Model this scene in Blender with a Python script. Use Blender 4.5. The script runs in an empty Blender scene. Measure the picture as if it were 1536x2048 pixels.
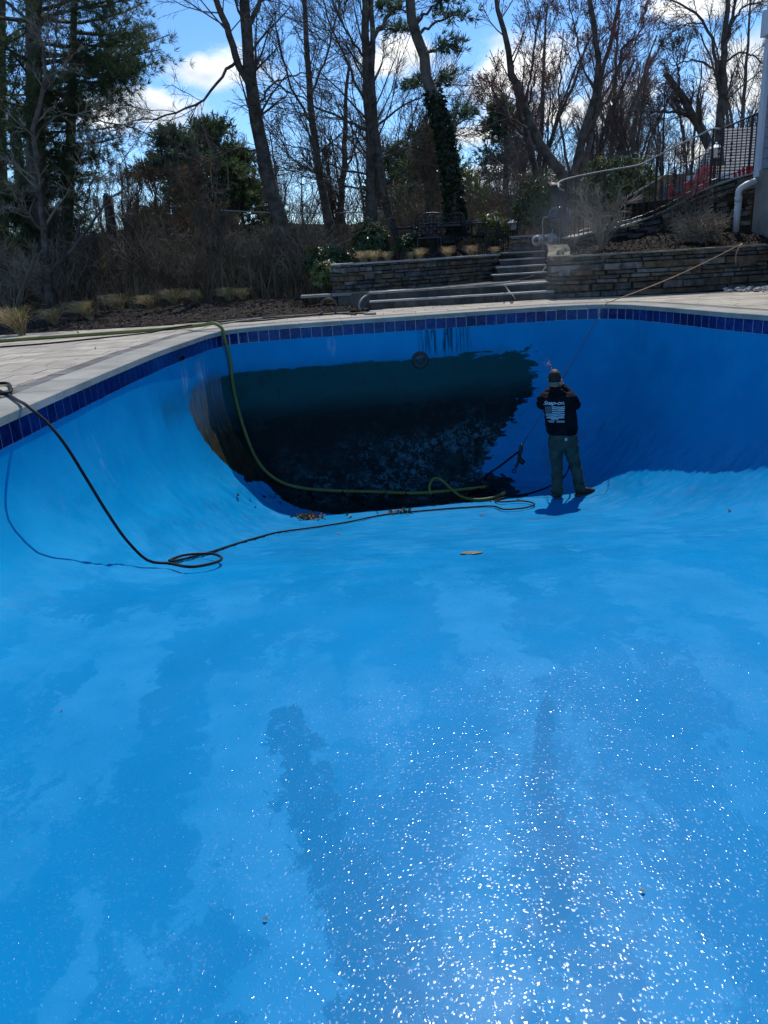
import bpy, bmesh, math, random
import numpy as np
from mathutils import Vector, Matrix
from mathutils.geometry import delaunay_2d_cdt
from mathutils.bvhtree import BVHTree

random.seed(7)
rng = np.random.default_rng(7)
S = bpy.context.scene
COL = S.collection

# ------------------------------------------------------------------ camera
F_PX, CAM_H, ROLL, YH = 1560.0, 0.86, 0.058, 512.0
PITCH = math.atan((1024 - YH) / F_PX)
_f = np.array([0, math.cos(PITCH), -math.sin(PITCH)])
_r = np.array([1.0, 0, 0])
_d = np.cross(_f, _r)
_c, _s = math.cos(ROLL), math.sin(ROLL)
RIGHT, DOWN, FWD = _c * _r + _s * _d, -_s * _r + _c * _d, _f
cam_data = bpy.data.cameras.new('camera')
cam = bpy.data.objects.new('camera', cam_data)
COL.objects.link(cam)
cam_data.sensor_fit = 'VERTICAL'
cam_data.sensor_height = 24.0
cam_data.lens = 24.0 * F_PX / 2048
cam_data.clip_start, cam_data.clip_end = 0.05, 2000
cam.matrix_world = Matrix(((RIGHT[0], -DOWN[0], -FWD[0], 0), (RIGHT[1], -DOWN[1], -FWD[1], 0),
                           (RIGHT[2], -DOWN[2], -FWD[2], CAM_H), (0, 0, 0, 1)))
S.camera = cam


def at(px, py, Y):
    """The real-world point seen at that spot of the photograph, on the upright plane Y metres ahead."""
    d = RIGHT * ((px - 768) / F_PX) + DOWN * ((py - 1024) / F_PX) + FWD
    t = Y / d[1]
    return np.array([d[0] * t, Y, CAM_H + d[2] * t])


def onz(px, py, z):
    d = RIGHT * ((px - 768) / F_PX) + DOWN * ((py - 1024) / F_PX) + FWD
    t = (z - CAM_H) / d[2]
    return np.array([d[0] * t, d[1] * t, z])


# ------------------------------------------------------------------ daylight
SUN_AZ, SUN_EL = math.radians(12.5), math.radians(54)
sun_vec = Vector((math.sin(SUN_AZ) * math.cos(SUN_EL), math.cos(SUN_AZ) * math.cos(SUN_EL), math.sin(SUN_EL)))
sun_data = bpy.data.lights.new('sun', 'SUN')
sun_data.energy = 3.6
sun_data.angle = math.radians(0.53)
sun_data.color = (1.0, 0.95, 0.88)
sun = bpy.data.objects.new('sun', sun_data)
COL.objects.link(sun)
sun.rotation_euler = sun_vec.to_track_quat('Z', 'Y').to_euler()

W = bpy.data.worlds.new('World')
S.world = W
W.use_nodes = True
wn, wl = W.node_tree.nodes, W.node_tree.links
wn.clear()


def wnode(t, **kw):
    n = wn.new(t)
    for k, v in kw.items():
        setattr(n, k, v)
    return n


sky = wnode('ShaderNodeTexSky', sky_type='NISHITA', sun_disc=False, sun_elevation=SUN_EL, sun_rotation=SUN_AZ,
            altitude=100.0, air_density=0.75, dust_density=0.0, ozone_density=4.0)
hsv = wnode('ShaderNodeHueSaturation')
hsv.inputs['Saturation'].default_value = 1.15
hsv.inputs['Value'].default_value = 1.2
wl.new(sky.outputs[0], hsv.inputs['Color'])
tc = wnode('ShaderNodeTexCoord')
sep = wnode('ShaderNodeSeparateXYZ')
wl.new(tc.outputs['Generated'], sep.inputs[0])


def wmath(op, a, b=None, c=None, clamp=False):
    n = wnode('ShaderNodeMath', operation=op, use_clamp=clamp)
    for i, v in enumerate((a, b, c)):
        if v is None:
            continue
        if isinstance(v, (int, float)):
            n.inputs[i].default_value = v
        else:
            wl.new(v, n.inputs[i])
    return n.outputs[0]


# cumulus: soft heaps at real bearings (azimuth, elevation, half width, half height in degrees), broken up by noise
az = wmath('ARCTAN2', sep.outputs[0], sep.outputs[1])
el = wmath('ARCSINE', sep.outputs[2])
CLOUDS = [(-14.2, 9.7, 4.6, 1.5), (-10.0, 11.6, 3.6, 1.2), (9.6, 10.8, 5.2, 2.3), (16.6, 8.6, 3.4, 1.7), (12.3, 8.2, 4.5, 1.0),
          (24.0, 8.8, 4.2, 2.6), (22.5, 12.9, 5.0, 1.0), (2.4, 11.8, 3.0, 1.2), (7.0, 7.2, 4.0, .8),
          (-27.0, 4.5, 5.0, .9), (9.0, 4.6, 5.0, .8), (24.0, 5.0, 5.0, .9),
          (-48, 17, 9, 3), (55, 20, 10, 4), (85, 14, 9, 3), (-80, 22, 12, 4), (-120, 15, 10, 3), (130, 18, 12, 4), (175, 14, 11, 3),
          (-30, 38, 10, 5), (60, 45, 12, 6), (150, 50, 14, 6), (-110, 48, 14, 6)]
acc = None
for (a, e, wa, we) in CLOUDS:
    da = wmath('MULTIPLY', wmath('SUBTRACT', az, math.radians(a)), 1 / math.radians(wa))
    de = wmath('MULTIPLY', wmath('SUBTRACT', el, math.radians(e)), 1 / math.radians(we))
    r2 = wmath('ADD', wmath('MULTIPLY', da, da), wmath('MULTIPLY', de, de))
    g = wmath('SUBTRACT', 1.0, wmath('SQRT', r2))
    acc = g if acc is None else wmath('MAXIMUM', acc, g)
acc = wmath('MAXIMUM', acc, -2.0)
mp = wnode('ShaderNodeMapping')
mp.inputs['Scale'].default_value = (1, 1, 1.7)
wl.new(tc.outputs['Generated'], mp.inputs['Vector'])
nz = wnode('ShaderNodeTexNoise', noise_dimensions='3D')
nz.inputs['Scale'].default_value = 11.0
nz.inputs['Detail'].default_value = 9.0
nz.inputs['Roughness'].default_value = 0.6
wl.new(mp.outputs[0], nz.inputs['Vector'])
body = wmath('ADD', acc, wmath('MULTIPLY', wmath('SUBTRACT', nz.outputs['Fac'], 0.47), 3.0))
cm = wnode('ShaderNodeMapRange', interpolation_type='SMOOTHSTEP')
cm.inputs['From Min'].default_value = -0.1
cm.inputs['From Max'].default_value = 0.75
cm.inputs['To Max'].default_value = 0.97
wl.new(body, cm.inputs['Value'])
nz2 = wnode('ShaderNodeTexNoise')
nz2.inputs['Scale'].default_value = 16.0
nz2.inputs['Detail'].default_value = 6.0
wl.new(mp.outputs[0], nz2.inputs['Vector'])
ccol = wnode('ShaderNodeMix', data_type='RGBA')
ccol.inputs[6].default_value = (5.0, 5.6, 6.4, 1)
ccol.inputs[7].default_value = (8.6, 8.6, 8.4, 1)
cs = wnode('ShaderNodeMapRange')
cs.inputs['From Min'].default_value = 0.35
cs.inputs['From Max'].default_value = 0.6
wl.new(nz2.outputs['Fac'], cs.inputs['Value'])
wl.new(cs.outputs[0], ccol.inputs[0])
wmix = wnode('ShaderNodeMix', data_type='RGBA')
wl.new(cm.outputs[0], wmix.inputs[0])
wl.new(hsv.outputs[0], wmix.inputs[6])
wl.new(ccol.outputs[2], wmix.inputs[7])
bg = wnode('ShaderNodeBackground')
bg.inputs['Strength'].default_value = 0.15
wl.new(wmix.outputs[2], bg.inputs['Color'])
wo = wnode('ShaderNodeOutputWorld')
wl.new(bg.outputs[0], wo.inputs[0])

S.view_settings.view_transform = 'Standard'
S.view_settings.look = 'None'
S.view_settings.gamma = 1.0
S.view_settings.use_curve_mapping = False
S.view_settings.exposure = 0.0
S.render.engine = 'CYCLES'
S.cycles.max_bounces = 6
S.cycles.diffuse_bounces = 4
S.cycles.glossy_bounces = 3
S.cycles.transparent_max_bounces = 8
S.cycles.sample_clamp_indirect = 4.0
S.cycles.volume_step_rate = 2.0

# ------------------------------------------------------------------ helpers


class NT:
    """Small helper for building node materials."""

    def __init__(self, name, rough=0.7, spec=0.3):
        self.m = bpy.data.materials.new(name)
        self.m.use_nodes = True
        self.t = self.m.node_tree
        self.n, self.l = self.t.nodes, self.t.links
        self.b = self.n['Principled BSDF']
        self.b.inputs['Roughness'].default_value = rough
        self.b.inputs['Specular IOR Level'].default_value = spec
        self.coord = None

    def node(self, t, **kw):
        x = self.n.new(t)
        for k, v in kw.items():
            setattr(x, k, v)
        return x

    def set(self, sock, v):
        if isinstance(v, bpy.types.NodeSocket):
            self.l.new(v, sock)
        elif isinstance(v, tuple) and len(v) == 3 and sock.type == 'RGBA':
            sock.default_value = (*v, 1)
        else:
            sock.default_value = v

    def obj(self, scale=(1, 1, 1), world=False):
        if world:
            src = self.node('ShaderNodeNewGeometry').outputs['Position']
        else:
            src = self.node('ShaderNodeTexCoord').outputs['Object']
        if scale == (1, 1, 1):
            return src
        m = self.node('ShaderNodeMapping')
        self.set(m.inputs['Scale'], scale)
        self.l.new(src, m.inputs['Vector'])
        return m.outputs[0]

    def noise(self, vec, scale, detail=4, rough=0.55, dist=0.0):
        x = self.node('ShaderNodeTexNoise')
        self.l.new(vec, x.inputs['Vector'])
        x.inputs['Scale'].default_value = scale
        x.inputs['Detail'].default_value = detail
        x.inputs['Roughness'].default_value = rough
        x.inputs['Distortion'].default_value = dist
        return x.outputs['Fac']

    def ramp(self, v, a, b, ta=0.0, tb=1.0, smooth=True):
        x = self.node('ShaderNodeMapRange')
        if smooth:
            x.interpolation_type = 'SMOOTHSTEP'
        self.set(x.inputs['Value'], v)
        for k, q in (('From Min', a), ('From Max', b), ('To Min', ta), ('To Max', tb)):
            x.inputs[k].default_value = q
        return x.outputs[0]

    def math(self, op, a, b=None, clamp=False):
        x = self.node('ShaderNodeMath', operation=op, use_clamp=clamp)
        self.set(x.inputs[0], a)
        if b is not None:
            self.set(x.inputs[1], b)
        return x.outputs[0]

    def mix(self, f, a, b, blend='MIX'):
        x = self.node('ShaderNodeMix', data_type='RGBA', blend_type=blend)
        self.set(x.inputs[0], f)
        self.set(x.inputs[6], a)
        self.set(x.inputs[7], b)
        return x.outputs[2]

    def attr(self, name):
        return self.node('ShaderNodeAttribute', attribute_name=name).outputs['Fac']

    def rand(self):
        return self.node('ShaderNodeObjectInfo').outputs['Random']

    def color(self, v):
        self.set(self.b.inputs['Base Color'], v)
        return self

    def rough(self, v):
        self.set(self.b.inputs['Roughness'], v)
        return self

    def bump(self, h, strength=0.5, dist=0.01, prev=None):
        x = self.node('ShaderNodeBump')
        x.inputs['Strength'].default_value = strength
        x.inputs['Distance'].default_value = dist
        self.l.new(h, x.inputs['Height'])
        if prev is not None:
            self.l.new(prev, x.inputs['Normal'])
        self.l.new(x.outputs[0], self.b.inputs['Normal'])
        return x.outputs[0]


def speckled(name, c1, c2, scale=6.0, rough=0.8, spec=0.25, bump=0.3, dist=0.01, fine=60.0, randomize=0.0, world=True):
    t = NT(name, rough, spec)
    v = t.obj(world=world)
    n = t.noise(v, scale, 6, 0.62)
    c = t.mix(t.ramp(n, 0.32, 0.68), c1, c2)
    if randomize:
        lo, hi = 1 - randomize, 1 + randomize
        g = t.ramp(t.rand(), 0, 1, lo, hi, False)
        cc = t.node('ShaderNodeCombineColor')
        for i in range(3):
            t.l.new(g, cc.inputs[i])
        c = t.mix(1.0, c, cc.outputs[0], 'MULTIPLY')
    t.color(c)
    if bump:
        t.bump(t.noise(v, fine, 4, 0.6), bump, dist)
    return t.m


def link(name, me, mat=None, parent=None, loc=None):
    o = bpy.data.objects.new(name, me)
    COL.objects.link(o)
    if mat is not None and me is not None and len(me.materials) == 0:
        me.materials.append(mat)
    if parent is not None:
        o.parent = parent
    if loc is not None:
        o.location = loc
    return o


def tag(o, label=None, cat=None, group=None, kind=None):
    if label:
        o['label'] = label
    if cat:
        o['category'] = cat
    if group:
        o['group'] = group
    if kind:
        o['kind'] = kind
    return o


def empty(name, label, cat, loc=(0, 0, 0), rz=0.0, group=None):
    o = bpy.data.objects.new(name, None)
    COL.objects.link(o)
    o.location = tuple(loc)
    o.rotation_euler = (0, 0, rz)
    o.empty_display_size = 0.1
    return tag(o, label, cat, group)


def np_mesh(name, verts, faces, smooth=False):
    """verts (n,3), faces (m,k) arrays -> mesh, quickly."""
    verts = np.asarray(verts, np.float32)
    faces = np.asarray(faces, np.int32)
    me = bpy.data.meshes.new(name)
    m, k = faces.shape
    me.vertices.add(len(verts))
    me.vertices.foreach_set('co', verts.ravel())
    me.loops.add(m * k)
    me.loops.foreach_set('vertex_index', faces.ravel())
    me.polygons.add(m)
    me.polygons.foreach_set('loop_start', np.arange(0, m * k, k, dtype=np.int32))
    me.polygons.foreach_set('loop_total', np.full(m, k, np.int32))
    me.polygons.foreach_set('use_smooth', np.full(m, smooth))
    me.update(calc_edges=True)
    me.validate()
    return me


def nrm(a):
    return a / np.maximum(np.linalg.norm(a, axis=-1, keepdims=True), 1e-9)


def tubes(P, Rr, k=4, cap=False):
    """P (T,n,3) polylines, Rr (T,n) radii -> verts, quad faces of all the tubes."""
    P = np.asarray(P, float)
    Rr = np.asarray(Rr, float)
    T, n, _ = P.shape
    tan = np.zeros_like(P)
    tan[:, 1:-1] = P[:, 2:] - P[:, :-2]
    tan[:, 0] = P[:, 1] - P[:, 0]
    tan[:, -1] = P[:, -1] - P[:, -2]
    tan = nrm(tan)
    mean = nrm(P[:, -1] - P[:, 0] + 1e-6)
    ref = np.where(np.abs(mean[:, 2:3]) > 0.8, np.array([[1.0, 0, 0]]), np.array([[0, 0, 1.0]]))
    N = nrm(np.cross(tan, ref[:, None, :]))
    B = np.cross(tan, N)
    a = np.arange(k) * 2 * np.pi / k
    ring = (P[:, :, None, :] + Rr[:, :, None, None] * (np.cos(a)[None, None, :, None] * N[:, :, None, :]
                                                      + np.sin(a)[None, None, :, None] * B[:, :, None, :]))
    V = ring.reshape(-1, 3)
    t, i, j = np.meshgrid(np.arange(T), np.arange(n - 1), np.arange(k), indexing='ij')
    b = (t * n + i) * k
    j2 = (j + 1) % k
    Fc = np.stack([b + j, b + j2, b + k + j2, b + k + j], -1).reshape(-1, 4)
    return V, Fc


def transport_tube(pts, r, k=8, closed_ends=True):
    """One smooth tube along a polyline with rotation-minimising frames."""
    pts = np.asarray(pts, float)
    n = len(pts)
    r = np.full(n, r) if np.isscalar(r) else np.asarray(r)
    tan = nrm(np.gradient(pts, axis=0))
    ref = np.array([0, 0, 1.0]) if abs(tan[0][2]) < 0.9 else np.array([1.0, 0, 0])
    N = nrm(np.cross(tan[0], ref))
    V = []
    a = np.arange(k) * 2 * np.pi / k
    for i in range(n):
        N = nrm(N - tan[i] * np.dot(N, tan[i]))
        B = np.cross(tan[i], N)
        V.append(pts[i] + r[i] * (np.cos(a)[:, None] * N + np.sin(a)[:, None] * B))
    V = np.concatenate(V)
    Fc = []
    for i in range(n - 1):
        for j in range(k):
            j2 = (j + 1) % k
            Fc.append((i * k + j, i * k + j2, (i + 1) * k + j2, (i + 1) * k + j))
    if closed_ends:
        Fc.append(tuple(range(k))[::-1])
        Fc.append(tuple((n - 1) * k + j for j in range(k)))
    return V, Fc


def catmull(P, step=0.05, closed=False):
    P = np.asarray(P, float)
    n = len(P)
    out = []
    for i in range(n if closed else n - 1):
        if closed:
            p0, p1, p2, p3 = P[(i - 1) % n], P[i], P[(i + 1) % n], P[(i + 2) % n]
        else:
            p1, p2 = P[i], P[i + 1]
            p0 = P[i - 1] if i > 0 else 2 * p1 - p2
            p3 = P[i + 2] if i + 2 < n else 2 * p2 - p1
        m = max(2, int(np.linalg.norm(p2 - p1) / step * 2))
        d1, d2, d3 = (max(np.linalg.norm(b - a), 1e-6) ** 0.5 for a, b in ((p0, p1), (p1, p2), (p2, p3)))
        t = np.linspace(0, 1, m, endpoint=False)[:, None]
        m1 = (p1 - p0) / d1 - (p2 - p0) / (d1 + d2) + (p2 - p1) / d2
        m2 = (p2 - p1) / d2 - (p3 - p1) / (d2 + d3) + (p3 - p2) / d3
        m1, m2 = m1 * d2, m2 * d2
        out.append((2 * t**3 - 3 * t**2 + 1) * p1 + (t**3 - 2 * t**2 + t) * m1 + (-2 * t**3 + 3 * t**2) * p2 + (t**3 - t**2) * m2)
    if not closed:
        out.append(P[-1:])
    out = np.concatenate(out)
    return resample(out, step, closed)


def resample(P, step=None, closed=False, n=None):
    Q = np.vstack([P, P[:1]]) if closed else P
    L = np.concatenate([[0], np.cumsum(np.linalg.norm(np.diff(Q, axis=0), axis=1))])
    if n is None:
        n = max(2, int(round(L[-1] / step)) + (0 if closed else 1))
    s = np.linspace(0, L[-1], n, endpoint=not closed)
    return np.stack([np.interp(s, L, Q[:, i]) for i in range(Q.shape[1])], 1)


class MB:
    """Collects boxes, bars, tubes and lathes; build() links them as ONE mesh object."""

    def __init__(self):
        self.v, self.f = [], []

    def add(self, V, Fc):
        o = len(self.v)
        self.v.extend([tuple(map(float, p)) for p in V])
        self.f.extend([tuple(int(i) + o for i in q) for q in Fc])
        return self

    def box(self, c, s, rz=0.0, taper=1.0, rx=0.0):
        x, y, z = (q / 2 for q in s)
        V = [(-x, -y, -z), (x, -y, -z), (x, y, -z), (-x, y, -z)] + [(a * taper, b * taper, z) for a, b in ((-x, -y), (x, -y), (x, y), (-x, y))]
        M = Matrix.Rotation(rz, 3, 'Z') @ Matrix.Rotation(rx, 3, 'X')
        V = [M @ Vector(p) + Vector(c) for p in V]
        return self.add(V, [(0, 3, 2, 1), (4, 5, 6, 7), (0, 1, 5, 4), (1, 2, 6, 5), (2, 3, 7, 6), (3, 0, 4, 7)])

    def bar(self, a, b, w, h=None, k=4):
        a, b = np.array(a, float), np.array(b, float)
        V, Fc = transport_tube(np.stack([a, b]), w / 2, k)
        return self.add(V, Fc)

    def tube(self, pts, r, k=8):
        return self.add(*transport_tube(pts, r, k))

    def lathe(self, c, prof, k=16):
        c = np.array(c, float)
        V, Fc = [], []
        for r, z in prof:
            for j in range(k):
                a = 2 * math.pi * j / k
                V.append(c + np.array([r * math.cos(a), r * math.sin(a), z]))
        for i in range(len(prof) - 1):
            for j in range(k):
                j2 = (j + 1) % k
                Fc.append((i * k + j, i * k + j2, (i + 1) * k + j2, (i + 1) * k + j))
        Fc.append(tuple(range(k))[::-1])
        Fc.append(tuple((len(prof) - 1) * k + j for j in range(k)))
        return self.add(V, Fc)

    def prism(self, poly, z0, z1):
        n = len(poly)
        V = [(p[0], p[1], z0) for p in poly] + [(p[0], p[1], z1) for p in poly]
        Fc = [tuple(range(n))[::-1], tuple(range(n, 2 * n))] + [(i, (i + 1) % n, n + (i + 1) % n, n + i) for i in range(n)]
        return self.add(V, Fc)

    def mesh(self, name, smooth=False):
        me = bpy.data.meshes.new(name)
        me.from_pydata(self.v, [], self.f)
        if smooth:
            me.polygons.foreach_set('use_smooth', [True] * len(me.polygons))
        me.update()
        return me

    def build(self, name, mat, parent=None, smooth=False, loc=None):
        return link(name, self.mesh(name, smooth), mat, parent, loc)


def bevel(o, w, seg=1):
    b = o.modifiers.new('bevel', 'BEVEL')
    b.width = w
    b.segments = seg
    b.limit_method = 'ANGLE'
    return o


def clip_half(poly, p, n):
    """Keep the part of a 2D polygon with (q-p).n >= 0."""
    out = []
    for i in range(len(poly)):
        a, b = poly[i], poly[(i + 1) % len(poly)]
        da = (a[0] - p[0]) * n[0] + (a[1] - p[1]) * n[1]
        db = (b[0] - p[0]) * n[0] + (b[1] - p[1]) * n[1]
        if da >= 0:
            out.append(a)
        if (da >= 0) != (db >= 0):
            t = da / (da - db)
            out.append((a[0] + t * (b[0] - a[0]), a[1] + t * (b[1] - a[1])))
    return out


def area(poly):
    return 0.5 * sum(poly[i][0] * poly[(i + 1) % len(poly)][1] - poly[(i + 1) % len(poly)][0] * poly[i][1] for i in range(len(poly)))


def inside(poly, x, y):
    x, y = np.asarray(x), np.asarray(y)
    r = np.zeros(x.shape, bool)
    n = len(poly)
    for i in range(n):
        x1, y1 = poly[i]
        x2, y2 = poly[(i + 1) % n]
        if y1 == y2:
            continue
        c = ((y1 > y) != (y2 > y)) & (x < (x2 - x1) * (y - y1) / (y2 - y1) + x1)
        r ^= c
    return r


def dist_poly(poly, x, y):
    """Signed distance (inside positive) to a closed polygon."""
    P = np.asarray(poly, float)
    x, y = np.asarray(x, float), np.asarray(y, float)
    best = np.full(x.shape, 1e9)
    for i in range(len(P)):
        a, b = P[i], P[(i + 1) % len(P)]
        d = b - a
        t = np.clip(((x - a[0]) * d[0] + (y - a[1]) * d[1]) / max(d @ d, 1e-12), 0, 1)
        best = np.minimum(best, np.hypot(x - a[0] - t * d[0], y - a[1] - t * d[1]))
    return np.where(inside(P, x, y), best, -best)

# ------------------------------------------------------------------ materials
M = {}
M['paver'] = speckled('paver_concrete', (0.36, 0.32, 0.255), (0.50, 0.455, 0.375), 3.0, 0.85, 0.2, 0.35, 0.004, 140, 0.12)
M['border_paver'] = speckled('border_paver_slate', (0.13, 0.125, 0.12), (0.21, 0.20, 0.19), 5.0, 0.85, 0.2, 0.4, 0.004, 120, 0.15)
M['joint'] = speckled('joint_sand', (0.10, 0.09, 0.075), (0.17, 0.155, 0.13), 9, 0.95, 0.1)
M['bluestone'] = speckled('bluestone', (0.25, 0.25, 0.215), (0.36, 0.35, 0.305), 2.5, 0.75, 0.3, 0.5, 0.004, 90, 0.08)
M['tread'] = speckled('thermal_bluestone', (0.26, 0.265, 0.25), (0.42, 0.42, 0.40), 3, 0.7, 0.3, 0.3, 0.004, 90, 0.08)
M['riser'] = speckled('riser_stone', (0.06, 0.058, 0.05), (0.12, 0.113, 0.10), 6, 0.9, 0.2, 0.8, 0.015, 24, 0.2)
def stone_material():
    t = NT('fieldstone', 0.9, 0.2)
    v = t.obj(world=True)
    r = t.rand()
    n = t.ramp(t.noise(v, 8, 6, 0.65), 0.32, 0.68)
    grey = t.mix(n, (0.055, 0.054, 0.050), (0.14, 0.137, 0.125))
    brown = t.mix(n, (0.07, 0.052, 0.034), (0.19, 0.145, 0.10))
    pale = t.mix(n, (0.10, 0.10, 0.092), (0.25, 0.24, 0.215))
    c = t.mix(t.ramp(r, 0.30, 0.62), grey, brown)
    c = t.mix(t.ramp(r, 0.82, 0.97), c, pale)
    lich = t.ramp(t.noise(v, 3.1, 5, 0.7), 0.60, 0.70, 0, 0.45)
    t.color(t.mix(lich, c, (0.13, 0.14, 0.115)))
    b = t.bump(t.noise(v, 14, 5, 0.65), 0.7, 0.02)
    t.bump(t.noise(v, 60, 4, 0.6), 0.5, 0.006, b)
    return t.m


M['stone'] = stone_material()
M['mortar'] = speckled('wall_core', (0.02, 0.019, 0.017), (0.04, 0.038, 0.034), 8, 1.0, 0.1)
M['moss'] = speckled('mossy_cap', (0.13, 0.115, 0.06), (0.26, 0.24, 0.20), 7, 0.95, 0.1, 0.8, 0.01, 50, 0.2)
M['mulch'] = speckled('dark_mulch', (0.010, 0.008, 0.006), (0.055, 0.042, 0.033), 26, 0.95, 0.15, 1.0, 0.03, 70)
M['chip'] = speckled('mulch_chip', (0.02, 0.015, 0.011), (0.12, 0.095, 0.07), 14, 0.9, 0.2, 0, 0, 1)
M['soil'] = speckled('leaf_litter_ground', (0.018, 0.014, 0.009), (0.075, 0.055, 0.036), 5, 0.95, 0.1, 1.0, 0.05, 30)
M['grout'] = speckled('pale_grout', (0.30, 0.32, 0.34), (0.45, 0.47, 0.49), 12, 0.9, 0.2, 0)


def tile_material():
    t = NT('cobalt_glazed_tile', 0.16, 0.5)
    v = t.obj(world=True)
    r = t.rand()
    base = t.mix(t.ramp(r, 0, 1, 0, 1, False), (0.002, 0.005, 0.06), (0.003, 0.012, 0.13))
    base = t.mix(t.ramp(t.noise(v, 1.3, 2), 0.38, 0.7), base, (0.004, 0.04, 0.19))
    lime = t.ramp(t.noise(t.obj((9, 9, 0.9), True), 3.0, 5, 0.7), 0.62, 0.78, 0, 0.5)
    base = t.mix(lime, base, (0.13, 0.22, 0.36))
    t.color(base).rough(t.ramp(t.noise(v, 14, 3), 0.3, 0.7, 0.16, 0.42))
    t.bump(t.noise(v, 35, 2), 0.12, 0.004)
    return t.m


M['tile'] = tile_material()


def pool_material():
    t = NT('blue_pool_paint', 0.3, 0.07)
    v = t.obj(world=True)
    w = t.attr('unrolled')
    deep = t.attr('deep')
    # dry chalky patches against the wet paint
    warp = t.node('ShaderNodeVectorMath', operation='ADD')
    wn_ = t.node('ShaderNodeTexNoise')
    t.l.new(v, wn_.inputs['Vector'])
    wn_.inputs['Scale'].default_value = 5.0
    wn_.inputs['Detail'].default_value = 5
    wsc = t.node('ShaderNodeVectorMath', operation='SCALE')
    t.l.new(wn_.outputs['Color'], wsc.inputs[0])
    wsc.inputs['Scale'].default_value = 0.34
    t.l.new(v, warp.inputs[0])
    t.l.new(wsc.outputs[0], warp.inputs[1])
    mpp = t.node('ShaderNodeMapping')
    t.set(mpp.inputs['Scale'], (1.35, 0.36, 1.0))
    t.set(mpp.inputs['Location'], (3.3, 1.7, 0))
    t.l.new(warp.outputs[0], mpp.inputs['Vector'])
    big = t.noise(mpp.outputs[0], 1.75, 4, 0.55)
    fine = t.noise(v, 30, 4, 0.7)
    dry = t.math('ADD', big, t.math('MULTIPLY', t.math('SUBTRACT', fine, 0.5), 0.16))
    dry = t.ramp(t.math('ADD', dry, t.math('MULTIPLY', t.math('SUBTRACT', t.noise(v, 7, 6, 0.75), 0.5), 0.22)), 0.50, 0.525)
    spots = t.ramp(t.noise(v, 22, 2, 0.5), 0.66, 0.70)
    spots2 = t.ramp(t.noise(v, 17, 3, 0.6), 0.35, 0.31)
    dry = t.math('MAXIMUM', t.math('MULTIPLY', dry, t.math('SUBTRACT', 1.0, t.math('MULTIPLY', spots2, 0.75))), t.math('MULTIPLY', spots, 0.8))
    dry = t.math('MULTIPLY', dry, t.ramp(v_sep(t, v, 1), 9.0, 6.0, 0.15, 1.0))
    wet_c = t.mix(t.ramp(t.noise(v, 0.7, 3), 0.3, 0.7), (0.001, 0.198, 0.452), (0.001, 0.238, 0.532))
    dry_c = t.mix(t.ramp(t.noise(v, 3.1, 4), 0.3, 0.7), (0.006, 0.232, 0.505), (0.018, 0.268, 0.56))
    dsoft = t.ramp(big, 0.40, 0.60)
    dry = t.math('ADD', t.math('MULTIPLY', dry, 0.66), t.math('MULTIPLY', dsoft, 0.34))
    trail = t.math('ADD', t.attr('trail'), t.math('MULTIPLY', t.math('SUBTRACT', t.noise(mpp.outputs[0], 5.5, 7, 0.72), 0.5), 1.9))
    trail = t.ramp(trail, 0.56, 0.66)
    trail = t.math('MULTIPLY', trail, t.math('SUBTRACT', 1.0, t.math('MULTIPLY', spots, 0.8)))
    dry = t.math('MULTIPLY', dry, t.math('SUBTRACT', 1.0, trail))
    c = t.mix(dry, wet_c, dry_c)
    c = t.mix(t.math('MULTIPLY', trail, 0.75), c, (0.001, 0.175, 0.40))
    # upper band of the walls: smoother, deeper blue above a ragged old water line
    edge = t.math('ADD', w, t.math('MULTIPLY', t.math('SUBTRACT', t.noise(t.obj((6, 6, 1.2), True), 1.1, 5, 0.65), 0.5), 0.42))
    band = t.ramp(edge, 0.40, 0.33)
    c = t.mix(t.math('MULTIPLY', band, 0.85), c, (0.001, 0.262, 0.53))
    walls = t.attr('steep')
    c = t.mix(t.math('MULTIPLY', walls, 0.75), c, t.mix(t.ramp(t.noise(v, 1.6, 5, 0.65), 0.35, 0.68), (0.001, 0.245, 0.50), (0.003, 0.305, 0.585)))  # same paint as the floor, lightened on the walls to lift their shade
    chalk = t.math('MULTIPLY', t.ramp(t.noise(t.obj((7, 7, 0.8), True), 1.3, 6, 0.7), 0.56, 0.74, 0, 0.3), walls)
    c = t.mix(t.math('MULTIPLY', chalk, t.ramp(w, 1.6, 0.9)), c, (0.10, 0.29, 0.60))
    dirt = t.math('MULTIPLY', t.ramp(t.noise(v, 1.9, 6, 0.65), 0.54, 0.72, 0, 0.40), t.ramp(deep, 0.0, 1.0, 0.12, 1.0))
    c = t.mix(dirt, c, (0.035, 0.115, 0.20))
    ruff = t.math('MULTIPLY', t.ramp(t.noise(t.obj((0.9, 5, 5), True), 2.4, 5, 0.7), 0.52, 0.66, 0, 0.25), deep)
    c = t.mix(ruff, c, (0.12, 0.34, 0.62))
    # algae: one ragged patch on the end wall, a scraped strip on the left wall
    st = t.attr('algae')
    ragged = t.math('ADD', st, t.math('MULTIPLY', t.math('SUBTRACT', t.noise(t.obj((1.0, 1, 3.4), True), 3.6, 6, 0.68), 0.5), t.attr('algae_rag')))
    am = t.ramp(ragged, -0.012, 0.03)
    soft = t.attr('algae_soft')
    am = t.math('MAXIMUM', am, t.math('MULTIPLY', t.ramp(soft, 0.0, 1.0), t.ramp(t.noise(v, 7, 5, 0.7), 0.2, 0.75, 0.55, 1.0)))
    up = t.ramp(w, 0.75, 1.65)
    upn = t.math('ADD', up, t.math('MULTIPLY', t.math('SUBTRACT', t.noise(t.obj((0.5, 1, 3), True), 2.2, 5, 0.6), 0.5), 0.55))
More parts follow.
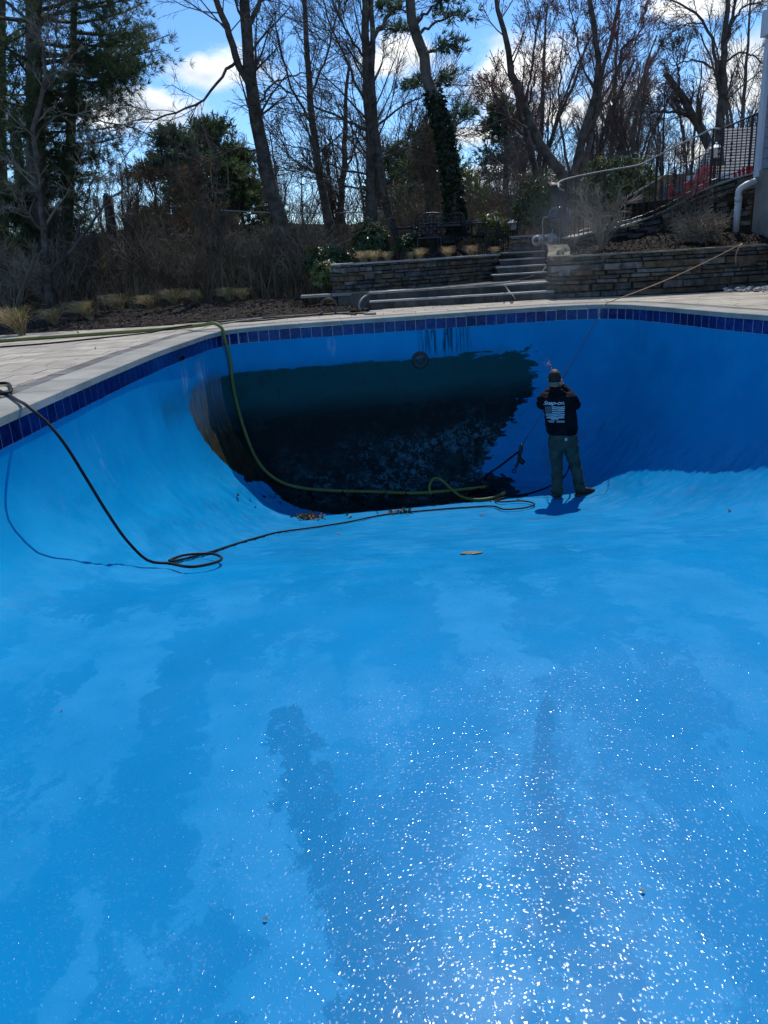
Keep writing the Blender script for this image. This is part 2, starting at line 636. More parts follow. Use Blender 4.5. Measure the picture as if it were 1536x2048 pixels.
    ac = t.mix(t.ramp(upn, 0.1, 0.95), (0.008, 0.072, 0.076), (0.004, 0.013, 0.014))
    flake_a = t.attr('flakes')
    fl = t.math('MULTIPLY', t.ramp(t.noise(v, 9.5, 7, 0.78, 0.6), 0.50, 0.56), t.ramp(t.noise(v, 1.7, 3), 0.40, 0.56))
    fl = t.math('MULTIPLY', fl, t.math('MULTIPLY', flake_a, 0.95))
    mott = t.math('MULTIPLY', t.ramp(t.noise(v, 6.0, 8, 0.75, 0.4), 0.46, 0.68), t.ramp(t.noise(v, 1.1, 3), 0.36, 0.62, 0.15, 0.7))
    ac = t.mix(mott, ac, (0.010, 0.042, 0.040))
    veil = t.math('MULTIPLY', t.ramp(t.noise(v, 4.5, 6, 0.7), 0.4, 0.7, 0.0, 0.5), flake_a)
    ac = t.mix(veil, ac, (0.018, 0.058, 0.066))
    ac = t.mix(t.math('MULTIPLY', fl, 0.9), ac, (0.045, 0.13, 0.165))
    scr = t.math('MULTIPLY', t.ramp(t.noise(t.obj((1, 1, 0.35), True), 13, 5, 0.8, 1.5), 0.70, 0.73), 0.25)
    ac = t.mix(scr, ac, (0.03, 0.09, 0.12))
    c = t.mix(am, c, ac)
    strip = t.attr('strip')
    sm = t.ramp(t.math('ADD', strip, t.math('MULTIPLY', t.math('SUBTRACT', t.noise(t.obj((3, 12, 1.6), True), 2.4, 5, 0.7), 0.5), 0.16)), 0.0, 0.03)
    sc = t.mix(t.ramp(w, 0.5, 1.5), t.mix(t.ramp(t.noise(t.obj((4, 26, 1.5), True), 1.6, 4, 0.7), 0.4, 0.65), (0.10, 0.22, 0.34), (0.085, 0.085, 0.055)), (0.022, 0.024, 0.014))
    sc = t.mix(t.math('MULTIPLY', t.ramp(t.noise(t.obj((4, 22, 1.2), True), 2.2, 5, 0.7), 0.52, 0.62), t.ramp(w, 2.1, 1.2)), sc, (0.15, 0.125, 0.07))
    c = t.mix(t.math('MULTIPLY', sm, t.ramp(w, 0.33, 0.8)), c, sc)
    # dark runs below the tile in the middle of the end wall, pale scuffs
    runs = t.math('MULTIPLY', t.ramp(t.noise(t.obj((11, 0.2, 0.35), True), 2.0, 4, 0.65), 0.50, 0.58), t.attr('runs'))
    c = t.mix(t.math('MULTIPLY', runs, 0.92), c, (0.004, 0.022, 0.028))
    scuff = t.math('MULTIPLY', t.attr('scuff'), t.ramp(t.noise(t.obj((5, 5, 0.9), True), 4.0, 5, 0.7), 0.47, 0.55))
    c = t.mix(t.math('MULTIPLY', scuff, 0.8), c, (0.26, 0.42, 0.60))
    t.color(c)
    # pebbly roller texture that glitters, and slow trowel waves
    vw = t.node('ShaderNodeTexNoise')
    t.l.new(v, vw.inputs['Vector'])
    vw.inputs['Scale'].default_value = 30
    vw.inputs['Detail'].default_value = 3
    va = t.node('ShaderNodeVectorMath', operation='MULTIPLY_ADD')
    t.l.new(vw.outputs['Color'], va.inputs[0])
    va.inputs[1].default_value = (.03, .03, .03)
    t.l.new(v, va.inputs[2])
    hgt = None
    for sc_, keep, wt in ((82, .10, 1.0), (150, .10, .22)):
        vor = t.node('ShaderNodeTexVoronoi', feature='SMOOTH_F1')
        t.l.new(va.outputs[0], vor.inputs['Vector'])
        vor.inputs['Scale'].default_value = sc_
        vor.inputs['Smoothness'].default_value = .35
        pick = t.ramp(v_sep(t, vor.outputs['Color'], 0), keep, 1.0, 0, 1, False)
        pick = t.math('POWER', pick, 1.7)
        hh_ = t.math('MULTIPLY', t.math('MULTIPLY', t.ramp(vor.outputs['Distance'], 0.0, 0.55, 1, 0), pick), wt)
        hgt = hh_ if hgt is None else t.math('ADD', hgt, hh_)
    amp = t.ramp(t.noise(v, 2.6, 4, 0.6), 0.30, 0.60, 0.35, 1.0)
    flat = t.math('SUBTRACT', 1.0, t.math('MAXIMUM', walls, t.math('MULTIPLY', deep, 0.8)))
    shine = t.math('MULTIPLY', t.ramp(hgt, 0.05, 0.25), t.math('MULTIPLY', flat, amp))
    t.rough(t.math('SUBTRACT', t.ramp(t.noise(v, 3.3, 4, 0.6), 0.35, 0.65, 0.34, 0.46), t.math('MULTIPLY', shine, 0.25)))
    t.set(t.b.inputs['Specular IOR Level'], t.math('ADD', 0.055, t.math('MULTIPLY', shine, 0.5)))
    n1 = t.bump(t.noise(v, 3.0, 3, 0.5), 0.10, 0.02)
    n2 = t.bump(t.math('MULTIPLY', hgt, amp), 0.8, 0.0011, n1)
    t.bump(t.noise(v, 170, 2, 0.5), 0.25, 0.0009, n2)
    return t.m


def v_sep(t, v, i):
    s = t.node('ShaderNodeSeparateXYZ')
    t.l.new(v, s.inputs[0])
    return s.outputs[i]


M['pool'] = pool_material()

# ------------------------------------------------------------------ the pool
RIM = [(-2.46, 0.0), (-2.46, 2.5), (-2.46, 5.1), (-2.44, 6.6), (-2.42, 7.7), (-2.38, 8.7), (-2.32, 9.45), (-2.25, 10.1), (-2.16, 10.75),
       (-1.98, 11.18), (-1.60, 11.42), (-0.6, 11.6), (0.7, 11.76), (1.9, 11.93), (2.8, 12.0), (3.38, 11.86), (3.64, 11.55), (3.81, 11.05),
       (4.0, 10.3), (4.16, 9.55), (4.38, 8.75), (4.62, 7.8), (4.86, 6.6), (5.0, 5.0), (5.05, 2.0), (5.05, -2.0), (4.9, -4.2), (4.3, -5.2),
       (3.0, -5.5), (0.0, -5.5), (-1.5, -5.4), (-2.25, -4.8), (-2.46, -3.6)]
rim = catmull(RIM, 0.06, True)           # inner edge of the coping, running clockwise seen from above


def offset(P, d):
    """Closed clockwise outline moved inwards by d (outwards when negative)."""
    t = nrm(np.roll(P, -1, 0) - np.roll(P, 1, 0))
    return P + d * np.stack([t[:, 1], -t[:, 0]], 1)


wall_line = offset(rim, -0.03)           # the wall stands back under the coping's lip
Z_TILE0, Z_TILE1 = -0.062, -0.214


def floor_z(y):
    return np.interp(y, [-6, 3.0, 4.0, 5.0, 6.0, 7.0, 8.0, 9.0, 9.6, 10.2, 13], [-0.80, -0.80, -0.90, -1.16, -1.45, -1.75, -2.04, -2.28, -2.38, -2.42, -2.44])


COVE_IN, COVE_UP = 0.95, 1.15


def cove(d, depth, x, y):
    side = np.clip((x - 2.2) / 1.2, 0, 1)
    up = np.minimum(1.75, depth - 0.27)
    t = np.clip(1 - d / (0.62 + 0.36 * up + 0.55 * side), 0, 1)
    return up * (1 - np.sqrt(np.clip(1 - t ** 2.0, 0, 1)))


nW = len(wall_line)
rows_d = [0.0, 0.006, 0.02, 0.045, 0.08, 0.125, 0.18, 0.25, 0.33, 0.42]
pts2, dd = [], []
for d in rows_d:
    pts2.append(offset(wall_line, d))
    dd.append(np.full(nW, d))
gx, gy = np.meshgrid(np.arange(-2.6, 5.2, 0.08), np.arange(-5.6, 12.2, 0.08))
gx, gy = gx.ravel() + rng.uniform(-.01, .01, gx.size), gy.ravel() + rng.uniform(-.01, .01, gx.size)
ds = dist_poly(wall_line[::2], gx, gy)
nx_, ny_ = np.meshgrid(np.arange(-1.3, 1.6, 0.035), np.arange(1.0, 3.3, 0.035))
nx_, ny_ = nx_.ravel(), ny_.ravel()
pts2.append(np.stack([nx_, ny_], 1))
dd.append(dist_poly(wall_line[::2], nx_, ny_))
k = (ds > 0.47) & ~((np.abs(gx - .15) < 1.47) & (np.abs(gy - 2.15) < 1.17)) & ~((ds < 1.62) & (gy > 3.5))
pts2.append(np.stack([gx[k], gy[k]], 1))
dd.append(ds[k])
fx, fy = np.meshgrid(np.arange(-2.6, 5.2, 0.042), np.arange(3.4, 12.2, 0.042))
fx, fy = fx.ravel() + rng.uniform(-.004, .004, fx.size), fy.ravel() + rng.uniform(-.004, .004, fx.size)
fd = dist_poly(wall_line[::2], fx, fy)
k = (fd > 0.45) & (fd < 1.60) & (fy > 3.54)
pts2.append(np.stack([fx[k], fy[k]], 1))
dd.append(fd[k])
pts2 = np.concatenate(pts2)
dd = np.concatenate(dd)
edges = [(i, (i + 1) % nW) for i in range(nW)]
cv, ce, cf, ov, _, _ = delaunay_2d_cdt([Vector(p) for p in pts2], edges, [], 1, 1e-5)
assert len(cv) == len(pts2), (len(cv), len(pts2))
depth = -floor_z(pts2[:, 1])
zz = -depth + cove(dd, depth, pts2[:, 0], pts2[:, 1])
adj_i = np.array([e[0] for e in ce] + [e[1] for e in ce])
adj_j = np.array([e[1] for e in ce] + [e[0] for e in ce])
free = np.clip((dd - .28) / .3, 0, 1) * 0.5
for _ in range(36):                       # ease the meeting of two coves in the corners
    sm_ = np.zeros(len(zz)); ct = np.zeros(len(zz))
    np.add.at(sm_, adj_i, zz[adj_j]); np.add.at(ct, adj_i, 1)
    zz = (1 - free) * zz + free * sm_ / np.maximum(ct, 1)
shell_v = [(p[0], p[1], z) for p, z in zip(pts2, zz)]
shell_f = [tuple(f) for f in cf]
NR = 14
base = len(shell_v)
wall_d = [0.0] * len(shell_v)
for r in range(NR):                       # the upright wall, from below the tile down to the cove
    for i in range(nW):
        t = r / NR
        shell_v.append((wall_line[i][0], wall_line[i][1], Z_TILE1 + (zz[i] - Z_TILE1) * t))
for r in range(NR):
    for i in range(nW):
        j = (i + 1) % nW
        a, b = base + r * nW + i, base + r * nW + j
        c_, d_ = (base + (r + 1) * nW + i, base + (r + 1) * nW + j) if r < NR - 1 else (i, j)
        shell_f.append((a, b, d_, c_))
shell_me = bpy.data.meshes.new('pool_shell')
shell_me.from_pydata(shell_v, [], shell_f)
_bm = bmesh.new(); _bm.from_mesh(shell_me)
bmesh.ops.recalc_face_normals(_bm, faces=_bm.faces)
_bm.faces.ensure_lookup_table()
_mid = min(_bm.faces, key=lambda f: (f.calc_center_median() - Vector((0, 5, -1))).length)
if _mid.normal.z < 0:
    bmesh.ops.reverse_faces(_bm, faces=_bm.faces)
_bm.to_mesh(shell_me); _bm.free()
shell_me.polygons.foreach_set('use_smooth', [True] * len(shell_me.polygons))
SV = np.array(shell_v)
SD = np.concatenate([dd, np.zeros(NR * nW)])
unrolled = -SV[:, 2] + 0.8 * SD


def set_attr(me, name, vals):
    a = me.attributes.new(name, 'FLOAT', 'POINT')
    a.data.foreach_set('value', np.asarray(vals, np.float32))


set_attr(shell_me, 'unrolled', unrolled)
TRAILS = [([(575, 1440), (600, 1560), (650, 1690), (700, 1800), (745, 1920), (775, 2080)], (.06, .10)), ([(1100, 1400), (1080, 1560), (1120, 1700), (1110, 1850)], (.03, .04))]
trl = np.zeros(len(SV))
near_ = (SV[:, 1] < 4.5) & (SV[:, 1] > .8)
for px_, wd_ in TRAILS:
    q = resample(np.array([onz(a, b, -.81)[:2] for a, b in px_]), .03)
    wq = np.linspace(wd_[0], wd_[1], len(q))
    dq = np.hypot(SV[near_, None, 0] - q[None, :, 0], SV[near_, None, 1] - q[None, :, 1]) / wq[None]
    trl[near_] = np.maximum(trl[near_], np.clip(1.0 - dq.min(1) * .36, 0, 1))
set_attr(shell_me, 'trail', trl)
set_attr(shell_me, 'deep', np.clip((-SV[:, 2] - 1.1) / 1.0, 0, 1))
set_attr(shell_me, 'steep', np.clip(1 - SD / 0.8, 0, 1))
ALGAE = [(-2.2, 0.60), (-1.5, 0.61), (-0.5, 0.61), (0.6, 0.62), (1.6, 0.63), (2.40, 0.64), (2.52, 0.80), (2.42, 0.95), (2.5, 1.1), (2.45, 1.35), (2.2, 1.5), (2.05, 1.8), (1.75, 2.2),
         (1.5, 2.8), (1.95, 3.2), (1.9, 3.6), (1.6, 4.2), (0.5, 4.5), (-0.6, 4.5), (-1.3, 3.9), (-1.5, 3.0), (-1.8, 2.4), (-2.35, 2.0), (-2.5, 1.5), (-2.5, 0.7)]
FLAKES = [(-1.5, 2.1), (0, 2.0), (1.2, 1.75), (2.0, 1.3), (2.2, 2.3), (1.9, 3.2), (0.6, 3.5), (-1.0, 3.4)]
far = SV[:, 1] > 8.6
al = np.where(far, dist_poly(ALGAE, SV[:, 0], unrolled), -1.0)
al = np.minimum(al, SV[:, 1] - (10.03 + .12 * SV[:, 0] + .85 * np.clip(-.7 - SV[:, 0], 0, 2)) + 5 * np.clip(.55 - SD, 0, .4))
al = np.where(SV[:, 0] < -1.85, np.minimum(al, SV[:, 1] - 10.4), al)
set_attr(shell_me, 'algae', np.clip(al, -1, 1))
set_attr(shell_me, 'algae_rag', np.clip(0.12 + 0.75 * np.clip((SV[:, 0] - 1.0) / .6, 0, 1) + 0.35 * (unrolled > 2.8), 0, 0.85))
set_attr(shell_me, 'algae_soft', np.where(far & (SV[:, 0] < 2.4), np.clip((unrolled - 0.42) / 0.3, 0, 1) * np.clip(1 - (unrolled - 0.65) / 0.35, 0, 1) * 0.6
                                          * np.clip((2.4 - SV[:, 0]) / 0.5, 0, 1), 0))
set_attr(shell_me, 'flakes', np.where(far, np.clip(dist_poly(FLAKES, SV[:, 0], unrolled) / 0.45 + 0.35, 0, 1), 0))
STRIP = [(9.55, 0.75), (9.9, 0.55), (10.9, 0.5), (10.9, 2.2), (10.35, 2.35), (10.05, 1.8), (9.75, 1.25)]
set_attr(shell_me, 'strip', np.where((SV[:, 0] < -1.0) & (SV[:, 1] > 9), np.clip(dist_poly(STRIP, SV[:, 1], unrolled), -1, 1), -1))
set_attr(shell_me, 'runs', np.where(far & (SD < .01), np.clip(1 - np.abs(SV[:, 0] - 1.05) / 0.42, 0, 1) ** 0.4 * np.clip((0.62 + SV[:, 2]) / 0.12, 0, 1), 0))
scf = np.zeros(len(SV))
for (x, y, z, sx, sz) in ((-0.62, 11.6, -0.36, .06, .14), (-0.3, 11.6, -0.33, .05, .08), (-2.49, 6.6, -0.75, .07, .22), (-2.35, 9.6, -0.45, .12, .16), (-2.3, 10.3, -0.42, .25, .14)):
    scf = np.maximum(scf, np.clip(1.4 - np.hypot(np.hypot(SV[:, 0] - x, SV[:, 1] - y) / sx, (SV[:, 2] - z) / sz), 0, 1))
set_attr(shell_me, 'scuff', scf)
pool = link('swimming_pool', shell_me, M['pool'])
pool.shadow_terminator_geometry_offset = 0.25
tag(pool, kind='structure')

# waterline tile: a grout strip with the tiles standing proud of it
NS = len(wall_line)
gv = [(p[0], p[1], z) for z in (Z_TILE0, Z_TILE1) for p in wall_line]
gf = [(i, (i + 1) % NS, NS + (i + 1) % NS, NS + i) for i in range(NS)]
gm = bpy.data.meshes.new('grout')
gm.from_pydata(gv, [], gf)
link('grout_strip', gm, M['grout'], pool)
per = np.vstack([wall_line, wall_line[:1]])
cumL = np.concatenate([[0], np.cumsum(np.linalg.norm(np.diff(per, axis=0), axis=1))])


def on_line(s, line=per, cum=cumL):
    s = s % cum[-1]
    p = np.array([np.interp(s, cum, line[:, 0]), np.interp(s, cum, line[:, 1])])
    q = np.array([np.interp((s + .02) % cum[-1], cum, line[:, 0]), np.interp((s + .02) % cum[-1], cum, line[:, 1])])
    t = nrm(q - p)
    return p, t, np.array([t[1], -t[0]])


TW = 0.1535
tb = MB()
hw, hh, th = TW / 2 - 0.0033, (Z_TILE0 - Z_TILE1) / 2 - 0.001, 0.0035
tb.add([(-hw, -0.001, -hh), (hw, -0.001, -hh), (hw, -0.001, hh), (-hw, -0.001, hh), (-hw + .003, th, -hh + .003), (hw - .003, th, -hh + .003), (hw - .003, th, hh - .003), (-hw + .003, th, hh - .003)],
       [(4, 5, 6, 7), (0, 1, 5, 4), (1, 2, 6, 5), (2, 3, 7, 6), (3, 0, 4, 7)])
tile_me = tb.mesh('tile')
_bm = bmesh.new(); _bm.from_mesh(tile_me); bmesh.ops.recalc_face_normals(_bm, faces=_bm.faces); _bm.to_mesh(tile_me); _bm.free()
tile_me.materials.append(M['tile'])
ntile = int(cumL[-1] / TW)
SKIM = None
for i in range(ntile):
    s = (i + 0.5) * cumL[-1] / ntile
    p, t, n = on_line(s)
    if not (p[1] > 2.2 and (p[0] < 0 or p[1] > 5.0)):
        continue
    if p[0] < -2 and abs(p[1] - 9.63) < 0.078:
        SKIM = (p, t, n)
        continue
    o = link('tile', tile_me, None, pool)
    o.matrix_local = Matrix(((t[0], n[0], 0, p[0]), (t[1], n[1], 0, p[1]), (0, 0, 1, (Z_TILE0 + Z_TILE1) / 2 + rng.normal(0, .0008)), (0, 0, 0, 1)))
M['dark'] = speckled('dark_opening', (0.004, 0.004, 0.005), (0.012, 0.012, 0.013), 9, 0.9, 0.1, 0)
if SKIM:
    p, t, n = SKIM
    b = MB()
    b.box((0, 0.001, -0.045), (TW - .006, 0.006, 0.055))
    o = b.build('skimmer_opening', M['dark'], pool)
    o.matrix_local = Matrix(((t[0], n[0], 0, p[0]), (t[1], n[1], 0, p[1]), (0, 0, 1, (Z_TILE0 + Z_TILE1) / 2), (0, 0, 0, 1)))
    b = MB()
    b.box((0, 0.002, 0.03), (TW - .006, 0.008, 0.085))
    o = b.build('broken_tile', M['tile'], pool)
    o.matrix_local = Matrix(((t[0], n[0], 0, p[0]), (t[1], n[1], 0, p[1]), (0, 0, 1, (Z_TILE0 + Z_TILE1) / 2), (0, 0, 0, 1)))

# coping stones, cut to the curve
rimc = np.vstack([rim, rim[:1]])
cumR = np.concatenate([[0], np.cumsum(np.linalg.norm(np.diff(rimc, axis=0), axis=1))])
COP_W, COP_T, COP_L = 0.37, 0.06, 0.61
ncop = int(cumR[-1] / COP_L)
for i in range(ncop):
    s0, s1 = i * cumR[-1] / ncop + .002, (i + 1) * cumR[-1] / ncop - .002
    inn, out = [], []
    for s in np.linspace(s0, s1, 7):
        p, t, n = on_line(s, rimc, cumR)
        inn.append(p); out.append(p - n * COP_W)
    mid = inn[3]
    if mid[1] < 1.0 and abs(mid[0]) > 1 or mid[1] < -3:
        pass
    e = .006
    b = MB()
    N7 = 7
    nn = [nrm(o_ - i_) for i_, o_ in zip(inn, out)]
    prof = [(0.0, -COP_T), (0.0, -e), (e, 0.0), (COP_W - .003, 0.0), (COP_W, -COP_T)]
    V = [(inn[j][0] + nn[j][0] * a, inn[j][1] + nn[j][1] * a, z + (i % 3) * .0006) for (a, z) in prof for j in range(N7)]
    Fc = [(r * N7 + j, r * N7 + j + 1, (r + 1) * N7 + j + 1, (r + 1) * N7 + j) for r in range(4) for j in range(N7 - 1)]
    Fc += [(4 * N7 + j, 4 * N7 + j + 1, j + 1, j) for j in range(N7 - 1)]
    Fc += [tuple(r * N7 for r in range(5)), tuple(r * N7 + 6 for r in range(5))[::-1]]
    b.add(V, Fc)
    me = b.mesh('coping_stone')
    _bm = bmesh.new(); _bm.from_mesh(me); bmesh.ops.recalc_face_normals(_bm, faces=_bm.faces); _bm.to_mesh(me); _bm.free()
    link('coping_stone', me, M['bluestone'], pool)

# ------------------------------------------------------------------ deck
cop_out = offset(rim, -COP_W)
DECK = [(-6.3, -9.0), (-6.3, 12.95), (-5.9, 12.75), (-3.52, 12.72), (-2.5, 12.95), (-1.87, 13.25), (-0.9, 13.33), (-0.04, 13.5), (-0.02, 13.74), (3.07, 13.76),
        (4.6, 13.32), (5.7, 13.16), (6.63, 13.46), (7.05, 13.40), (7.05, -9.0)]


def sheet_with_hole(name, outer, hole, z, mat, zf=None, extra=None):
    pts = [Vector(p) for p in outer] + [Vector(p) for p in hole]
    a, b = len(outer), len(hole)
    e = [(i, (i + 1) % a) for i in range(a)] + [(a + i, a + (i + 1) % b) for i in range(b)]
    if extra is not None:
        pts += [Vector(p) for p in extra]
    v, _, f, _, _, _ = delaunay_2d_cdt(pts, e, [], 0, 1e-5)
    hp = np.array(hole)
    V = np.array([[q[0], q[1]] for q in v])
    cen = np.array([V[list(t)].mean(0) for t in f])
    ok = ~inside(hp, cen[:, 0], cen[:, 1]) & inside(outer, cen[:, 0], cen[:, 1])
    F = [tuple(t) for t, q in zip(f, ok) if q]
    zv = np.full(len(V), z) if zf is None else zf(V[:, 0], V[:, 1])
    me = bpy.data.meshes.new(name)
    me.from_pydata([(p[0], p[1], q) for p, q in zip(V, zv)], [], F)
    _b = bmesh.new(); _b.from_mesh(me)
    bmesh.ops.delete(_b, geom=[q for q in _b.verts if not q.link_faces], context='VERTS')
    for q in _b.faces:
        if q.normal.z < 0:
            q.normal_flip()
    _b.to_mesh(me); _b.free()
    return link(name, me, mat)


deck = sheet_with_hole('pool_deck', DECK, offset(rim, -COP_W + .01), -0.014, M['joint'])
tag(deck, kind='structure')
# dark border course that follows the coping
brd_in, brd_out = offset(rim, -COP_W - .004), offset(rim, -COP_W - .162)
bi = np.vstack([brd_in, brd_in[:1]]); bo = np.vstack([brd_out, brd_out[:1]])
nb = int(cumR[-1] / 0.31)
idx = np.linspace(0, len(rim), nb + 1)
for i in range(nb):
    a, b_ = idx[i], idx[i + 1]
    ii = [a, (a + b_) / 2, b_]
    gi = [np.array([np.interp(q, np.arange(len(bi)), bi[:, 0]), np.interp(q, np.arange(len(bi)), bi[:, 1])]) for q in ii]
    go = [np.array([np.interp(q, np.arange(len(bo)), bo[:, 0]), np.interp(q, np.arange(len(bo)), bo[:, 1])]) for q in ii]
    if gi[1][1] < 3.0 or (gi[1][0] > 0 and gi[1][1] < 6.5):
        continue
    poly = gi + go[::-1]
    cen = np.mean(poly, 0)
    poly = [cen + (p - cen) * np.array([.985, .985]) for p in poly]
    if area(poly) < 0:
        poly = poly[::-1]
    m = MB().prism(poly, -0.012, rng.normal(0.0, .0012))
    m.build('border_paver', M['border_paver'], deck)
# field pavers: rows across the deck, cut at the border and the edges
PW, PH = 0.50, 0.36
made, extra_p = [], MB()
bo_poly = offset(rim, -COP_W - .168)
cells = []
for r in range(60):
    y = -1.0 + r * PH
    for c in range(-14, 16):
        x = c * PW + (r % 3) * 0.17
        cells.append((x, y))
cells = np.array(cells)
dpool = dist_poly(bo_poly[::2], cells[:, 0] + PW / 2, cells[:, 1] + PH / 2)
ddeck = dist_poly(DECK, cells[:, 0] + PW / 2, cells[:, 1] + PH / 2)
order = []
for (x, y), dp, dk in zip(cells, dpool, ddeck):
    if dp > 0.32 or dk < -0.32:
        continue
    g = .004
    poly = [(x + g, y + g), (x + PW - g, y + g), (x + PW - g, y + PH - g), (x + g, y + PH - g)]
    if dp > -0.36:
        q = bo_poly[np.argmin(np.hypot(bo_poly[:, 0] - x - PW / 2, bo_poly[:, 1] - y - PH / 2))]
        ip = np.argmin(np.hypot(bo_poly[:, 0] - q[0], bo_poly[:, 1] - q[1]))
        t = nrm(bo_poly[(ip + 1) % len(bo_poly)] - bo_poly[ip - 1])
        poly = clip_half(poly, q, (-t[1], t[0]))
    if len(poly) >= 3 and dk < 0.36:
        for k_ in range(len(DECK)):
            a = np.array(DECK[k_]); b_ = np.array(DECK[(k_ + 1) % len(DECK)])
            cx, cy = x + PW / 2, y + PH / 2
            tt = np.clip(((cx - a[0]) * (b_ - a)[0] + (cy - a[1]) * (b_ - a)[1]) / ((b_ - a) @ (b_ - a)), 0, 1)
            if np.hypot(*(a + tt * (b_ - a) - (cx, cy))) < 0.36 and len(poly) >= 3:
                e = nrm(b_ - a)
                poly = clip_half(poly, a - np.array([-e[1], e[0]]) * 0.0, (e[1], -e[0]))
    if len(poly) < 3 or abs(area(poly)) < 0.004:
        continue
    if area(poly) < 0:
        poly = poly[::-1]
    cy = y + PH / 2
    vis = cy > 2.8 and abs(x) / max(cy, .1) < 0.62
    order.append((0 if vis else 1, cy, poly))
order.sort(key=lambda q: (q[0], q[1]))
for i, (h, cy, poly) in enumerate(order):
    z = float(rng.normal(0, .0012))
    if h == 0 and i < 300:
        MB().prism(poly, -0.012, z).build('paver', M['paver'], deck)
    else:
        extra_p.prism(poly, -0.012, z)
if extra_p.v:
    tag(extra_p.build('far_paver', M['paver'], deck), kind='stuff')

# ------------------------------------------------------------------ ground and mulch


def ground_h(x, y):
    x, y = np.asarray(x, float), np.asarray(y, float)
    r = np.hypot(x, y)
    h = -0.04 + 0.05 * np.sin(x * .9 + 1) * np.sin(y * .7) * np.clip((y - 15) / 4, 0, 1)
    h = h + np.clip((y - 17) / 8, 0, 1) * 0.15
    h = h + np.clip((r - 45) / 80, 0, 1) * 4.0
    tx = np.clip((x + 0.5) / 1.5, 0, 1) * np.clip((y - 17.0) / 1.2, 0, 1)
    h = h + tx * 0.7
    h = h + np.clip((x - 3.5) / 4, 0, 1) * np.clip((y - 18) / 4, 0, 1) * 0.9
    return h


big = [(160 * math.cos(a), 160 * math.sin(a)) for a in np.linspace(0, 2 * np.pi, 64, endpoint=False)]
ex = []
for y in np.arange(14.2, 44, 0.8):
    for x in np.arange(-24, 26, 0.8):
        ex.append((x + rng.uniform(-.2, .2), y + rng.uniform(-.2, .2)))
for r in (50, 60, 75, 95, 120):
    ex += [(r * math.cos(a), r * math.sin(a)) for a in np.linspace(0, 2 * np.pi, 48, endpoint=False)]
HOLE = [(-6.2, -8.9), (-6.2, 12.7), (-3.5, 12.6), (-2.4, 12.8), (-0.1, 13.3), (3.0, 13.6), (7.0, 13.2), (7.0, -8.9)]
ground = sheet_with_hole('ground', big, HOLE, 0, M['soil'], ground_h, ex)
tag(ground, kind='structure')
ground.data.polygons.foreach_set('use_smooth', [True] * len(ground.data.polygons))

MULCH = [(-14, 12.9), (-6.3, 12.97), (-5.9, 12.77), (-3.52, 12.74), (-2.5, 12.97), (-1.87, 13.27), (-0.9, 13.35), (-0.06, 13.52), (-0.05, 14.0), (-0.75, 14.5), (-1.3, 14.9), (-1.4, 16.6), (-3.4, 16.9), (-6, 16.2), (-9, 15.2), (-14, 14.8)]


def mulch_h(x, y):
    x, y = np.asarray(x, float), np.asarray(y, float)
    e = np.clip(dist_poly(MULCH, x, y) / 0.5, 0, 1)
    return 0.0 + e * (0.05 + 0.03 * np.sin(x * 3.1) * np.sin(y * 2.7 + x)) + np.clip((y - 14), 0, 3) * .035 + 0.01


gx, gy = np.meshgrid(np.arange(-14, 0, 0.14), np.arange(12.7, 17, 0.14))
gx, gy = gx.ravel() + rng.uniform(-.04, .04, gx.size), gy.ravel() + rng.uniform(-.04, .04, gx.size)
k = dist_poly(MULCH, gx, gy) > 0.05


def sheet(name, outer, pts, zf, mat, jitter=0.0):
    P = [Vector(p) for p in outer] + [Vector(p) for p in pts]
    a = len(outer)
    v, _, f, _, _, _ = delaunay_2d_cdt(P, [(i, (i + 1) % a) for i in range(a)], [], 1, 1e-5)
    V = np.array([[q[0], q[1]] for q in v])
    z = zf(V[:, 0], V[:, 1])
    z[a:] += rng.normal(0, jitter, len(z) - a) if jitter else 0
    me = bpy.data.meshes.new(name)
    me.from_pydata([(p[0], p[1], q) for p, q in zip(V, z)], [], [tuple(t) for t in f])
    return link(name, me, mat)


mb_o = sheet('mulch_bed', MULCH, np.stack([gx[k], gy[k]], 1), mulch_h, M['mulch'], 0.012)
tag(mb_o, kind='structure')


def chips(name, poly, hf, n, mat, size=(0.02, 0.07)):
    xs = [p[0] for p in poly]; ys = [p[1] for p in poly]
    X = rng.uniform(min(xs), max(xs), n * 3); Y = rng.uniform(min(ys), max(ys), n * 3)
    q = dist_poly(poly, X, Y) > 0.03
    X, Y = X[q][:n], Y[q][:n]
    Z = hf(X, Y) + 0.012
    m = len(X)
    L = rng.uniform(*size, m)
    a, tl = rng.uniform(0, 6.28, m), rng.normal(0, .35, m)
    U = np.stack([np.cos(a) * np.cos(tl), np.sin(a) * np.cos(tl), np.sin(tl)], 1)
    Wd = nrm(np.cross(U, nrm(np.stack([rng.normal(0, .4, m), rng.normal(0, .4, m), np.ones(m)], 1))))
    c = np.stack([X, Y, Z], 1)
    u, w = U * L[:, None] / 2, Wd * (L * rng.uniform(.2, .5, m))[:, None] / 2
    V = np.stack([c - u - w * .6, c + u - w, c + u * .9 + w, c - u + w], 1).reshape(-1, 3)
    F = np.arange(m * 4).reshape(-1, 4)
    o = link(name, np_mesh(name, V, F), mat)
    return tag(o, kind='stuff')


chips('mulch', MULCH, mulch_h, 9000, M['chip'])

# ------------------------------------------------------------------ dry stone walls, steps and terrace


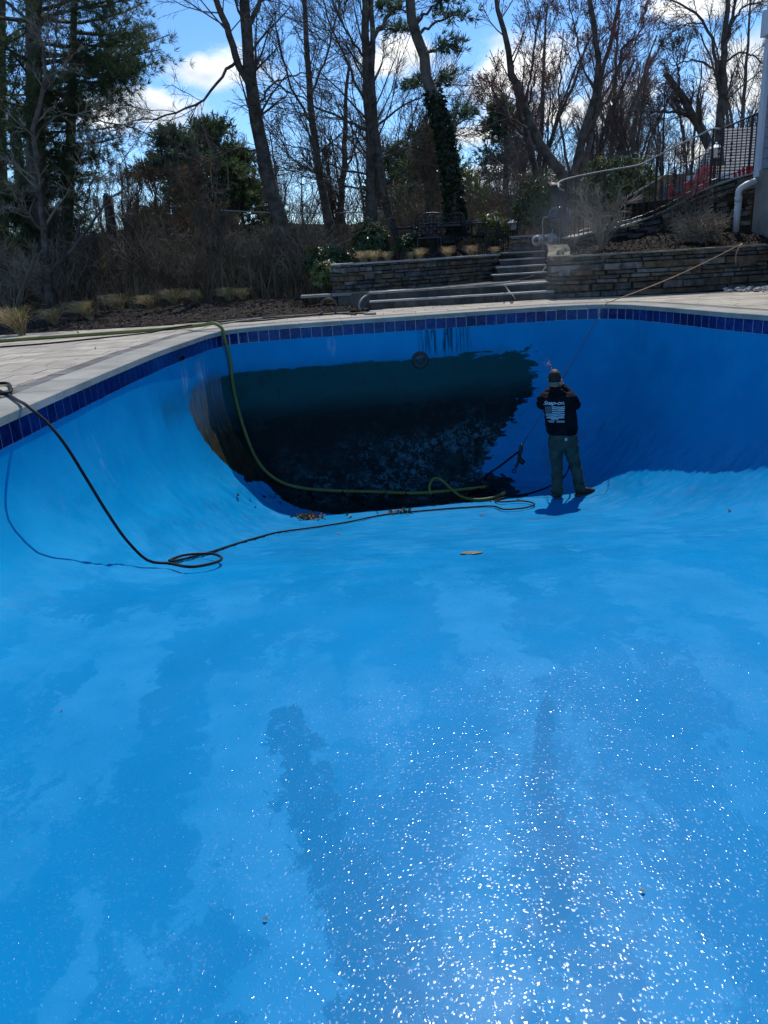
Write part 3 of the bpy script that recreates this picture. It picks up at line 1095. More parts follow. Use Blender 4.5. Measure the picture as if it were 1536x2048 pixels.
def stone_meshes(n=10):
    out = []
    for i in range(n):
        j = lambda a: float(rng.uniform(-a, a))
        b = MB()
        V = []
        for y, s in ((0.5, 1.0), (-0.34, 1.0), (-0.5, 0.82 + j(.06))):
            for sx, sz in ((-1, -1), (1, -1), (1, 1), (-1, 1)):
                V.append((sx * (.5 + j(.02)) * (s if y < -.4 else 1) + j(.02), y + (j(.10) if y < -.4 else 0), sz * (.5 + j(.05)) * (s * .93 if y < -.4 else 1) + j(.03)))
        b.add(V, [(0, 1, 2, 3), (8, 11, 10, 9)] + [(r + q, r + 4 + q, r + 4 + (q + 1) % 4, r + (q + 1) % 4) for r in (0, 4) for q in range(4)])
        me = b.mesh('stone')
        _b = bmesh.new(); _b.from_mesh(me); bmesh.ops.recalc_face_normals(_b, faces=_b.faces); _b.to_mesh(me); _b.free()
        me.materials.append(M['stone'])
        out.append(me)
    return out


STONES = stone_meshes()
_all = []


def stone_wall(name, label, path, z0, z1, depth=0.16, lo=.05, hi=.105, cap=None, cat='wall', llo=.14, lhi=.42, limit=300, cap_t=.035):
    """Courses of rough stone along a path (x, y); the stones face the right-hand side of the path's direction. z0/z1: functions of the path fraction."""
    P = resample(np.asarray(path, float), n=200)
    L = np.concatenate([[0], np.cumsum(np.linalg.norm(np.diff(P, axis=0), axis=1))])
    tot = L[-1]
    T = nrm(np.gradient(P, axis=0))
    Nn = np.stack([T[:, 1], -T[:, 0]], 1)                    # outward, the face of the wall
    root = empty(name, label, cat, (P[100][0], P[100][1], z0(0.5)))
    base = Vector(root.location)

    def sample(s):
        return (np.array([np.interp(s, L, P[:, 0]), np.interp(s, L, P[:, 1])]),
                nrm(np.array([np.interp(s, L, Nn[:, 0]), np.interp(s, L, Nn[:, 1])])), nrm(np.array([np.interp(s, L, T[:, 0]), np.interp(s, L, T[:, 1])])))
    b = MB()                                                  # the core behind the stones
    V, Fc = [], []
    q = np.linspace(0, tot, 60)
    for s in q:
        p, n, t = sample(s)
        f = s / tot
        for off, z in ((-.05, z0(f) - .15), (-.05, z1(f) - .012), (-depth - .12, z1(f) - .012), (-depth - .12, z0(f) - .15)):
            V.append((p[0] + n[0] * off - base.x, p[1] + n[1] * off - base.y, z - base.z))
    for i in range(59):
        for k_ in range(4):
            Fc.append((i * 4 + k_, (i + 1) * 4 + k_, (i + 1) * 4 + (k_ + 1) % 4, i * 4 + (k_ + 1) % 4))
    Fc += [(0, 1, 2, 3), (236, 239, 238, 237)]
    b.add(V, Fc)
    b.build('core', M['mortar'], root)
    cnt = 0
    hmax = max(z1(f) - z0(f) for f in np.linspace(0, 1, 20))
    zc = 0.0
    while zc < hmax:
        h = float(rng.uniform(lo, hi))
        s = -float(rng.uniform(0, lhi))
        while s < tot:
            ln = float(rng.uniform(llo, lhi))
            hh = h
            if rng.random() < .05 and zc + h * 1.9 < hmax - .1:
                hh = h * 1.55; ln *= .7
            a, e = max(s, 0), min(s + ln, tot)
            s += ln
            if e - a < .05:
                continue
            mid = (a + e) / 2
            f = mid / tot
            bot, top = z0(f), z1(f)
            zlo, zhi = bot + zc, min(bot + zc + hh, top)
            if zhi - zlo < .022 or cnt >= limit:
                continue
            if top - zhi < .02:
                zhi = top
            p, n, t = sample(mid)
            prd = float(rng.normal(0, .019)) + (0.012 if hh > h else 0)
            sc = Matrix.Diagonal((e - a - .008, depth, zhi - zlo - .007, 1))
            c = np.array([p[0] - n[0] * (depth / 2 - prd), p[1] - n[1] * (depth / 2 - prd)])
            # stone's local -y is its face: map -y to n
            mt = Matrix(((t[0], -n[0], 0, c[0] - base.x), (t[1], -n[1], 0, c[1] - base.y), (0, 0, 1, (zlo + zhi) / 2 - base.z), (0, 0, 0, 1)))
            tilt = Matrix.Rotation(math.atan2(z1(min(f + .02, 1)) - z1(max(f - .02, 0)), .04 * tot) * min(zc / max(top - bot, .1), 1) + float(rng.normal(0, .015)), 4, 'Y').inverted()
            o = link('stone', STONES[int(rng.integers(len(STONES)))], None, root)
            o.matrix_local = mt @ tilt @ sc
            cnt += 1
        zc += h
    if cap:
        s = 0.0
        while s < tot - .05:
            ln = min(float(rng.uniform(.3, .6)), tot - s)
            mid = s + ln / 2
            nseg = 3
            V, Fc = [], []
            for a in np.linspace(s + .004, s + ln - .004, nseg):
                p, n, t = sample(a)
                z = z1(a / tot)
                for off, dz in ((.03, .0), (.025, cap_t), (-depth - .16, cap_t), (-depth - .16, .0)):
                    V.append((p[0] + n[0] * (off + rng.normal(0, .004)) - base.x, p[1] + n[1] * off - base.y, z + dz + rng.normal(0, .002) - base.z))
            for i in range(nseg - 1):
                for k_ in range(4):
                    Fc.append((i * 4 + k_, i * 4 + (k_ + 1) % 4, (i + 1) * 4 + (k_ + 1) % 4, (i + 1) * 4 + k_))
            Fc += [(3, 2, 1, 0), tuple(np.array((0, 1, 2, 3)) + 4 * (nseg - 1))]
            bb = MB(); bb.add(V, Fc)
            me = bb.mesh('cap_stone')
            _b = bmesh.new(); _b.from_mesh(me); bmesh.ops.recalc_face_normals(_b, faces=_b.faces); _b.to_mesh(me); _b.free()
            link('cap_stone', me, cap, root)
            s += ln
    return root


# left wall: from the bushes, round its end, towards the upper steps
lw = catmull([(-0.62, 15.5), (-0.70, 14.95), (-0.52, 14.6), (-0.1, 14.66), (0.8, 15.05), (1.8, 15.75), (2.62, 16.45)], .08)[:, :2]
stone_wall('terrace_wall', 'low dry-stone wall under the patio table, curving round at the bushes', lw, lambda f: 0.24 if f > .12 else .08, lambda f: 0.735, .18, .05, .1, M['tread'], cap_t=.03)
# right wall: along the stairs' foot, round the corner and across to the house
rw = catmull([(3.62, 16.6), (3.40, 15.4), (3.12, 14.2), (3.10, 13.86), (3.30, 13.70), (4.0, 13.52), (5.2, 13.34), (6.2, 13.42), (7.25, 13.60)], .08)[:, :2]
stone_wall('planter_wall', 'broad dry-stone retaining wall right of the steps with mossy edge', rw, lambda f: 0.0, lambda f: 0.66 + .22 * max(0, (0.38 - f) / .38) ** 1.3, .2, .05, .135, M['moss'], limit=300, cap_t=.03, lhi=.55)

# upper wall: the curb of the curved stair, growing into the wall under the high patio
UP = [(1150, 473, 16.05), (1176, 466, 16.2), (1246, 452, 16.3), (1300, 434, 16.25), (1340, 416, 16.1), (1400, 381, 15.9), (1450, 361, 15.7), (1512, 343, 15.4)]
upw = np.array([at(*q) for q in UP])
upc = catmull(upw, .08)
ufr = np.linspace(0, 1, len(upc))


def up_top(f):
    return float(np.interp(f, ufr, upc[:, 2])) - .03


def bed_back(f):
    return float(np.interp(f, [0, .2, .5, 1], [0.72, .80, .98, 1.02]))


stone_wall('stair_wall', 'dark stone wall climbing beside the curved stair under the red chairs', upc[:, :2], bed_back, up_top, .22, .055, .11, M['bluestone'], limit=300, llo=.16, lhi=.5, cap_t=.03)

# the mulch bed between the two walls
bed_lo = np.array([(3.30, 14.0), (3.6, 13.82), (4.2, 13.68), (5.2, 13.52), (6.2, 13.6), (7.3, 13.8)])
nu, nv = 60, 30
front = resample(bed_lo, n=nu)
back = resample(upc[:, :2], n=nu)
V, Fc = [], []
for j in range(nv):
    t = j / (nv - 1)
    for i in range(nu):
        p = front[i] * (1 - t) + back[i] * t
        f = i / (nu - 1)
        z = 0.655 * (1 - t) + (bed_back(f) + .02) * t + .035 * math.sin(p[0] * 5 + p[1] * 3) * math.sin(p[1] * 4) * (0 < t < 1) + float(rng.normal(0, .012)) * (0 < t < 1)
        V.append((p[0], p[1], z))
for j in range(nv - 1):
    for i in range(nu - 1):
        a = j * nu + i
        Fc.append((a, a + 1, a + nu + 1, a + nu))
me = bpy.data.meshes.new('raised_bed'); me.from_pydata(V, [], Fc)
bedo = tag(link('raised_bed', me, M['mulch']), kind='structure')
BV = np.array(V)


def bed_h(x, y):
    x, y = np.atleast_1d(x), np.atleast_1d(y)
    return np.array([BV[np.argmin((BV[:, 0] - a) ** 2 + (BV[:, 1] - b) ** 2), 2] for a, b in zip(x, y)])


chips('bed_mulch', [tuple(p) for p in np.vstack([front, back[::-1]])], bed_h, 2600, M['chip'])

# terrace ground behind the walls
TER = [(-0.4, 15.4), (-0.35, 15.0), (0.7, 15.25), (1.7, 15.95), (2.6, 16.62), (3.5, 16.85), (3.9, 18.5), (4.0, 24.0), (-0.2, 24.0), (-0.35, 17.0)]
ter = MB().prism(TER, 0.2, 0.73).build('terrace', M['soil'])
tag(ter, kind='structure')
LAND = [(-0.02, 14.14), (3.2, 14.14), (3.55, 16.9), (2.6, 16.5), (-0.45, 14.95), (-0.6, 14.4)]
tag(MB().prism(LAND, -0.05, 0.262).build('landing', M['joint']), kind='structure')
lp = MB()
for i, (a, b_) in enumerate(((-1.25, -0.72), (-0.70, -0.06))):
    MB().prism([(a, 14.30), (b_, 14.28), (b_, 14.58), (a, 14.62)], .225, .268).build('flagstone', M['bluestone'], bpy.data.objects['landing'])


def step_flight(name, label, rows, grp=None):
    root = empty(name, label, 'steps', (rows[0][0], rows[0][2], 0))
    ox, oy = rows[0][0], rows[0][2]
    for (x0, x1, yl, yr, z0, z1, dep) in rows:
        sl = (yr - yl) / (x1 - x0)
        yy = lambda x: yl + sl * (x - x0) - oy
        x = x0
        while x < x1 - .02:                                   # face stones of the riser
            w = min(float(rng.uniform(.28, .7)), x1 - x)
            if x1 - x - w < .15:
                w = x1 - x
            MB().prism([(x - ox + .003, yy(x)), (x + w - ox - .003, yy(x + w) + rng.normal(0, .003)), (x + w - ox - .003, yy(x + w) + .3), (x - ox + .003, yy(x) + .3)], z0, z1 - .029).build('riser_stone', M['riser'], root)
            x += w
        x = x0 - .02
        while x < x1 - .02:
            w = min(float(rng.uniform(.8, 1.3)), x1 - x)
            if x1 - x - w < .3:
                w = x1 - x
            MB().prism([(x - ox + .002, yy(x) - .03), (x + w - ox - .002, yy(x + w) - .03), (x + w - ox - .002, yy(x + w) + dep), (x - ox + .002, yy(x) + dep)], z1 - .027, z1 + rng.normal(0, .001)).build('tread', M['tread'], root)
            x += w
    return root


step_flight('lower_steps', 'two long low bluestone steps between the pool deck and the stone wall',
            [(-0.02, 3.13, 13.76, 13.78, -.01, .135, .34), (-0.02, 3.16, 14.1, 14.12, .13, .272, .36)])
step_flight('upper_steps', 'four narrow stone steps rising between the two dry-stone walls',
            [(2.38, 3.42, 15.66, 15.6, .26, .395, .40), (2.5, 3.46, 16.05, 16.0, .39, .525, .40), (2.62, 3.52, 16.45, 16.4, .52, .655, .40), (2.74, 3.6, 16.85, 16.8, .65, .785, .5)])
# curved stair: slabs climbing behind the curb wall towards the high patio
cs_root = empty('curved_stair', 'curved stone stair climbing behind the iron railing', 'stairs', tuple(upc[0]))
nst = 11
for i in range(nst):
    f0, f1 = 0.30 + .54 * i / nst, 0.30 + .54 * (i + 1) / nst + .03
    a = np.array([np.interp(f0, ufr, upc[:, k]) for k in range(3)]); b_ = np.array([np.interp(f1, ufr, upc[:, k]) for k in range(3)])
    d = nrm((b_ - a)[:2]); nn = np.array([-d[1], d[0]])
    z = a[2] - .10 + .04
    q = [a[:2] + nn * .24, b_[:2] + nn * .24, b_[:2] + nn * 1.35, a[:2] + nn * 1.35]
    q = [p - np.array(upc[0][:2]) for p in q]
    MB().prism(q, z - .3 - upc[0][2], z - upc[0][2]).build('stair_slab', M['tread'], cs_root)
curb2 = [tuple(np.array([np.interp(f, ufr, upc[:, k]) for k in range(3)])) for f in np.linspace(.05, .85, 24)]
# far curb of the stair
pts = []
for f in np.linspace(.34, .84, 20):
    a = np.array([np.interp(f, ufr, upc[:, k]) for k in range(3)]); b_ = np.array([np.interp(min(f + .03, 1), ufr, upc[:, k]) for k in range(3)])
    d = nrm((b_ - a)[:2]); nn = np.array([-d[1], d[0]])
    pts.append((*(a[:2] + nn * 1.42), a[2] + .06))
V, Fc = [], []
for p in pts:
    for (w, dz) in ((-.1, -.3), (-.1, 0), (.14, 0), (.14, -.3)):
        V.append((p[0] - upc[0][0], p[1] + w - upc[0][1], p[2] + dz - upc[0][2]))
for i in range(len(pts) - 1):
    for k in range(4):
        Fc.append((i * 4 + k, i * 4 + (k + 1) % 4, i * 4 + 4 + (k + 1) % 4, i * 4 + 4 + k))
Fc += [(3, 2, 1, 0)]
MB().add(V, Fc).build('far_curb', M['bluestone'], cs_root)
# the high patio behind the wall and the slope around it
PAT = [tuple(p[:2]) for p in upc[int(.80 * len(upc)):]] + [(7.6, 15.4), (12.0, 17.0), (12.0, 22.0), (6.0, 22.0), (5.6, 18.0)]
PZ = float(at(1400, 384, 15.9)[2]) - .06
tag(MB().prism(PAT, 0.6, PZ).build('high_patio', M['soil']), kind='structure')
pt = MB()
tag(MB().prism([(p[0], p[1] + .22) for p in PAT[:int(.2 * len(upc))]] + PAT[-5:], PZ, PZ + .04).build('patio_paving', speckled('brick_paving', (0.20, 0.10, 0.075), (0.30, 0.17, 0.13), 8, .85, .2)), kind='structure')

# ------------------------------------------------------------------ house corner
M['siding'] = speckled('grey_clapboard', (0.21, 0.23, 0.28), (0.25, 0.27, 0.32), 3, .6, .3, .2, .002, 120)
M['trim'] = speckled('white_trim', (0.60, 0.63, 0.68), (0.68, 0.70, 0.74), 2, .5, .4, .1, .002, 60)
M['concrete'] = speckled('concrete_foundation', (0.20, 0.19, 0.165), (0.31, 0.29, 0.26), 2.2, .9, .2, .6, .006, 40)
HX = float(at(1512, 250, 15.0)[0])
HZ0 = float(at(1512, 343, 15.0)[2])
house = empty('house', 'grey clapboard house corner with white trim on a concrete foundation', 'house', (HX, 15.0, HZ0))


def hl(x, y, z):
    return (x - HX, y - 15.0, z - HZ0)


MB().box(hl(HX + 3.06, 11.8, (HZ0 - 0.1) / 2), (6.0, 6.3, HZ0 + 0.1)).build('foundation', M['concrete'], house)
HTOP = HZ0 + 6.2
MB().box(hl(HX + 3.1, 11.8, (HZ0 + HTOP) / 2), (5.98, 6.24, HTOP - HZ0)).build('sheathing', M['siding'], house)
sb = MB()
hb = 0.168
sid_me = MB().add([(0, -3.12, 0), (0, 3.04, 0), (-.022, 3.04, 0.004), (-.022, -3.12, 0.004), (0.0, -3.12, hb + .01), (0.0, 3.04, hb + .01)],
                  [(0, 1, 2, 3), (3, 2, 5, 4), (0, 4, 5, 1), (0, 3, 4), (1, 5, 2)]).mesh('clapboard')
sid_me.materials.append(M['siding'])
for i in range(int((HTOP - HZ0) / hb)):
    o = link('clapboard', sid_me, None, house)
    o.location = hl(HX + .105, 11.8, HZ0 + .02 + i * hb)
MB().box(hl(HX + .06, 14.93, (HZ0 + HTOP) / 2 - .05), (.06, .15, HTOP - HZ0 + .1)).build('corner_board', M['trim'], house)
ez = float(at(1512, 78, 15.0)[2])
MB().box(hl(HX - .0, 14.80, ez + .19), (.16, .30, .38)).build('eave_return', M['trim'], house)
MB().box(hl(HX - .03, 14.74, ez + 1.35), (.08, .14, 2.0)).build('rake_board', M['trim'], house)
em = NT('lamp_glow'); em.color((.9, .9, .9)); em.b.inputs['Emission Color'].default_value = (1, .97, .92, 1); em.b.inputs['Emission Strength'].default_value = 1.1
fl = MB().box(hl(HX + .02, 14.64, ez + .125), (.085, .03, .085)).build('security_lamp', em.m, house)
# drain pipe
M['pvc'] = speckled('white_pvc', (0.52, 0.51, 0.48), (0.60, 0.59, 0.56), 5, .45, .4, 0)
pa, pb, pc_, pd = at(1511, 362, 14.8), at(1492, 370, 14.75), at(1478, 384, 14.75), at(1476, 462, 14.75)
pd[0] = pc_[0]
pipe = empty('drain_pipe', 'white plastic drain pipe with a round elbow beside the foundation', 'pipe', tuple(pd))
arc = catmull([pa, (pa + pb) / 2, pb, pc_ + (0, 0, .02), pc_ - (0, 0, .12)], .03) - pd
MB().tube(arc, .056, 12).build('elbow', M['pvc'], pipe, True)
MB().tube([np.array(pc_ - pd) - (0, 0, .08), np.array(pc_ - pd) - (0, 0, .16)], .064, 12).build('coupling', M['pvc'], pipe, True)
MB().tube([np.array(pc_ - pd) - (0, 0, .14), np.array((0, 0, -.02))], .056, 12).build('downpipe', M['pvc'], pipe, True)

# ------------------------------------------------------------------ neighbour's house far behind
nh = empty('neighbour_house', 'grey-roofed house half hidden behind the iron railing', 'house', (11.0, 26.0, 1.8))
r0, r1, r2 = at(1388, 352, 26) - (11, 26, 1.8), at(1505, 232, 26) - (11, 26, 1.8), at(1536, 352, 26) - (11, 26, 1.8)
M['shingle'] = speckled('grey_shingle', (0.22, 0.21, 0.20), (0.34, 0.33, 0.31), 3, .9, .15, .5, .01, 30)
rw_, rh_ = 6.0, float(r1[2] - r0[2])
nrow = 16
sh = MB()
for i in range(nrow):                                         # courses of the roof, each lapping the one below
    t0, t1 = i / nrow, (i + 1) / nrow
    xa, xb = r0[0] + (r1[0] - r0[0]) * t0, r0[0] + (r1[0] - r0[0]) * t1
    V = [(xa, t0 * 2.6, r0[2] + rh_ * t0 + .03), (8, t0 * 2.6, r0[2] + rh_ * t0 + .03), (8, t1 * 2.6, r0[2] + rh_ * t1), (xb, t1 * 2.6, r0[2] + rh_ * t1),
         (xa, t0 * 2.6, r0[2] + rh_ * t0), (8, t0 * 2.6, r0[2] + rh_ * t0)]
    MB().add(V, [(0, 1, 2, 3), (4, 5, 1, 0)]).build('shingle_course', M['shingle'], nh)
MB().box((4.6 + r0[0] / 2, 2.8, float(r0[2]) - 1.0), (7.6 - r0[0], 5, 2.0)).build('wall', M['siding'], nh)
MB().box((r0[0] + 3.0, .02, float(r0[2]) - .05), (6.4, .12, .14)).build('gutter', M['trim'], nh)
for x in (1.2, 3.0):
    w = MB().box((r0[0] + x, .31, float(r0[2]) - .9), (.9, .06, 1.1)).build('window', M['trim'], nh)
    MB().box((r0[0] + x, .27, float(r0[2]) - .9), (.78, .02, .98)).build('pane', M['dark'], w)

# ------------------------------------------------------------------ trees and planting
M['bark'] = speckled('dark_bark', (0.062, 0.053, 0.044), (0.165, 0.14, 0.115), 5, .95, .15, 1.0, .03, 22)
M['twig'] = speckled('twig_bark', (0.075, 0.06, 0.048), (0.16, 0.13, 0.10), 3, .9, .2, 0)
M['twig_red'] = speckled('budding_twig', (0.13, 0.075, 0.065), (0.21, 0.13, 0.11), 3, .9, .2, 0)
M['far_twig'] = speckled('far_twig', (0.13, 0.105, 0.085), (0.23, 0.19, 0.155), 2, .9, .2, 0)
M['twig_pale'] = speckled('pale_twig', (0.18, 0.15, 0.11), (0.34, 0.28, 0.21), 3, .9, .2, 0)
M['brush'] = speckled('brush_stem', (0.09, 0.067, 0.042), (0.25, 0.19, 0.125), 1.7, .9, .2, 0)


def leaf_mat(name, c1, c2, rough=.5, spec=.4, trans=.25, scale=9):
    t = NT(name, rough, spec)
    v = t.obj(world=True)
    c = t.mix(t.ramp(t.noise(v, scale, 3), .3, .7), c1, c2)
    t.color(c)
    tr = t.node('ShaderNodeBsdfTranslucent')
    t.set(tr.inputs['Color'], c)
    mx = t.node('ShaderNodeMixShader')
    mx.inputs[0].default_value = trans
    t.l.new(t.b.outputs[0], mx.inputs[1]); t.l.new(tr.outputs[0], mx.inputs[2])
    t.l.new(mx.outputs[0], t.n['Material Output'].inputs[0])
    return t.m


M['needle'] = leaf_mat('pine_needles', (0.045, 0.078, 0.032), (0.125, 0.165, 0.070), .6, .3, .42, 1.6)
M['needle_blue'] = leaf_mat('spruce_needles', (0.040, 0.072, 0.042), (0.105, 0.155, 0.085), .6, .3, .42, 1.6)
M['rhodo'] = leaf_mat('rhododendron_leaf', (0.042, 0.082, 0.028), (0.10, 0.15, 0.052), .32, .5, .25)
M['laurel'] = leaf_mat('yellow_green_leaf', (0.11, 0.145, 0.035), (0.25, 0.28, 0.085), .35, .5, .35)
M['budleaf'] = leaf_mat('young_leaf', (0.09, 0.10, 0.02), (0.17, 0.17, 0.045), .6, .3, .45)
M['ivy'] = leaf_mat('ivy_leaf', (0.010, 0.026, 0.010), (0.028, 0.05, 0.018), .45, .35, .15)
M['redbud'] = leaf_mat('red_bud', (0.16, 0.055, 0.05), (0.24, 0.10, 0.085), .7, .2, .35)
M['straw'] = leaf_mat('straw_grass', (0.38, 0.27, 0.13), (0.62, 0.49, 0.28), .7, .25, .35, 14)
M['straw_green'] = leaf_mat('green_grass_blade', (0.12, 0.13, 0.03), (0.26, 0.22, 0.08), .6, .3, .35, 14)
M['dead_leaf'] = speckled('dead_leaf', (0.14, 0.085, 0.04), (0.36, 0.26, 0.15), 20, .8, .2, 0)


def rand_perp(d):
    r = rng.normal(size=d.shape)
    r = r - (r * d).sum(-1, keepdims=True) * d
    return nrm(r)


def children(P, R, count, lmul, t0=.25, t1=.98, spread=.8, up=.15, n=5, rmul=.55, rmin=.004, wob=.12, lmin=.12, length=None):
    """Side branches along every parent polyline."""
    T, m, _ = P.shape
    plen = np.linalg.norm(np.diff(P, axis=1), axis=2).sum(1)
    ti = np.sort(rng.uniform(t0, t1, (T, count)), axis=1)
    x = ti * (m - 1)
    i = np.clip(x.astype(int), 0, m - 2)
    f = (x - i)[..., None]
    ar = np.arange(T)[:, None]
    o = P[ar, i] * (1 - f) + P[ar, i + 1] * f
    d = nrm(P[ar, i + 1] - P[ar, i])
    rr = (R[ar, i] * (1 - f[..., 0]) + R[ar, i + 1] * f[..., 0]) * rmul
    L = (plen[:, None] if length is None else np.full((T, 1), length)) * lmul * rng.uniform(.55, 1.25, (T, count)) * (1.15 - .75 * ti)
    L = np.maximum(L, lmin)
    o, d, rr, L = o.reshape(-1, 3), d.reshape(-1, 3), rr.ravel(), L.ravel()
    sp = rng.uniform(.6, 1.2, len(o))[:, None] * spread
    d0 = nrm(d * (1 - .35 * sp) + rand_perp(d) * sp)
    pts = [o]
    cur = d0
    for k in range(1, n):
        cur = nrm(cur + rng.normal(0, wob, cur.shape) + np.array([0, 0, up]) * (.6 + .4 * k / n))
        pts.append(pts[-1] + cur * (L / (n - 1))[:, None])
    Q = np.stack(pts, 1)
    taper = np.linspace(1, .3, n)
    RR = np.maximum(rr[:, None] * taper, rmin)
    return Q, RR


def limbs_from(traces, depth, slim=.76):
    """traces: list of (points [(px, py, depth shift)], r0, r1) seen against the plane 'depth' metres ahead."""
    P, R = [], []
    for pts, r0, r1 in traces:
        w = np.array([at(p[0], p[1], depth + (p[2] if len(p) > 2 else 0)) for p in pts])
        c = catmull(w, .3)
        c = resample(c, n=14)
        P.append(c)
        R.append(np.linspace(r0, r1, 14) * slim)
    return np.array(P), np.array(R)


def tree_from(name, label, cat, P, R, levels, twig_mat, trunk_mat=None, group=None, extra=None, flare=True):
    base = P[0][0]
    root = empty(name, label, cat, base, 0, group)
    R = R.copy()
    if flare:
        R[0, 0] *= 1.45; R[0, 1] *= 1.15
    Pj = P + rng.normal(0, .02, P.shape) * (np.arange(P.shape[1]) > 0)[None, :, None]
    V, Fc = tubes(Pj - base, R, 8)
    link('trunk', np_mesh('trunk', V, Fc, True), trunk_mat or M['bark'], root)
    Vs, Fs, o = [], [], 0
    A, B = P, R
    tips = []
    for li, lv in enumerate(levels):
        A, B = children(A, B, **lv)
        V, Fc = tubes(A - base, B, 4 if li == 0 else 3)
        Vs.append(V); Fs.append(Fc + o); o += len(V)
        tips.append(A)
    link('crown', np_mesh('crown', np.concatenate(Vs), np.concatenate(Fs), False), twig_mat, root)
    return root, base, tips


def blades(C, D, L, Wd, flat=None):
    """Slim diamonds: centre line from C along D, length L, width Wd."""
    s = rand_perp(D) if flat is None else nrm(np.cross(D, flat))
    L, Wd = np.asarray(L)[:, None], np.asarray(Wd)[:, None]
    V = np.stack([C, C + D * L * .45 + s * Wd / 2, C + D * L, C + D * L * .45 - s * Wd / 2], 1).reshape(-1, 3)
    return V, np.arange(len(C) * 4).reshape(-1, 4)


# the big oak left of centre
P, R = limbs_from([
    ([(578, 530), (563, 450), (532, 335), (512, 235), (500, 140), (492, 60), (486, -40), (478, -150)], .27, .12),
    ([(505, 185), (480, 135), (456, 60, -.3), (432, 0, -.6), (405, -80, -.9)], .12, .07),
    ([(494, 75), (508, 25, .3), (532, -12, .5), (560, -80, .8)], .09, .05),
    ([(474, 122), (452, 140, -.4), (432, 172, -.7), (408, 202, -.9), (362, 220, -1.2), (318, 236, -1.4), (262, 240, -1.6)], .05, .015),
    ([(512, 300), (470, 296, -.4), (430, 318, -.8), (396, 330, -1.0)], .035, .012),
    ([(513, 215), (545, 170, .5), (590, 150, .9), (640, 140, 1.2)], .04, .015)], 20.0)
tree_from('oak_tree', 'tall bare oak with thick leaning trunk that forks near the top', 'tree', P, R,
          [dict(count=11, lmul=.30, t0=.42, spread=.85, up=.05, length=7, rmul=.24, rmin=.008), dict(count=8, lmul=.55, spread=.8, up=.02, rmul=.45, rmin=.0042), dict(count=6, lmul=.5, spread=.8, up=.05, n=4, rmul=.5, rmin=.003)], M['twig'])
# central twin-stemmed tree with drooping sprays
P, R = limbs_from([
    ([(748, 470), (742, 320), (735, 170), (729, 20), (726, -140)], .19, .09),
    ([(778, 435), (760, 345), (748, 230), (745, 120), (744, 20), (742, -60)], .15, .06),
    ([(740, 90), (765, 50, .3), (800, 0, .5), (830, -60, .6)], .07, .04),
    ([(737, 262), (690, 238, -.4), (648, 222, -.8), (605, 200, -1.1), (565, 174, -1.4), (540, 164, -1.6)], .05, .014),
    ([(732, 205), (705, 150, .4), (680, 95, .7), (652, 20, 1.0), (640, -30, 1.1)], .05, .02),
    ([(742, 350), (680, 340, .3), (620, 300, .7), (560, 290, 1.0)], .04, .012),
    ([(747, 380), (690, 372, -.5), (640, 345, -.9), (600, 330, -1.2)], .04, .012),
    ([(748, 260), (800, 215, .3), (850, 190, .6), (905, 160, .8)], .04, .013),
    ([(745, 330), (800, 300, -.3), (860, 282, -.6), (930, 240, -.8)], .04, .012),
    ([(734, 120), (690, 60, -.5), (665, 0, -.8)], .04, .02),
    ([(746, 395), (800, 360, .2), (850, 350, .4)], .03, .012)], 21.0)
tree_from('pin_oak_tree', 'twin-stemmed bare tree at the centre with dense fanning twigs', 'tree', P, R,
          [dict(count=16, lmul=.32, t0=.2, spread=.7, up=.07, length=6.5, rmul=.24, rmin=.008), dict(count=9, lmul=.5, spread=.75, up=.08, rmul=.45, rmin=.0045), dict(count=6, lmul=.55, spread=.7, up=.08, n=4, rmul=.5, rmin=.0032)], M['twig'])
P, R = limbs_from([
    ([(664, 470), (645, 390), (628, 260), (617, 160), (612, 60), (606, -60)], .17, .07),
    ([(626, 250), (590, 190, -.3), (560, 100, -.6), (548, 20, -.9)], .05, .02),
    ([(620, 190), (650, 120, .4), (668, 50, .7), (690, -20, .9)], .05, .02),
    ([(640, 350), (600, 330, .4), (565, 300, .7)], .04, .015)], 24.0)
tree_from('slim_oak_tree', 'slim dark bare tree standing behind the gap left of the twin-stemmed tree', 'tree', P, R,
          [dict(count=13, lmul=.28, t0=.2, spread=.8, up=.06, length=7, rmul=.26, rmin=.008), dict(count=8, lmul=.5, spread=.75, up=.06, rmul=.45, rmin=.005), dict(count=6, lmul=.5, n=4, spread=.7, up=.06, rmul=.5, rmin=.0038)], M['twig'])
P, R = limbs_from([
    ([(680, 470), (684, 380), (688, 300), (692, 210), (700, 120)], .15, .05),
    ([(686, 350), (710, 300, .3), (722, 250, .5)], .05, .02), ([(684, 400), (650, 370, -.3), (622, 330, -.5)], .05, .02)], 25.5)
tree_from('snag_tree', 'short dark trunk between the slim tree and the twin-stemmed tree', 'tree', P, R,
          [dict(count=9, lmul=.2, t0=.3, spread=.9, up=.05, length=5, rmul=.4, rmin=.009), dict(count=6, lmul=.55, rmin=.006), dict(count=4, lmul=.5, n=4, rmin=.005)], M['twig'])

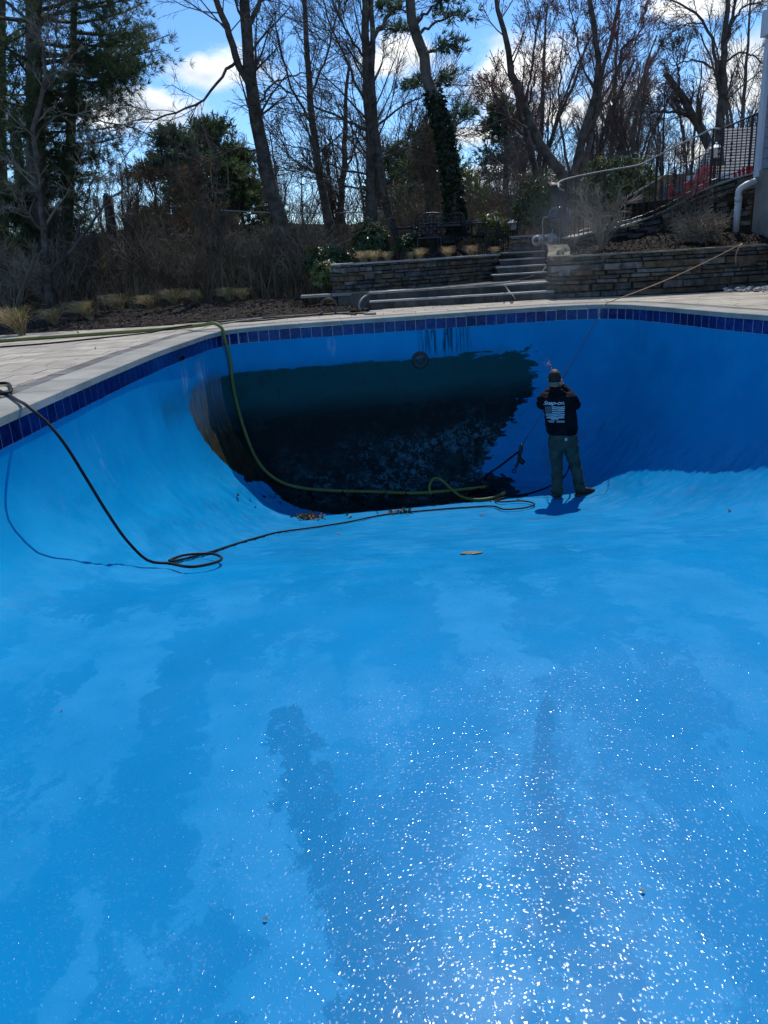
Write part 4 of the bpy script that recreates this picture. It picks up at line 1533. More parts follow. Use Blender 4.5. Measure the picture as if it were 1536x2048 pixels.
# leaning pine wrapped in ivy
P, R = limbs_from([
    ([(916, 470), (906, 390), (896, 310), (884, 245), (862, 180), (842, 95), (826, 30), (814, -60)], .21, .12),
    ([(858, 172), (880, 160, .3), (905, 150, .5)], .04, .015), ([(845, 110), (880, 95, -.3), (915, 85, -.5)], .045, .015),
    ([(838, 70), (880, 40, .3), (930, 25, .5)], .045, .015), ([(832, 50), (870, 10, -.4), (920, -20, -.6)], .045, .015),
    ([(835, 62), (805, 55, .3), (775, 60, .5)], .03, .012), ([(826, 30), (790, 15, -.3), (760, 10, -.5)], .03, .012),
    ([(860, 175), (835, 165, .4), (812, 172, .6)], .025, .01), ([(884, 240), (915, 226, .3), (945, 222, .4)], .03, .012), ([(820, 0), (860, -40, 0), (900, -60, 0)], .04, .015)], 18.6)
ivy_root, ib, _ = tree_from('leaning_pine', 'leaning pine with ivy round its lower trunk behind the patio table', 'tree', P, R,
                            [dict(count=5, lmul=.10, t0=.5, spread=.9, up=.02, length=6, rmul=.3, rmin=.008), dict(count=5, lmul=.5, rmin=.005)], M['twig'])
n = 2600
tt = rng.uniform(0, .56, n) * 13
i = tt.astype(int); f = (tt - i)[:, None]
c = P[0][i] * (1 - f) + P[0][np.minimum(i + 1, 13)] * f
a = rng.uniform(0, 6.28, n)
nn = np.stack([np.cos(a), np.sin(a), rng.normal(0, .3, n)], 1)
c = c + nn * (R[0][i] * rng.uniform(.95, 1.45, n))[:, None] - ib
V, Fc = blades(c, nrm(nn * .5 + rng.normal(0, .6, (n, 3)) - np.array([0, 0, .4])), rng.uniform(.06, .12, n), rng.uniform(.05, .1, n))
link('ivy', np_mesh('ivy', V, Fc), M['ivy'], ivy_root)


def needle_sprays(P, n_per, L, base, t0=.35, droop=0.1, per=9, wid=.012, spread=.22):
    T, m, _ = P.shape
    x = rng.uniform(t0, 1.0, (T, n_per)) ** .7 * (m - 1)
    i = np.clip(x.astype(int), 0, m - 2); f = (x - i)[..., None]
    ar = np.arange(T)[:, None]
    c = (P[ar, i] * (1 - f) + P[ar, i + 1] * f).reshape(-1, 3)
    d = nrm(P[ar, i + 1] - P[ar, i]).reshape(-1, 3)
    c = c + rng.normal(0, spread, c.shape) * np.array([1, 1, .45])
    d = nrm(d * .8 + rng.normal(0, .45, d.shape) + np.array([0, 0, .25]))
    C = np.repeat(c, per, 0); D = np.repeat(d, per, 0)
    D = nrm(D + rng.normal(0, .55, D.shape))
    k = len(C)
    return blades(C - base, D, rng.uniform(.6, 1.2, k) * L, np.full(k, wid) * rng.uniform(.7, 1.4, k))


# pine sprays on the leaning pine's top
V, Fc = needle_sprays(P[1:], 46, .17, ib, .3, per=12, wid=.02, spread=.15)
link('needles', np_mesh('needles', V, Fc), M['needle_blue'], ivy_root)

# right: red-budding maple with several stems
P, R = limbs_from([
    ([(1140, 410), (1138, 372), (1112, 332), (1072, 275), (1046, 205), (1022, 125), (1002, 45), (980, -60)], .24, .06),
    ([(1142, 400), (1148, 350), (1162, 285), (1188, 198), (1196, 105), (1184, 20), (1172, -70)], .19, .07),
    ([(1150, 372), (1176, 300), (1196, 215), (1204, 150), (1228, 60), (1246, -40)], .12, .06),
    ([(1168, 272), (1200, 220, -.3), (1228, 182, -.5), (1234, 130, -.6), (1242, 100, -.6), (1264, 74, -.6)], .075, .045),
    ([(1140, 350), (1128, 290, .3), (1118, 220, .5), (1121, 140, .6), (1128, 60, .7)], .06, .02),
    ([(1062, 255), (1030, 245, .3), (1004, 215, .5), (985, 190, .6)], .05, .02),
    ([(1048, 212), (1062, 150, -.4), (1070, 80, -.6), (1085, 10, -.8)], .05, .02),
    ([(1190, 190), (1165, 130, .4), (1150, 60, .7), (1135, 0, .9)], .05, .02),
    ([(1200, 160), (1250, 120, .4), (1290, 40, .7)], .04, .018)], 21.0, .62)
mp_root, mb_, tips = tree_from('maple_tree', 'many-stemmed maple with red buds behind the iron railing', 'tree', P, R,
                               [dict(count=12, lmul=.30, t0=.38, spread=.7, up=.12, length=6, rmul=.26, rmin=.007), dict(count=8, lmul=.5, spread=.7, up=.12, rmul=.45, rmin=.0045), dict(count=5, lmul=.5, spread=.65, n=4, up=.12, rmul=.5, rmin=.0033)], M['twig_red'])
tp = tips[-1][:, -1]
tp = np.concatenate([tp, tips[-1][:, 2]])
tp = tp[rng.random(len(tp)) < .8]
V, Fc = blades(tp - mb_, nrm(rng.normal(size=tp.shape)), np.full(len(tp), .035), np.full(len(tp), .03))
link('buds', np_mesh('buds', V, Fc), M['redbud'], mp_root)
P, R = limbs_from([
    ([(1080, 395), (1068, 330), (1056, 280), (1046, 240), (1030, 180), (1024, 130)], .14, .06), ([(1054, 275), (1024, 248), (1000, 215), (980, 160)], .06, .03), ([(1048, 245), (1062, 190), (1075, 130)], .05, .02)], 23.5)
tree_from('young_maple_tree', 'slimmer dark trunk just left of the red-budding maple', 'tree', P, R,
          [dict(count=11, lmul=.28, t0=.3, spread=.75, up=.1, length=5, rmul=.26, rmin=.008), dict(count=7, lmul=.5, up=.1, rmul=.45, rmin=.005), dict(count=5, lmul=.5, n=4, up=.1, rmul=.5, rmin=.004)], M['twig_red'])
P, R = limbs_from([
    ([(1434, 330), (1440, 260), (1445, 195), (1447, 120), (1452, 50), (1458, -40)], .22, .08),
    ([(1444, 210), (1434, 140), (1424, 80), (1400, 35), (1355, 5), (1320, -10)], .09, .025),
    ([(1436, 150), (1412, 125), (1388, 118), (1345, 132)], .05, .018), ([(1448, 130), (1470, 106), (1500, 108), (1530, 128)], .05, .02),
    ([(1450, 90), (1465, 40), (1475, -30)], .08, .05), ([(1462, 50), (1490, 12), (1525, 2)], .05, .02), ([(1410, 50), (1380, 45), (1340, 60)], .03, .015)], 26.0)
tree_from('bare_ash_tree', 'tall bare tree with arching limbs close beside the house corner', 'tree', P, R,
          [dict(count=10, lmul=.22, t0=.3, spread=.8, up=.04, length=7, rmul=.26, rmin=.008), dict(count=7, lmul=.5, up=.03, rmul=.45, rmin=.005), dict(count=5, lmul=.5, n=4, up=.05, rmul=.5, rmin=.004)], M['twig'])
P, R = limbs_from([
    ([(1430, 340), (1420, 292), (1386, 235), (1358, 182), (1328, 147)], .26, .12), ([(1392, 245), (1370, 228, .4), (1320, 222, .7), (1280, 226, 1)], .08, .03), ([(1362, 190), (1355, 140, -.3), (1350, 90, -.4)], .06, .02)], 28.0)
tree_from('broken_tree', 'thick curved trunk with a broken top beyond the railing', 'tree', P, R,
          [dict(count=14, lmul=.22, t0=.3, spread=.8, up=.12, length=6, rmul=.3, rmin=.01), dict(count=8, lmul=.5, up=.1, rmin=.007), dict(count=6, lmul=.5, n=4, up=.1, rmin=.0055)], M['twig'])

# left: great white pine, and the thin bare tree in front of it


def conifer(name, label, px, py0, py1, Y, lens, nb, mat, sprays, L, group=None, trunk=None, r=.2, wid=.016, per=9, sp=.2, one_side=None):
    b, t = at(px, py0, Y), at(px if trunk is None else trunk, py1, Y)
    P0 = resample(catmull(np.array([b, b * .6 + t * .4 + rng.normal(0, .05, 3), t]), .3), n=14)[None]
    R0 = np.linspace(r, r * .35, 14)[None]
    root = empty(name, label, 'tree', b, 0, group)
    V, Fc = tubes(P0 - b, R0, 7)
    link('trunk', np_mesh('trunk', V, Fc, True), M['bark'], root)
    ts = np.linspace(.06, .99, nb) + rng.normal(0, .01, nb)
    ts = np.clip(ts, 0, 1)
    o = np.stack([np.interp(ts, np.linspace(0, 1, 14), P0[0][:, k]) for k in range(3)], 1)
    a = rng.uniform(0, 6.28, nb)
    if one_side is not None:
        a = np.where(rng.random(nb) < .45, rng.normal(one_side, .8, nb), a)
    ln = np.interp(ts, np.linspace(0, 1, len(lens)), lens) * rng.uniform(.7, 1.15, nb)
    d = np.stack([np.cos(a), np.sin(a), rng.uniform(-.1, .25, nb)], 1)
    pts = [o]
    for k in range(1, 6):
        d = nrm(d + rng.normal(0, .08, d.shape) + np.array([0, 0, .05]))
        pts.append(pts[-1] + d * (ln / 5)[:, None])
    B = np.stack(pts, 1)
    RB = np.linspace(.04, .008, 6)[None] * (ln / ln.max() + .3)[:, None]
    C1, RC = children(B, RB, 6, .38, .3, 1, .8, .08, n=4, rmul=.5, rmin=.006)
    V1, F1 = tubes(B - b, RB, 4); V2, F2 = tubes(C1 - b, RC, 3)
    link('branches', np_mesh('branches', np.concatenate([V1, V2]), np.concatenate([F1, F2 + len(V1)])), M['twig'], root)
    V, Fc = needle_sprays(np.concatenate([resample_all(B, 4), C1]), sprays, L, b, .15, per=per, wid=wid, spread=sp)
    link('needles', np_mesh('needles', V, Fc), mat, root)
    return root


def resample_all(B, n):
    return np.stack([resample(q, n=n) for q in B])


conifer('white_pine', 'huge dark white pine filling the upper left corner', 78, 560, -330, 19.5, [.2, .3, .9, 2.0, 2.7, 3.3, 3.2, 2.6, 1.8], 76, M['needle'], 11, .19, trunk=60, r=.27, wid=.011, per=20, sp=.2, one_side=0.0)
conifer('white_pine', 'second dark pine at the left edge behind the huge pine', 4, 560, -250, 23.0, [1.2, 1.6, 1.8, 2.2, 2.4, 2.2, 1.5], 44, M['needle'], 9, .19, r=.24, wid=.02, per=11, sp=.22)
conifer('white_pine', 'slender pine trunk just right of the huge pine', 126, 560, -60, 20.5, [.1, .2, .7, 1.1, 1.5, 1.9, 1.6, 1.0], 30, M['needle'], 9, .18, trunk=150, r=.17, wid=.016, per=11, sp=.2, one_side=0.2)
P, R = limbs_from([
    ([(100, 612), (92, 520), (84, 420), (74, 330), (70, 250), (84, 185), (90, 110), (66, 50), (20, 10), (-30, -30)], .105, .03),
    ([(104, 545), (150, 490), (196, 430), (212, 400), (250, 375)], .055, .018), ([(150, 490), (160, 440), (180, 380), (200, 300), (205, 270)], .03, .012),
    ([(84, 190), (110, 130), (112, 60), (116, 0)], .035, .015), ([(72, 280), (100, 240), (150, 230), (210, 240), (260, 255), (310, 275)], .03, .01),
    ([(88, 470), (60, 430), (30, 400), (0, 380)], .03, .012), ([(94, 560), (60, 545), (20, 540)], .03, .012)], 16.9)
tree_from('black_cherry_tree', 'thin crooked bare tree in front of the pines with pale sunlit twigs', 'tree', P, R,
          [dict(count=11, lmul=.22, t0=.2, spread=.9, up=.04, length=4, rmul=.4, rmin=.007), dict(count=6, lmul=.55, up=.03, rmin=.0045), dict(count=4, lmul=.5, n=4, up=.05, rmin=.0035)], M['twig_pale'])
# evergreens in the middle distance
conifer('spruce_tree', 'mid-distance evergreen with pointed tops left of the big oak', 352, 560, 262, 30, [2.4, 2.3, 2.0, 1.7, 1.3, .9, .3], 50, M['needle_blue'], 7, .26, r=.2, wid=.034, per=9, sp=.22)
conifer('spruce_tree', 'broad evergreen directly behind the big oak trunk', 425, 560, 245, 32, [2.6, 2.5, 2.2, 1.9, 1.5, 1.0, .3], 56, M['needle'], 7, .26, r=.22, wid=.036, per=9, sp=.25)
conifer('spruce_tree', 'dull green evergreen right behind the big oak trunk', 470, 560, 300, 33, [2.6, 2.3, 2.0, 1.4, .8, .3], 40, M['needle'], 7, .26, r=.2, wid=.036, per=9, sp=.25)
conifer('spruce_tree', 'distant dark evergreen seen just left of the maple stems', 1012, 540, 205, 44, [3.0, 2.7, 2.3, 1.8, 1.3, .5], 50, M['needle_blue'], 6, .34, r=.24, wid=.05, per=8, sp=.3)
conifer('spruce_tree', 'olive evergreen behind the leaning ivy pine', 868, 540, 262, 30, [2.2, 2.0, 1.7, 1.4, .9, .3], 44, M['needle'], 7, .26, r=.2, wid=.036, per=8, sp=.25)
conifer('spruce_tree', 'low evergreen seen between the twin stems and the leaning pine', 806, 540, 300, 36, [2.0, 1.9, 1.6, 1.2, .5], 36, M['needle'], 6, .3, r=.2, wid=.04, per=8, sp=.28)

# the wood beyond: bare trees repeated


def wild_tree(h, seedlevels, mat):
    m = 3
    P = np.zeros((m, 14, 3)); R = np.zeros((m, 14))
    for k in range(m):
        z = np.linspace(0 if k == 0 else h * .18, h * (1 if k == 0 else .85), 14)
        ang = rng.uniform(0, 6.28)
        lean = np.linspace(0, 1, 14) ** 1.3 * (0.06 if k == 0 else .24) * h
        P[k] = np.stack([np.cos(ang) * lean + np.cumsum(rng.normal(0, .012, 14)) * h * .3, np.sin(ang) * lean + np.cumsum(rng.normal(0, .012, 14)) * h * .3, z], 1)
        R[k] = np.linspace(.016 if k == 0 else .009, .004, 14) * h
    return P, R


ORD = ['first', 'second', 'third', 'fourth', 'fifth', 'sixth', 'seventh', 'eighth', 'ninth', 'tenth', 'eleventh', 'twelfth', 'thirteenth', 'fourteenth', 'fifteenth', 'sixteenth', 'seventeenth', 'eighteenth', 'nineteenth', 'twentieth']


def wood(kind, label, h, mat, n, spots, rmin):
    spots = sorted([q for q in spots if abs(q[0] / q[1]) < .53], key=lambda q: q[0] / q[1])
    P, R = wild_tree(h, None, mat)
    first = None
    root, base, _ = tree_from(kind, label, 'tree', P, R, [dict(count=18, lmul=.36, t0=.18, spread=.6, up=.12, rmul=.32, rmin=rmin), dict(count=8, lmul=.5, spread=.6, up=.1, rmul=.45, rmin=rmin * .6), dict(count=5, lmul=.5, spread=.6, up=.1, n=4, rmul=.5, rmin=rmin * .42)], mat, group=label + 's', flare=False)
    for i, (x, y, s) in enumerate(spots):
        if i == 0:
            r = root
        else:
            r = root.copy(); COL.objects.link(r)
            for c in root.children:
                d = c.copy(); COL.objects.link(d); d.parent = r
        r['label'] = '%s, %s from the left of its kind' % (label, ORD[i])
        r.location = (x, y, float(ground_h(x, y)))
        r.scale = (s, s, s * float(rng.uniform(.9, 1.15)))
        r.rotation_euler = (0, 0, float(rng.uniform(0, 6.28)))


def wood_spots(n, x0, x1, y0, y1):
    return [(float(rng.uniform(x0, x1)) * yy / 30, yy, float(rng.uniform(.75, 1.2))) for yy in rng.uniform(y0, y1, n)]


wood('woodland_tree', 'grey bare tree in the far wood', 7.5, M['far_twig'], 0, wood_spots(18, -17, 19, 32, 58), .010)
wood('woodland_tree', 'reddish brown bare tree in the far wood', 6.3, M['twig_red'], 0, wood_spots(16, -1, 14, 30, 52), .009)
wood('woodland_sapling', 'thin bare sapling at the edge of the wood', 3.4, M['brush'], 0, wood_spots(14, -16, 5, 21, 29), .006)
wood('understorey_sapling', 'slender bare stem in the brush behind the bed', 3.0, M['twig'], 0, [(float(rng.uniform(-9.5, -1.2)), float(rng.uniform(17.6, 21)), float(rng.uniform(.42, .78))) for _ in range(13)], .006)
wood('woodland_sapling', 'bushy bare sapling beyond the high patio', 4.6, M['far_twig'], 0, wood_spots(8, 8, 20, 26, 34), .007)

# tangled undergrowth: one mass nobody could count


def brush_mass(name, n, xy, h0, h1, mat, r=.007, subs=4):
    X, Y = xy(n)
    Z = ground_h(X, Y)
    hgt = rng.uniform(h0, h1, n)
    a = rng.uniform(0, 6.28, n)
    ln = rng.uniform(.1, .7, n) * hgt
    t = np.linspace(0, 1, 5)
    P = np.stack([X[:, None] + np.cos(a)[:, None] * ln[:, None] * t ** 1.6, Y[:, None] + np.sin(a)[:, None] * ln[:, None] * t ** 1.6, Z[:, None] + hgt[:, None] * np.sin(t * 1.45)[None] ], 2)
    P[:, 1:] += rng.normal(0, .05, P[:, 1:].shape)
    R = np.linspace(1, .45, 5)[None] * (r * rng.uniform(.6, 1.6, n))[:, None]
    V1, F1 = tubes(P, R, 3)
    C, RC = children(P, R, subs, .45, .15, 1, .9, .03, n=4, rmul=.7, rmin=.0035)
    V2, F2 = tubes(C, RC, 3)
    D, RD = children(C, RC, 2, .5, .2, 1, .9, .0, n=3, rmul=.7, rmin=.003)
    V3, F3 = tubes(D, RD, 3)
    o = link(name, np_mesh(name, np.concatenate([V1, V2, V3]), np.concatenate([F1, F2 + len(V1), F3 + len(V1) + len(V2)])), mat)
    return tag(o, kind='stuff')


def bx_xy(x0, x1, y0, y1):
    def f(n):
        y = rng.uniform(y0, y1, n)
        return rng.uniform(x0, x1, n) * (y / ((y0 + y1) / 2)), y
    return f


brush_mass('undergrowth', 1500, bx_xy(-11.5, -0.9, 17.2, 20.8), .5, 1.6, M['brush'], .009)
brush_mass('undergrowth', 1700, bx_xy(-15, 2.0, 20.5, 28), .7, 1.7, M['brush'], .011)
brush_mass('undergrowth', 2300, bx_xy(-22, 24, 31, 46), 1.6, 4.4, M['far_twig'], .012)
brush_mass('undergrowth', 700, bx_xy(0.5, 6, 20.2, 26), .6, 1.8, M['brush'])
# leaf-strewn rise at the back of the wood
rz = [(x, 48 + 6 * math.sin(x * .1)) for x in np.linspace(-60, 60, 60)]
V, Fc = [], []
for j, (dy, z) in enumerate(((0, -1), (2, .7), (5, 1.7), (9, 2.5), (15, 2.9), (30, 2.7))):
    for i, (x, y) in enumerate(rz):
        V.append((x * (1 + dy / 60), y + dy, float(ground_h(x, y)) + z * (1 + .25 * math.sin(x * .23 + j)) ))
for j in range(5):
    for i in range(59):
        a = j * 60 + i
        Fc.append((a, a + 1, a + 61, a + 60))
me = bpy.data.meshes.new('wooded_hill'); me.from_pydata(V, [], Fc)
tag(link('wooded_hill', me, M['soil']), kind='structure')

# evergreen shrubs


def leaf_shrub(name, label, c, rad, n, mat, leaf=(.09, .14), lw=.032, cat='shrub', stems=14, whorl=7, hollow=.45):
    root = empty(name, label, cat, c)
    u = nrm(rng.normal(size=(n, 3)))
    u[:, 2] = np.abs(u[:, 2]) * 1.0 - .15 * rng.random(n)
    rr = rng.uniform(hollow, 1, n)[:, None] ** .6
    ctr = u * rr * np.array(rad) * (1 + .22 * np.sin(u[:, :1] * 5 + 1) * np.cos(u[:, 1:2] * 4 + 2))
    ctr[:, 2] = np.maximum(ctr[:, 2] + rad[2] * .45, .04)
    ax = nrm(u + np.array([0, 0, .6]) + rng.normal(0, .2, u.shape))
    C = np.repeat(ctr, whorl, 0); A = np.repeat(ax, whorl, 0)
    D = nrm(rand_perp(A) + A * rng.uniform(-.25, .55, (len(A), 1)))
    m = len(C)
    Ln, Wd = rng.uniform(*leaf, m), rng.uniform(.8, 1.2, m) * lw
    s = nrm(np.cross(D, A))
    dn = -A * (Ln * .12)[:, None]
    V = np.stack([C, C + D * (Ln * .5)[:, None] + s * Wd[:, None] / 2, C + D * Ln[:, None] + dn, C + D * (Ln * .5)[:, None] - s * Wd[:, None] / 2], 1).reshape(-1, 3)
    link('leaves', np_mesh('leaves', V, np.arange(m * 4).reshape(-1, 4)), mat, root)
    e = ctr[rng.integers(n, size=stems)]
    t = np.linspace(0, 1, 5)[None, :, None]
    Ps = np.array([0, 0, 0.]) + e[:, None, :] * t + rng.normal(0, .02, (stems, 5, 3))
    Ps[:, 0] = rng.normal(0, .05, (stems, 3)) * (1, 1, 0) - (0, 0, .03)
    V, Fc = tubes(Ps, np.linspace(.014, .006, 5)[None] * np.ones((stems, 1)), 4)
    link('stems', np_mesh('stems', V, Fc), M['twig'], root)
    return root


def gz(px, py, Y):
    return at(px, py, Y)


leaf_shrub('rhododendron', 'dark rhododendron behind the left wall, tallest beside the patio table', (0.05, 17.4, .7), (.42, .4, .62), 330, M['rhodo'])
leaf_shrub('rhododendron', 'low rhododendron spilling behind the left end of the stone wall', (-0.85, 16.9, .45), (.6, .4, .5), 300, M['rhodo'])
leaf_shrub('rhododendron', 'small yellow-green bush at the outer end of the stone wall', tuple(at(655, 585, 15.4)), (.27, .25, .42), 150, M['laurel'], (.07, .12))
leaf_shrub('rhododendron', 'low glossy bush under the small patio chair', tuple(at(822, 507, 17.4)), (.35, .25, .3), 150, M['rhodo'])
leaf_shrub('rhododendron', 'bright-leaved bush behind the iron fence', tuple(at(985, 500, 20.2)), (.5, .4, .62), 330, M['laurel'], (.07, .11))
leaf_shrub('rhododendron', 'large glossy rhododendron above the kettle grill', tuple(at(1085, 480, 18.4)), (.75, .5, .95), 560, M['rhodo'], (.10, .16), .036)
leaf_shrub('rhododendron', 'big rounded rhododendron behind the bare shrub and railing', tuple(at(1235, 425, 18.6)), (.95, .6, .85), 620, M['laurel'], (.10, .15), .036)


def bare_shrub(name, label, c, h, w, n, mat, r=.009, subs=(6, 4), up=.05):
    root = empty(name, label, 'shrub', c)
    a = rng.uniform(0, 6.28, n)
    e = np.stack([np.cos(a) * w * rng.uniform(.2, 1, n), np.sin(a) * w * .7 * rng.uniform(.2, 1, n), h * rng.uniform(.55, 1.05, n)], 1)
    t = np.linspace(0, 1, 7)[None, :, None]
    P = e[:, None] * np.concatenate([t, t, t ** .75], 2) + np.concatenate([np.zeros((n, 1, 3)), rng.normal(0, .035, (n, 6, 3))], 1)
    R = np.linspace(1, .4, 7)[None] * (r * rng.uniform(.7, 1.6, n))[:, None]
    V1, F1 = tubes(P, R, 5)
    C, RC = children(P, R, subs[0], .42, .25, 1, .85, up, n=4, rmul=.6, rmin=.0035)
    V2, F2 = tubes(C, RC, 3)
    D, RD = children(C, RC, subs[1], .5, .2, 1, .85, up, n=4, rmul=.6, rmin=.0028)
    V3, F3 = tubes(D, RD, 3)
    link('stems', np_mesh('stems', V1, F1, True), mat, root)
    link('twigs', np_mesh('twigs', np.concatenate([V2, V3]), np.concatenate([F2, F3 + len(V2)])), mat, root)
    return root


c = at(1205, 492, 14.6); c[2] = bed_h(c[0], c[1])[0] - .02
bare_shrub('bare_shrub', 'spreading leafless shrub in the raised bed at the railing', c, 1.05, .85, 22, M['twig_pale'], .012)
c = at(1372, 462, 15.2); c[2] = bed_h(c[0], c[1])[0] - .02
bare_shrub('bare_shrub', 'taller leafless shrub against the dark stair wall', c, 1.15, .6, 14, M['twig'], .010)
c = at(1405, 478, 14.3); c[2] = bed_h(c[0], c[1])[0] - .02
bare_shrub('dry_shrub', 'low tawny twiggy shrub near the drain pipe', c, .42, .55, 60, M['twig_pale'], .004, (7, 4), .0)
for (px, py, Y, h, w, lab) in ((120, 628, 17.2, 1.3, .9, 'twiggy bare bush at the foot of the thin crooked tree'), (330, 600, 17.3, 2.0, 1.0, 'leafless bush with dark stems behind the grass clumps'),
                               (420, 590, 17.6, 1.6, .8, 'small leafless bush left of the oak foot'), (30, 640, 16.2, 1.5, 1.2, 'pale tangled bush at the far left of the bed'), (520, 590, 18.0, 1.4, .9, 'low leafless bush right of the last grass clump')):
    c = at(px, py, Y); c[2] = float(ground_h(c[0], c[1]))
    bare_shrub('bare_bush', lab, c, h, w, 16, M['twig_pale'] if px < 200 else M['brush'], .011, (7, 5))

# ornamental grass clumps


def grass_mesh(n, h, lean, w, spread):
    a = rng.uniform(0, 6.28, n)
    out = rng.uniform(.15, 1, n) * spread
    ht = h * rng.uniform(.5, 1.1, n)
    t = np.linspace(0, 1, 5)
    dx, dy = np.cos(a) * out + lean * h * rng.uniform(.4, 1.3, n), np.sin(a) * out
    b = np.stack([np.cos(a), np.sin(a)], 1) * (.05 * rng.random(n))[:, None]
    X = b[:, :1] + dx[:, None] * t ** 1.3
    Yy = b[:, 1:] + dy[:, None] * t ** 1.3
    Z = ht[:, None] * np.sin(t * rng.uniform(1.5, 2.5, n)[:, None])
    P = np.stack([X, Yy, Z], 2)
    s = nrm(np.stack([-np.sin(a), np.cos(a), np.zeros(n)], 1) + rng.normal(0, .4, (n, 3)))
    wd = (np.array([1, 1, .8, .5, .12])[None] * w * rng.uniform(.6, 1.3, n)[:, None])[..., None]
    V = np.stack([P - s[:, None] * wd / 2, P + s[:, None] * wd / 2], 2).reshape(-1, 3)
    i = np.arange(n)[:, None] * 10 + np.arange(4)[None] * 2
    Fc = np.stack([i, i + 1, i + 3, i + 2], -1).reshape(-1, 4)
    return np_mesh('blades', V, Fc)


GM = [(grass_mesh(360, .33, -.85, .0075, .40), grass_mesh(110, .36, -.2, .007, .34)) for _ in range(3)]
for a, b_ in GM:
    a.materials.append(M['straw']); b_.materials.append(M['straw_green'])
SPOTS = [(42, 660, 1.0), (112, 647, .85), (180, 638, .95), (243, 628, 1.05), (305, 620, .75), (352, 614, 1.1), (398, 608, .95), (462, 600, .75), (488, 598, .8)]
GL = ['blown tan grass clump nearest the left edge of the bed', 'tan grass clump below the crooked tree', 'tan grass clump third along the mulch bed', 'large blown grass clump in the middle of the bed',
      'smallest tan grass clump between two large ones', 'broad shaggy grass clump sixth along the bed', 'tan grass clump touching the broad shaggy one', 'dull grass clump second from the far end of the bed', 'last grass clump at the far end of the mulch bed']
for i, (px, py, s) in enumerate(SPOTS):
    c = onz(px, py, .08)
    c[1] = min(c[1], 16.4)
    c = at(px, py, c[1]); c[2] = float(mulch_h(c[0], c[1])) - .01
    s *= float(rng.uniform(.85, 1.15))
    g = empty('grass_clump', GL[i], 'grass clump', c, float(rng.uniform(-.9, .9)), 'ornamental grass clumps along the mulch bed')
    g.scale = (s * .92, s * .92, s * 1.05)
    link('dry_blades', GM[i % 3][0], None, g); link('green_blades', GM[i % 3][1], None, g)
TM = grass_mesh(240, .2, -.1, .006, .2); TM.materials.append(M['straw'])
for i, (px, Y, s, lab) in enumerate(((727, 15.2, 1.0, 'wide straw tuft at the left end of the wall top'), (748, 15.25, 1.0, 'straw tuft joined to the wide one on the wall'), (776, 15.35, .85, 'neat straw tuft in front of the rhododendron'), (822, 15.7, .7, 'small straw tuft below the small patio chair'), (838, 15.8, 1.0, 'straw tuft below the big chair back'),
                                     (896, 16.2, 1.0, 'straw tuft in front of the table leg'), (942, 16.6, 1.0, 'straw tuft below the right patio chair'), (989, 16.9, .75, 'last straw tuft beside the top step'))):
    c = at(px, 520, Y); c[2] = .755
    g = empty('straw_tuft', lab, 'grass clump', c, float(rng.uniform(0, 6)), 'straw tufts on top of the stone wall')
    g.scale = (s,) * 3
    link('blades', TM, None, g)

# ------------------------------------------------------------------ things around the terrace
M['iron'] = speckled('black_iron', (0.012, 0.012, 0.013), (0.03, 0.03, 0.032), 12, .45, .4, .1, .001, 200)
M['rail'] = speckled('sunlit_grey_handrail', (0.20, 0.20, 0.19), (0.34, 0.34, 0.33), 8, .5, .4, 0)  # pale grey puts the sunlit top of the rail into its colour
M['castmetal'] = speckled('dark_cast_aluminium', (0.010, 0.010, 0.012), (0.026, 0.026, 0.03), 12, .4, .45, .1, .001, 200)
M['red'] = speckled('red_plastic_lumber', (0.36, 0.018, 0.022), (0.48, 0.03, 0.034), 6, .5, .4, 0)
M['lampwhite'] = speckled('lamp_glass', (0.5, 0.5, 0.47), (0.62, 0.62, 0.6), 6, .3, .4, 0)
M['tank'] = speckled('scuffed_white_tank', (0.36, 0.36, 0.35), (0.55, 0.55, 0.53), 9, .45, .4, 0)
M['grill'] = speckled('blue_black_enamel', (0.008, 0.014, 0.03), (0.02, 0.03, 0.055), 6, .2, .5, 0)
M['steel'] = speckled('dull_steel', (0.22, 0.22, 0.22), (0.32, 0.32, 0.32), 8, .4, .5, 0)
M['green_plastic'] = speckled('dark_green_plastic', (0.008, 0.03, 0.02), (0.014, 0.045, 0.03), 8, .5, .4, 0)
M['pink'] = speckled('pale_red_plastic', (0.55, 0.2, 0.18), (0.62, 0.28, 0.25), 8, .5, .4, 0)


def railing(name, label, hp, bottom, spacing, rail_mat, rail_r=.022, post_every=None, lower=None, volute=False, rosette=0):
    h = catmull(np.array([at(*p) for p in hp]), .04)
    base = Vector(h[len(h) // 2])
    root = empty(name, label, 'railing', base)
    bb = np.array(base)
    MB().tube(h - bb, rail_r, 8).build('handrail', rail_mat, root, True)
    bars = resample(h, spacing)
    bot = []
    for i, p in enumerate(bars):
        zb = bottom(p)
        bot.append((p[0], p[1], zb))
        thick = post_every and i % post_every == 0
        w = .034 if thick else .015
        m = MB()
        m.box((0, 0, (p[2] + zb) / 2 - p[2]), (w, w, p[2] - zb))
        if rosette and i % rosette == 2:
            for q in (.35, .45, .55, .65):
                m.lathe((0, 0, (zb - p[2]) * q), [(.008, -.03), (.03, 0), (.008, .03)], 6)
        o = m.build('post' if thick else 'baluster', M['iron'], root)
        o.location = p - bb
    if lower:
        MB().tube(np.array(bot) + (0, 0, lower) - bb, .009, 5).build('bottom_rail', M['iron'], root)
    return root


def curb_z(p):
    i = np.argmin(np.hypot(upc[:, 0] - p[0], upc[:, 1] - p[1]))
    return float(upc[i, 2])


